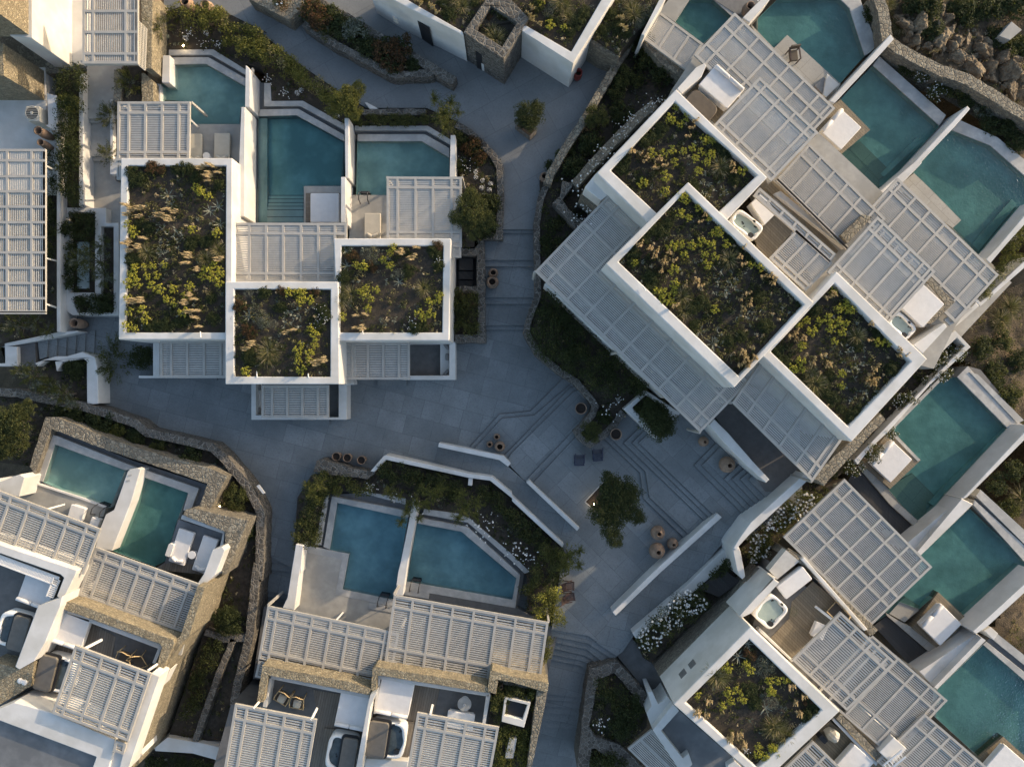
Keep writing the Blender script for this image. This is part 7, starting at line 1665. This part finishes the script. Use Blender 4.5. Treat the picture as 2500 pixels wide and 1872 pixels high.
# ================================================================= BOTTOM RIGHT VILLA
br = thing('villa', 'white villa with one planted roof and a hot tub deck at the bottom right', 'villa', W((1800, 1700), 0), 'white villas')
BRo = K('c4', 1985, 463) + K('d4', 686, 1168, 100, 1640, -60, 1770) + K('c4', 1342, 1112); BRi = K('c4', 1972, 572) + K('d4', 532, 1162, 90, 1500, -100, 1660) + K('c4', 1442, 1098)
BRo = N(1833, 1528, 2051.6, 1735, 1862, 1912, 1644, 1718.5); BRi = N(1829.5, 1560, 2006, 1733, 1850, 1875, 1674, 1714.5)
roof_box2(br, BRo, BRi, 6.1, 5.75, 1.0)
part(br, 'terrace_parapet', K('c4', 2195, 60) + K('d4', 122, 62, 180, 100, -55, 355) + K('c4', 1905, 395, 1890, 375), 4.95, 2.6, 'plaster')
for a, b in ((K('c4', 1465, 785)[0], K('c4', 1508, 738)[0]), (K('c4', 1388, 865)[0], K('c4', 1432, 815)[0])):
    opening(br, (a, b, 4.75), 4.15, 'window', 'gutter')
sN, sW = up([BRo[0]], 6.1, 2.72)[0], up([BRo[3]], 6.1, 2.72)[0]
sE = up(K('d4', 122, 62), 4.95, 2.72)[0]
MB().prism([(sE[0] - 1, sE[1] - 1), (sN[0] - 1, sN[1] - 1), (sW[0] - 1, sW[1] - 1), (sW[0] + 70, sW[1] + 60), (sN[0] + 60, sN[1] + 60), (sE[0] + 30, sE[1] + 30)], 2.7, .2).build('stone_base', 'stone_rough', br)
bed('planting_bed', K('c4', 1545, 150, 1900, -200, 2000, -20, 1690, 270, 1150, 765, 1085, 720, 1030, 570), 1.2, 0, 60)
wall('planter_wall', 'long low white wall in front of the white-blossoming oleander', 'wall', K('c4', 1000, 522, 1470, 110, 1545, 35, 1640, -60, 1860, -260) + K('c3', 1790, 1500, 1700, 1620) + K('c4', 1545, 150, 1035, 575), 1.55, .3)
oleander = K('c4', 1050, 570, 1080, 480, 1210, 370, 1380, 190, 1470, 150, 1560, 190, 1650, 260, 1600, 330, 1430, 430, 1280, 560, 1150, 670, 1060, 650)
hedge('oleander', 'long dark oleander hedge full of white blossom at the lower right', oleander, 1.2, 1.2, .36, ('leaf_dark', 'leaf'), 1.1, .11, 'bush', None, 210, .35)
lt = thing('lean_to', 'dark slatted lean-to cover under a dark bush beside the white wall', 'cover', W(K('c4', 1730, 120)[0], 1.2))
MB().prism(K('c4', 1570, 160, 1760, 0, 1900, 90, 1720, 220), 1.9, 1.2).build('cover', 'wood_black', lt)
for k in range(3):
    MB().bar(W(K('c4', 1650 + 60 * k, 95 - 50 * k)[0], 1.92), W(K('c4', 1720 + 60 * k, 165 - 50 * k)[0], 1.92), .03, .03).build('batten', 'iron', lt)
hedge('bush', 'dark bush over the lean-to cover', K('c4', 1560, 150, 1600, 80, 1800, -100, 1850, -60, 1700, 60, 1600, 160), 1.6, .7, .28, ('leaf_dark',), 1.0, .1, 'bush')
BT = 3.5
MB().prism(K('d4', 120, -60, 900, 480, 960, 560, 690, 1170, -60, 520), BT, 0).build('terrace_floor', 'dark_floor', br)
MB().prism(K('d4', 460, 90, 640, 240, 610, 420, 280, 750, 100, 570, 260, 400, 285, 260), BT + .02, 3.2).build('deck_boards', 'wood_d', br)
part(br, 'terrace_parapet', K('d4', 360, -90, 385, -110, 915, 490, 885, 505), 4.15, 2)
MB().prism(rough(K('d4', 215, -120, 260, -170, 480, 0, 1000, 495, 935, 560, 905, 500, 430, 0, 380, -40), 12, .7), 4.0, 0).build('stone_parapet', 'stone_rough', br, bevel=.02)
part(br, 'terrace_parapet', K('d4', 0, 500, 20, 480, 300, 750, 285, 762), 3.9, 2)
daybed('white daybed with a roll beside the hot tub, bottom right villa', *K('d4', 380, -25, 462, 80, 150, 130) , 4.15)
daybed_root = None
sl = setp(MB().prism(K('d4', 95, 0, 235, -170, 345, -75, 160, 75), 4.05, 3.5).build('slatted_cover', 'slat'), 'grey striped slatted cover behind the daybed of the bottom right villa', 'cover')
hot_tub('open white hot tub on the wooden deck, bottom right villa', *K('d4', 110, 180, 272, 325, -55, 365), 4.2, None, seed=9)
plant('santolina', K('d4', 285, 335)[0], BT, .3, 'dry_shrub', 'pale dry potted plant at the corner of the wooden deck', 'plant')
m = MB(); m.bar(W(K('d4', 480, 300)[0], 3.9), W(K('d4', 615, 405)[0], 5.2), .13, .1); setp(m.build('awning_pole', 'white_metal'), 'white awning pole across the wooden deck of the bottom right villa', 'pole')
lounger('white lounger end showing under the pergola on the wooden deck', *K('d4', 490, 425, 590, 470, 440, 540), 3.95, 'fabric', 'y1', False, None)
bamboo_chair('cane hanging chair frame in the corner of the wooden deck', K('d4', 655, 340)[0], BT, 2.4, False, None)
pergola('big sunlit slatted pergola between the large green pool and the hot tub deck', *N(2062, 1168, 2276.6, 1383.6, 1913, 1311), 3.9, (0, .105, .28, .44, .595, .75, .90, 1), (0, .20, .545, .70, 1), 'u', .9)
pergola('high slatted pergola beside the planted roof at the bottom right', *N(2053, 1493, 2187, 1617, 1934, 1611), 5.6, (0, .31, .60, .88, 1), (0, .18, .80, 1), 'u', BT, pitch=.118)
pergola('lower slatted pergola beside the second green pool', *N(2128, 1548, 2314, 1709, 1995, 1690), 4.0, (0, .14, .36, .58, .78, .93, 1), (0, .20, .74, 1), 'u', .9, skip=((0, 1), (0, 2), (1, 1), (1, 2)))
pergola('lowest slatted pergola running off the bottom right edge', *N(2258, 1741, 2420, 1880, 2140, 1858), 4.2, (0, .2, .4, .6, .8, 1), (0, .22, .8, 1), 'u', .9, pitch=.118)
pergola('slatted pergola below the planted roof at the bottom edge', *N(1985, 1808, 2100, 1920, 1900, 1890), 5.0, (0, .3, .6, 1), (0, .25, 1), 'u', 3.4, pitch=.118)
MB().prism(K('d4', 470, 1420, 600, 1250, 1050, 1640, 700, 1760), BT, 0).build('deck_boards', 'wood_d', br)
MB().prism(rough(K('d4', 650, 1230, 690, 1190, 1050, 1560, 1010, 1600), 12, .7), 4.1, 0).build('stone_parapet', 'stone_rough', br)
part(br, 'terrace_parapet', K('d4', 620, 1245, 640, 1230, 1000, 1600, 985, 1625), 4.0, 2)
part(br, 'corner_block', K('d4', 1010, 1510, 1130, 1385, 1240, 1480, 1120, 1610), 4.3, 0)
daybed('white daybed at the bottom edge under the planted roof', *K('d4', 810, 1450, 975, 1600, 640, 1620), 4.1)
sc = thing('wrapped_chair', 'chair under a crumpled beige cover on the small deck below the planted roof', 'chair', W(K('d4', 590, 1330)[0], BT))
m = MB(); w = W(K('d4', 592, 1335)[0], BT); m.lathe([(.30, 0), (.34, .3), (.33, .6), (.20, .85), (.05, .9)], (w.x, w.y, BT), 9); m.v = [(x + rnd.uniform(-.05, .05), y + rnd.uniform(-.05, .05), z + rnd.uniform(-.04, .04)) for x, y, z in m.v]; m.build('cover', 'plastic', sc, fix=False)
MB().rbox((w.x - .5, w.y - .25), Vector((.7, .7, 0)), Vector((-.7, .7, 0)), .3, .5, BT, BT + .4, .06).build('bag', 'black', sc)
ld_ = thing('wooden_ladder', 'white wooden ladder rack on the small deck at the bottom edge', 'ladder', W(K('d4', 1130, 1580)[0], BT))
for o in (0, 55): MB().bar(W(K('d4', 1040 + o, 1620 + o * .6)[0], 4.4), W(K('d4', 1200 + o * .5, 1490 + o)[0], 4.6), .08, .05).build('rail', 'white_metal', ld_)
for k in range(7): MB().bar(W(K('d4', 1050 + 22 * k, 1612 - 17 * k)[0], 4.45), W(K('d4', 1085 + 20 * k, 1650 - 16 * k)[0], 4.45), .05, .04).build('rung', 'white_metal', ld_)
cover(BRi, 5.76, 170, w=(3, 4, 3, 1))
roof_plants('c4', 5.76, 'on the planted roof of the bottom right villa', spurge=(1530,1015, 1735,1110, 1810,1070, 1905,1045, 1855,980, 1790,1000, 1965,815, 1930,770, 1780,790, 2135,990, 2040,1450, 2030,1500, 2090,1530, 2150,1450, 2190,1480), agave=(1955,610, 1875,710, 2105,1140), santolina=(2075,745, 2125,790, 2030,805, 2080,850, 2110,1050, 2160,1095), tuft=(1690,870, 1750,890, 2190,1290), plume=(1520,1150, 1590,1190, 1610,1080, 1860,1350, 1790,1360, 1900,1420), dark=(1960,970, 2020,1090), red=(1970,690,), flowers=(1935,1470,), lean=.5)
roof_plants('d4', 5.76, 'on the right part of the bottom right planted roof', spurge=(85,905, 160,900, 225,890, 95,990, 110,1455, 150,1490, 200,1470, 50,1530), santolina=(30,745, 85,795), tuft=(180,1300, 230,1370, 120,1300), plume=(280,1075, 350,1035, 245,950, 320,1170), dark=(450,1130, 400,1200, 480,1180), flowers=(370,1290, 450,1230), red=(420,1060,), lean=.5)
# lower bluish courts at the bottom
part(br, 'court_wall', K('c4', 1340, 1112, 1390, 1165, 1240, 1330, 1420, 1560, 1470, 1520, 1500, 1610, 1420, 1700, 1170, 1325), 2.9, 0)
MB().prism(K('c4', 1240, 1330, 1390, 1165, 2000, 1700, 1500, 1700), 2.4, 0).build('court_floor', 'cold_roof', br)
part(br, 'curved_wall', K('c4', 1130, 1010, 1165, 1005, 1215, 1108, 1250, 1090, 1290, 1040, 1340, 1110, 1170, 1325, 1120, 1185, 1160, 1120), 2.4, 0)
pergola('small bluish slatted pergola at the bottom edge by the curved stone ledge', *K('c4', 960, 1480, 1160, 1320, 1250, 1760), 2.3, (0, .52, 1), (0, 1), 'v', -.5)
part(br, 'court_wall', K('c4', 1790, 1620, 1850, 1580, 1960, 1680, 1800, 1720), 2.8, 0)

# ================================================================= BOTTOM LEFT VILLA
bl = thing('villa', 'white and stone villa with roof terraces in the bottom left corner', 'villa', W((250, 1650), 0), 'white villas')
bw_ = jit_line(K('a3', -60, 125, 150, 135, 420, 195, 660, 240, 900, 310, 1130, 390, 1220, 462, 1500, 525, 1760, 585, 1870, 690, 2060, 920, 2165, 1130, 2150, 1633) + K('a4', 2130, 0, 2070, 560, 1960, 1000, 1900, 1420), 12, .8)
setp(MB().prism(strip(bw_, 20), 1.3, -2.5).build('stone_wall', 'stone', bevel=.03), 'long winding stone wall between the plaza and the bottom left pools', 'stone wall')
bed('planting_bed', K('a3', -80, 150, 480, 210, 900, 330, 1200, 470, 1740, 600, 2040, 930, 2150, 1140, 2140, 1633) + K('a4', 2050, 560, 1900, 1400, 1620, 1420, 1400, 1380, 1700, 500, 1850, 0) + K('a3', 1900, 1500, 2070, 1200, 1740, 1110, 1885, 830, 1380, 660, 980, 535, 375, 335, 240, 740, -80, 700), .75, -2.5, 420)
BLW = 1.55
pool('green pool behind rough stone, left of the divider, bottom left', K('a3', 455, 560, 1040, 775, 1010, 860, 915, 1085, 690, 1015, 352, 870), BLW, .75, rims=[K('a3', 418, 480, 470, 488, 1112, 744, 1145, 757, 1040, 776, 455, 560), K('a3', 418, 480, 455, 560, 355, 872, 288, 850)])
pool('green pool behind rough stone, right of the divider, bottom left', K('a3', 1170, 822, 1562, 962, 1470, 1200, 1372, 1530, 1285, 1572, 940, 1445), BLW, .75, water='water_green', rims=[K('a3', 1175, 762, 1652, 925, 1592, 1092, 1520, 1112, 1562, 963, 1170, 823)],
     extra=[('bench', K('a3', 1165, 835, 1200, 845, 985, 1455, 942, 1442), 1.2, 'pool_plaster')])
MB().prism(K('a3', 405, 432, 430, 428, 1110, 698, 1722, 895, 1655, 1090, 1590, 1092, 1650, 925, 1112, 745, 420, 480, 290, 850, 270, 830), 1.35, 0).build('overflow_channel', 'gutter', bl)
MB().prism(rough(K('a3', 378, 335, 478, 335, 970, 535, 1380, 660, 1760, 762, 1885, 825, 1742, 1115, 1652, 1085, 1722, 888, 1400, 775, 900, 612, 425, 430, 290, 810, 245, 740), 12, .8), 2.0, 0).build('stone_surround', 'stone_rough', bl, bevel=.03)
part(bl, 'privacy_wall', K('a3', 1058, 788, 1075, 768, 1145, 756, 1168, 768, 1090, 1040, 930, 1445, 790, 1420, 832, 1255, 880, 1140, 945, 1105), 2.35, 0)
for x, y in ((1080, 818), (1066, 862)): MB().rbox(W(K('a3', x, y)[0], 2.35), Vector((.94, .33, 0)), Vector((-.33, .94, 0)), .22, .1, 2.25, 2.37, .01).build('wall_vent', 'rim', bl)
MB().prism(K('a3', 195, 855, 300, 890, 690, 1015, 880, 1090, 830, 1240, 700, 1250, 0, 1000, 150, 980), 1.64, 0).build('terrace_floor', 'deck_stone', bl)
part(bl, 'wall', K('a3', -60, 850, 10, 865, 165, 808, 205, 835, 160, 995, -60, 950), 3.0, 0)
MB().prism(K('a3', 195, 838, 298, 880, 690, 1005, 880, 1075, 875, 1092, 690, 1022, 190, 858), 1.72, 0).build('pool_edge', 'plaster', bl)
lounger('white lounger half under the pergola beside the left divider wall, upper', *K('a3', 600, 1060, 720, 1097, 545, 1165), 2.0, 'fabric', 'y1', False)
lounger('white lounger end beside the left divider wall, lower', *K('a3', 760, 1160, 830, 1185, 735, 1240), 2.0, 'fabric', 'y1', False)
pool_ladder('dark ladder beside the left divider wall of the bottom left pool', K('a3', 850, 1080)[0], 1.66, (.35, 1))
# lounger terrace
MB().prism(K('a3', 1480, 1185, 1860, 1300, 1700, 1640, 1290, 1590, 1370, 1540), 1.7, 0).build('terrace_floor', 'cold_roof', bl)
MB().prism(K('a3', 1370, 1545, 1720, 1560, 1690, 1640, 1300, 1600), 1.72, 0).build('deck_boards', 'wood_s', bl)
MB().prism(rough(K('a3', 1532, 1105, 1610, 1085, 1860, 1150, 2065, 1190, 1880, 1640, 1840, 1640, 1865, 1420, 1870, 1285, 1520, 1150), 12, .8), 2.6, 0).build('stone_surround', 'stone_rough', bl, bevel=.03)
part(bl, 'inner_parapet', K('a3', 1508, 1150, 1530, 1140, 1868, 1275, 1850, 1430, 1820, 1430, 1850, 1300, 1500, 1180), 2.3, 0)
part(bl, 'wall', K('a3', 1762, 1438, 1845, 1408, 1868, 1440, 1790, 1640) + K('a4', 1690, 130, 1640, 110) + K('a3', 1690, 1640), 3.4, 0)
lounger('white sun lounger beside the green pool, left of the terrace pair', *K('a3', 1482, 1255, 1612, 1297, 1400, 1530), 2.1, 'fabric', 'y1', group='white loungers of the stone terrace')
lounger('white sun lounger against the stone parapet, right of the terrace pair', *K('a3', 1690, 1315, 1812, 1357, 1590, 1600), 2.1, 'fabric', 'y1', group='white loungers of the stone terrace')
MB().rbox(W(K('a3', 1425, 1430)[0], 2), Vector((.94, -.33, 0)), Vector((.33, .94, 0)), .3, .75, 1.7, 2.25, .06).build('arm_block', 'plaster', bl)
table_round('round white table between the two white loungers', K('a3', 1593, 1478)[0], 1.7, .45, .23, 'white_metal')
pergola('slatted pergola over the left pool terrace in the bottom left villa', *K('a3', -420, 790, 832, 1264, -560, 1168), 4.2, (0, .08, .21, .345, .41, .535, .66, .79, .915, 1), (0, .19, 1), 'u', 1.7, braces=(((K('a3', 400, 1095)[0], 4.1), (K('a3', 535, 1058)[0], 1.8)),), pitch=.118)
pergola('slatted pergola over the right pool terrace in the bottom left villa', *K('a3', 790, 1413, 1310, 1590) [:1], K('a4', 1692, 128)[0], K('a4', 645, 205)[0], 3.5, (0, .11, .265, .425, .575, .73, .88, 1), (0, .20, 1), 'u', 1.7, pitch=.118)
pergola('narrow slatted end bay beside the tall golden stone facade', *K('a4', 1490, 530, 1545, 545, 1450, 690), 3.45, (0, 1), (0, 1), 'u', 1.7)
T2 = 3.4
MB().prism(K('a3', -300, 1420, 650, 1660) + K('a4', 600, 200, 1500, 540, 1330, 880, 1050, 1640, -300, 1640), T2, 0).build('storey', 'dark_floor', bl)
part(bl, 'roof_frame', K('a3', -300, 1290, 0, 1392, 640, 1605) + K('a4', 628, 30, 520, 250, 470, 215, 530, 60) + K('a3', 500, 1640, 0, 1465, -300, 1360), 4.6, 3)
m = MB()
pa, pb = K('a3', -60, 1455)[0], K('a4', 495, 58)[0]
A, B = W(pa, 4.45), W(pb, 4.45); nn = (B - A).cross(Vector((0, 0, 1))).normalized()
for k in range(48):
    p = A + (B - A) * ((k + .5) / 48); m.bar(p - nn * .02, p + nn * .45, .06, .06)
pa, pb = K('a4', 500, 80)[0], K('a4', 440, 232)[0]
A2, B2 = W(pa, 4.45), W(pb, 4.45); n2 = (B2 - A2).cross(Vector((0, 0, 1))).normalized()
for k in range(10):
    p = A2 + (B2 - A2) * ((k + .5) / 10); m.bar(p + n2 * -.02, p + n2 * .35, .06, .06)
m.build('louvre_slats', 'white_metal', bl, fix=False)
MB().bar(A + nn * .46, B + nn * .46, .06, .1).build('louvre_rail', 'white_metal', bl)
MB().bar(A2 + n2 * .36, B2 + n2 * .36, .06, .1).build('louvre_rail', 'white_metal', bl)
daybed('white daybed striped by louvre shadows in the bottom left corner', *K('a4', 218, 0, 470, 92, 140, 245), 4.0, 'y1')
part(bl, 'dividing_wall', K('a4', 312, 296, 495, 232, 520, 212, 500, 300, 380, 590, 285, 752, 160, 822, 124, 800), 5.0, 2)
hot_tub('half covered hot tub at the left edge of the bottom left villa', *K('a4', 20, 330, 270, 400, -60, 600), 4.25, 'x1', seed=8)
MB().prism(rough(K('a4', 495, 285, 515, 262, 620, 268, 1440, 578, 1450, 600, 1335, 865, 1285, 850, 1345, 640, 1330, 610, 490, 310), 10, .7), 4.5, 2).build('stone_parapet', 'stone_gold', bl, bevel=.02)
part(bl, 'inner_parapet', K('a4', 488, 306, 1335, 612, 1345, 640, 1290, 780, 1262, 770, 1310, 650, 480, 335), 4.1, 3)
MB().prism(K('a4', 700, 400, 960, 550, 930, 730, 690, 640, 590, 740, 480, 720, 380, 600), T2 + .02, 3.2).build('deck_boards', 'wood_s', bl)
daybed('creamy white daybed with a split roll, bottom left roof terrace', *K('a4', 478, 322, 752, 410, 392, 580), 4.1, 'y1')
hot_tub('half covered hot tub beside the sunlit pergola, bottom left', *K('a4', 360, 690, 640, 760, 280, 965), 4.2, 'x0', seed=12)
bamboo_chair('bamboo chair without cushion on the bottom left terrace, left of the pair', K('a4', 1040, 715)[0], T2, -1.9, False)
bamboo_chair('bamboo chair without cushion on the bottom left terrace, right of the pair', K('a4', 1155, 755)[0], T2, -1.2, False)
for lab, a, b in (('white awning pole left of the bamboo chairs, bottom left', (K('a4', 845, 575)[0], 4.2), (K('a4', 700, 650)[0], 5.4)), ('white awning pole right of the bamboo chairs, bottom left', (K('a4', 1330, 765)[0], 4.2), (K('a4', 1225, 835)[0], 5.4))):
    m = MB(); m.bar(W(*a), W(*b), .13, .1); setp(m.build('awning_pole', 'white_metal'), lab, 'pole')
pergola('sunlit slatted roof pergola in the bottom left corner', *K('a4', 622, 622, 1255, 858, 430, 1185), 5.6, (0, .125, .365, .605, .84, 1), (0, .20, .875, 1), 'u', T2, pitch=.118)
pergola('narrow slatted end bay below the bottom left roof pergola', *K('a4', 960, 1412, 1050, 1440, 935, 1500), 5.5, (0, 1), (0, 1), 'u', T2, pitch=.118)
part(bl, 'roof_wall', K('a4', 1258, 850, 1325, 878, 1240, 1130, 1062, 1660, 985, 1660, 1030, 1480), 5.3, 4.2)
part(bl, 'roof_parapet', K('a4', -80, 1180, 120, 1095, 250, 1130, 450, 1190, 960, 1405, 900, 1660, 760, 1660, 800, 1548, 0, 1248, -80, 1250), 5.3, 2)
MB().prism(K('a4', -80, 1240, 0, 1245, 805, 1545, 770, 1700, -80, 1700), 5.0, 2).build('screed_roof', 'cold_roof', bl)
part(bl, 'roof_wall', K('a4', 870, 1500, 960, 1405, 1030, 1440, 1060, 1660, 860, 1660), 5.1, 2)
# tall tan stone facade: footprint from its base line, rising outward in the view
MB().prism(rough(K('a4', 1255, 890, 1330, 720, 1420, 600, 1500, 545, 1640, 130, 1702, 140, 1570, 545, 1500, 610, 1342, 884, 1082, 1680, 990, 1680, 1180, 1120), 12, .5), 4.2, -2.5).build('stone_facade', 'stone_gold', bl)
opening(bl, (K('a4', 1468, 772)[0], K('a4', 1405, 905)[0], 3.75), 2.9, 'window_niche', 'plaster')
for p, lab in ((K('a4', 170, 915)[0], 'left'), (K('a4', 205, 928)[0], 'right')):
    w = W(p, 4.6); setp(MB().lathe([(.16, 0), (.15, .05), (.08, .07)], (w.x, w.y, 4.6), 20).build('wall_lamp', 'white_metal', smooth=True), f'round white disc lamp on the golden stone wall, {lab} of two', 'lamp')
MB().prism(rough(K('a4', -80, 760, 60, 790, 130, 815, 285, 758, 255, 960, 0, 1115, -80, 1140), 12, .6), 4.6, 2).build('stone_storey', 'stone_gold', bl)
# planters between the facade and the lane
for lab, pts in (('stone strip wall in the shade beside the tall golden facade', strip(K('a4', 1940, 570, 1800, 900, 1620, 1420), 16)), ('stone cross wall at the head of the narrow shaded planter', strip(K('a4', 1700, 510, 1860, 570, 2060, 560), 16))):
    stone_wall('stone_wall', lab, pts, 1.25, -2)
plant('crown_dark', K('a4', 1890, 420)[0], 1.3, 1.15, 'round_bush', 'big round dark bush in the shaded planter by the golden facade', 'bush', None, .8)
plant('crown', K('a3', 1950, 1000)[0], 1.2, .95, 'round_bush', 'round bush between the winding stone wall and the lit spotlight', 'bush', None, .8)
hedge('bush', 'strip of shaded shrubs under the tall golden facade', K('a4', 1720, 560, 1850, 600, 1600, 1270, 1500, 1250, 1540, 1100), .8, .6, .3, ('leaf_dark', 'leaf'), .7, .1, 'bush')
wall('low_wall', 'white wall closing the narrow planters at the bottom left', 'wall', K('a4', 1280, 1475, 1390, 1385, 1600, 1420, 1640, 1425, 1830, 1470, 1890, 1400, 1885, 1600, 1600, 1520, 1290, 1500), 1.1, -2.5)
bed('planting_bed', K('a4', 1180, 1640, 1270, 1490, 1870, 1600, 1860, 1700), .2, -2.5, 100)
hedge('bush', 'dark bushes at the bottom edge below the white closing wall', K('a4', 1220, 1600, 1280, 1540, 1860, 1620, 1850, 1700, 1200, 1700), .2, .6, .3, ('leaf_dark', 'leaf'), .9, .1, 'bush')
for i, (x, y, k, r, lab) in enumerate(((880, 380, 'darkshrub', 1.0, 'dark shrub on the bank above the rough stone surround'), (1000, 440, 'freshshrub', .6, 'yellowish shrub on the bank above the rough stone surround'), (700, 320, 'darkshrub', .9, 'dark shrub under the winding wall near the sunlit olive'), (560, 300, 'darkshrub', .8, 'dark shrub nearest the sunlit olive on the bank'), (1150, 500, 'darkshrub', .7, 'dark shrub at the middle of the bank'), (1600, 670, 'darkshrub', .9, 'dark shrub near the lit spotlight on the bank'), (1330, 560, 'shrub', .6, 'small green shrub on the bank by the plaza wall'), (2080, 1270, 'darkshrub', .8, 'dark shrub by the corner of the stone lounger terrace'))):
    plant(k, K('a3', x, y)[0], .75, r, 'bank_shrub', lab, 'shrub', 'shrubs on the bank of the bottom left pools', .8)
lamp('lit spotlight on the bank above the bottom left pools, upper of two', K('a3', 1716, 748)[0], .8, 2)
lamp('lit spotlight on the bank beside the round bush, lower of two', K('a3', 1825, 1078)[0], .8, 2)
for x, y in ((2165, 905),): setp(MB().prism(K('a3', 2130, 905, 2150, 895, 2200, 965, 2185, 972), 1.36, 1.2).build('white_inlay', 'plaster'), 'short white inlay in the winding stone wall', 'kerb')
wall('low_wall', 'plaza end pillar of white wall left of the paved plaza', 'wall', K('a2', 720, 1440, 790, 1410, 812, 1520) + K('a3', 816, 222, 762, 226, 722, 210), 1.22, 0)
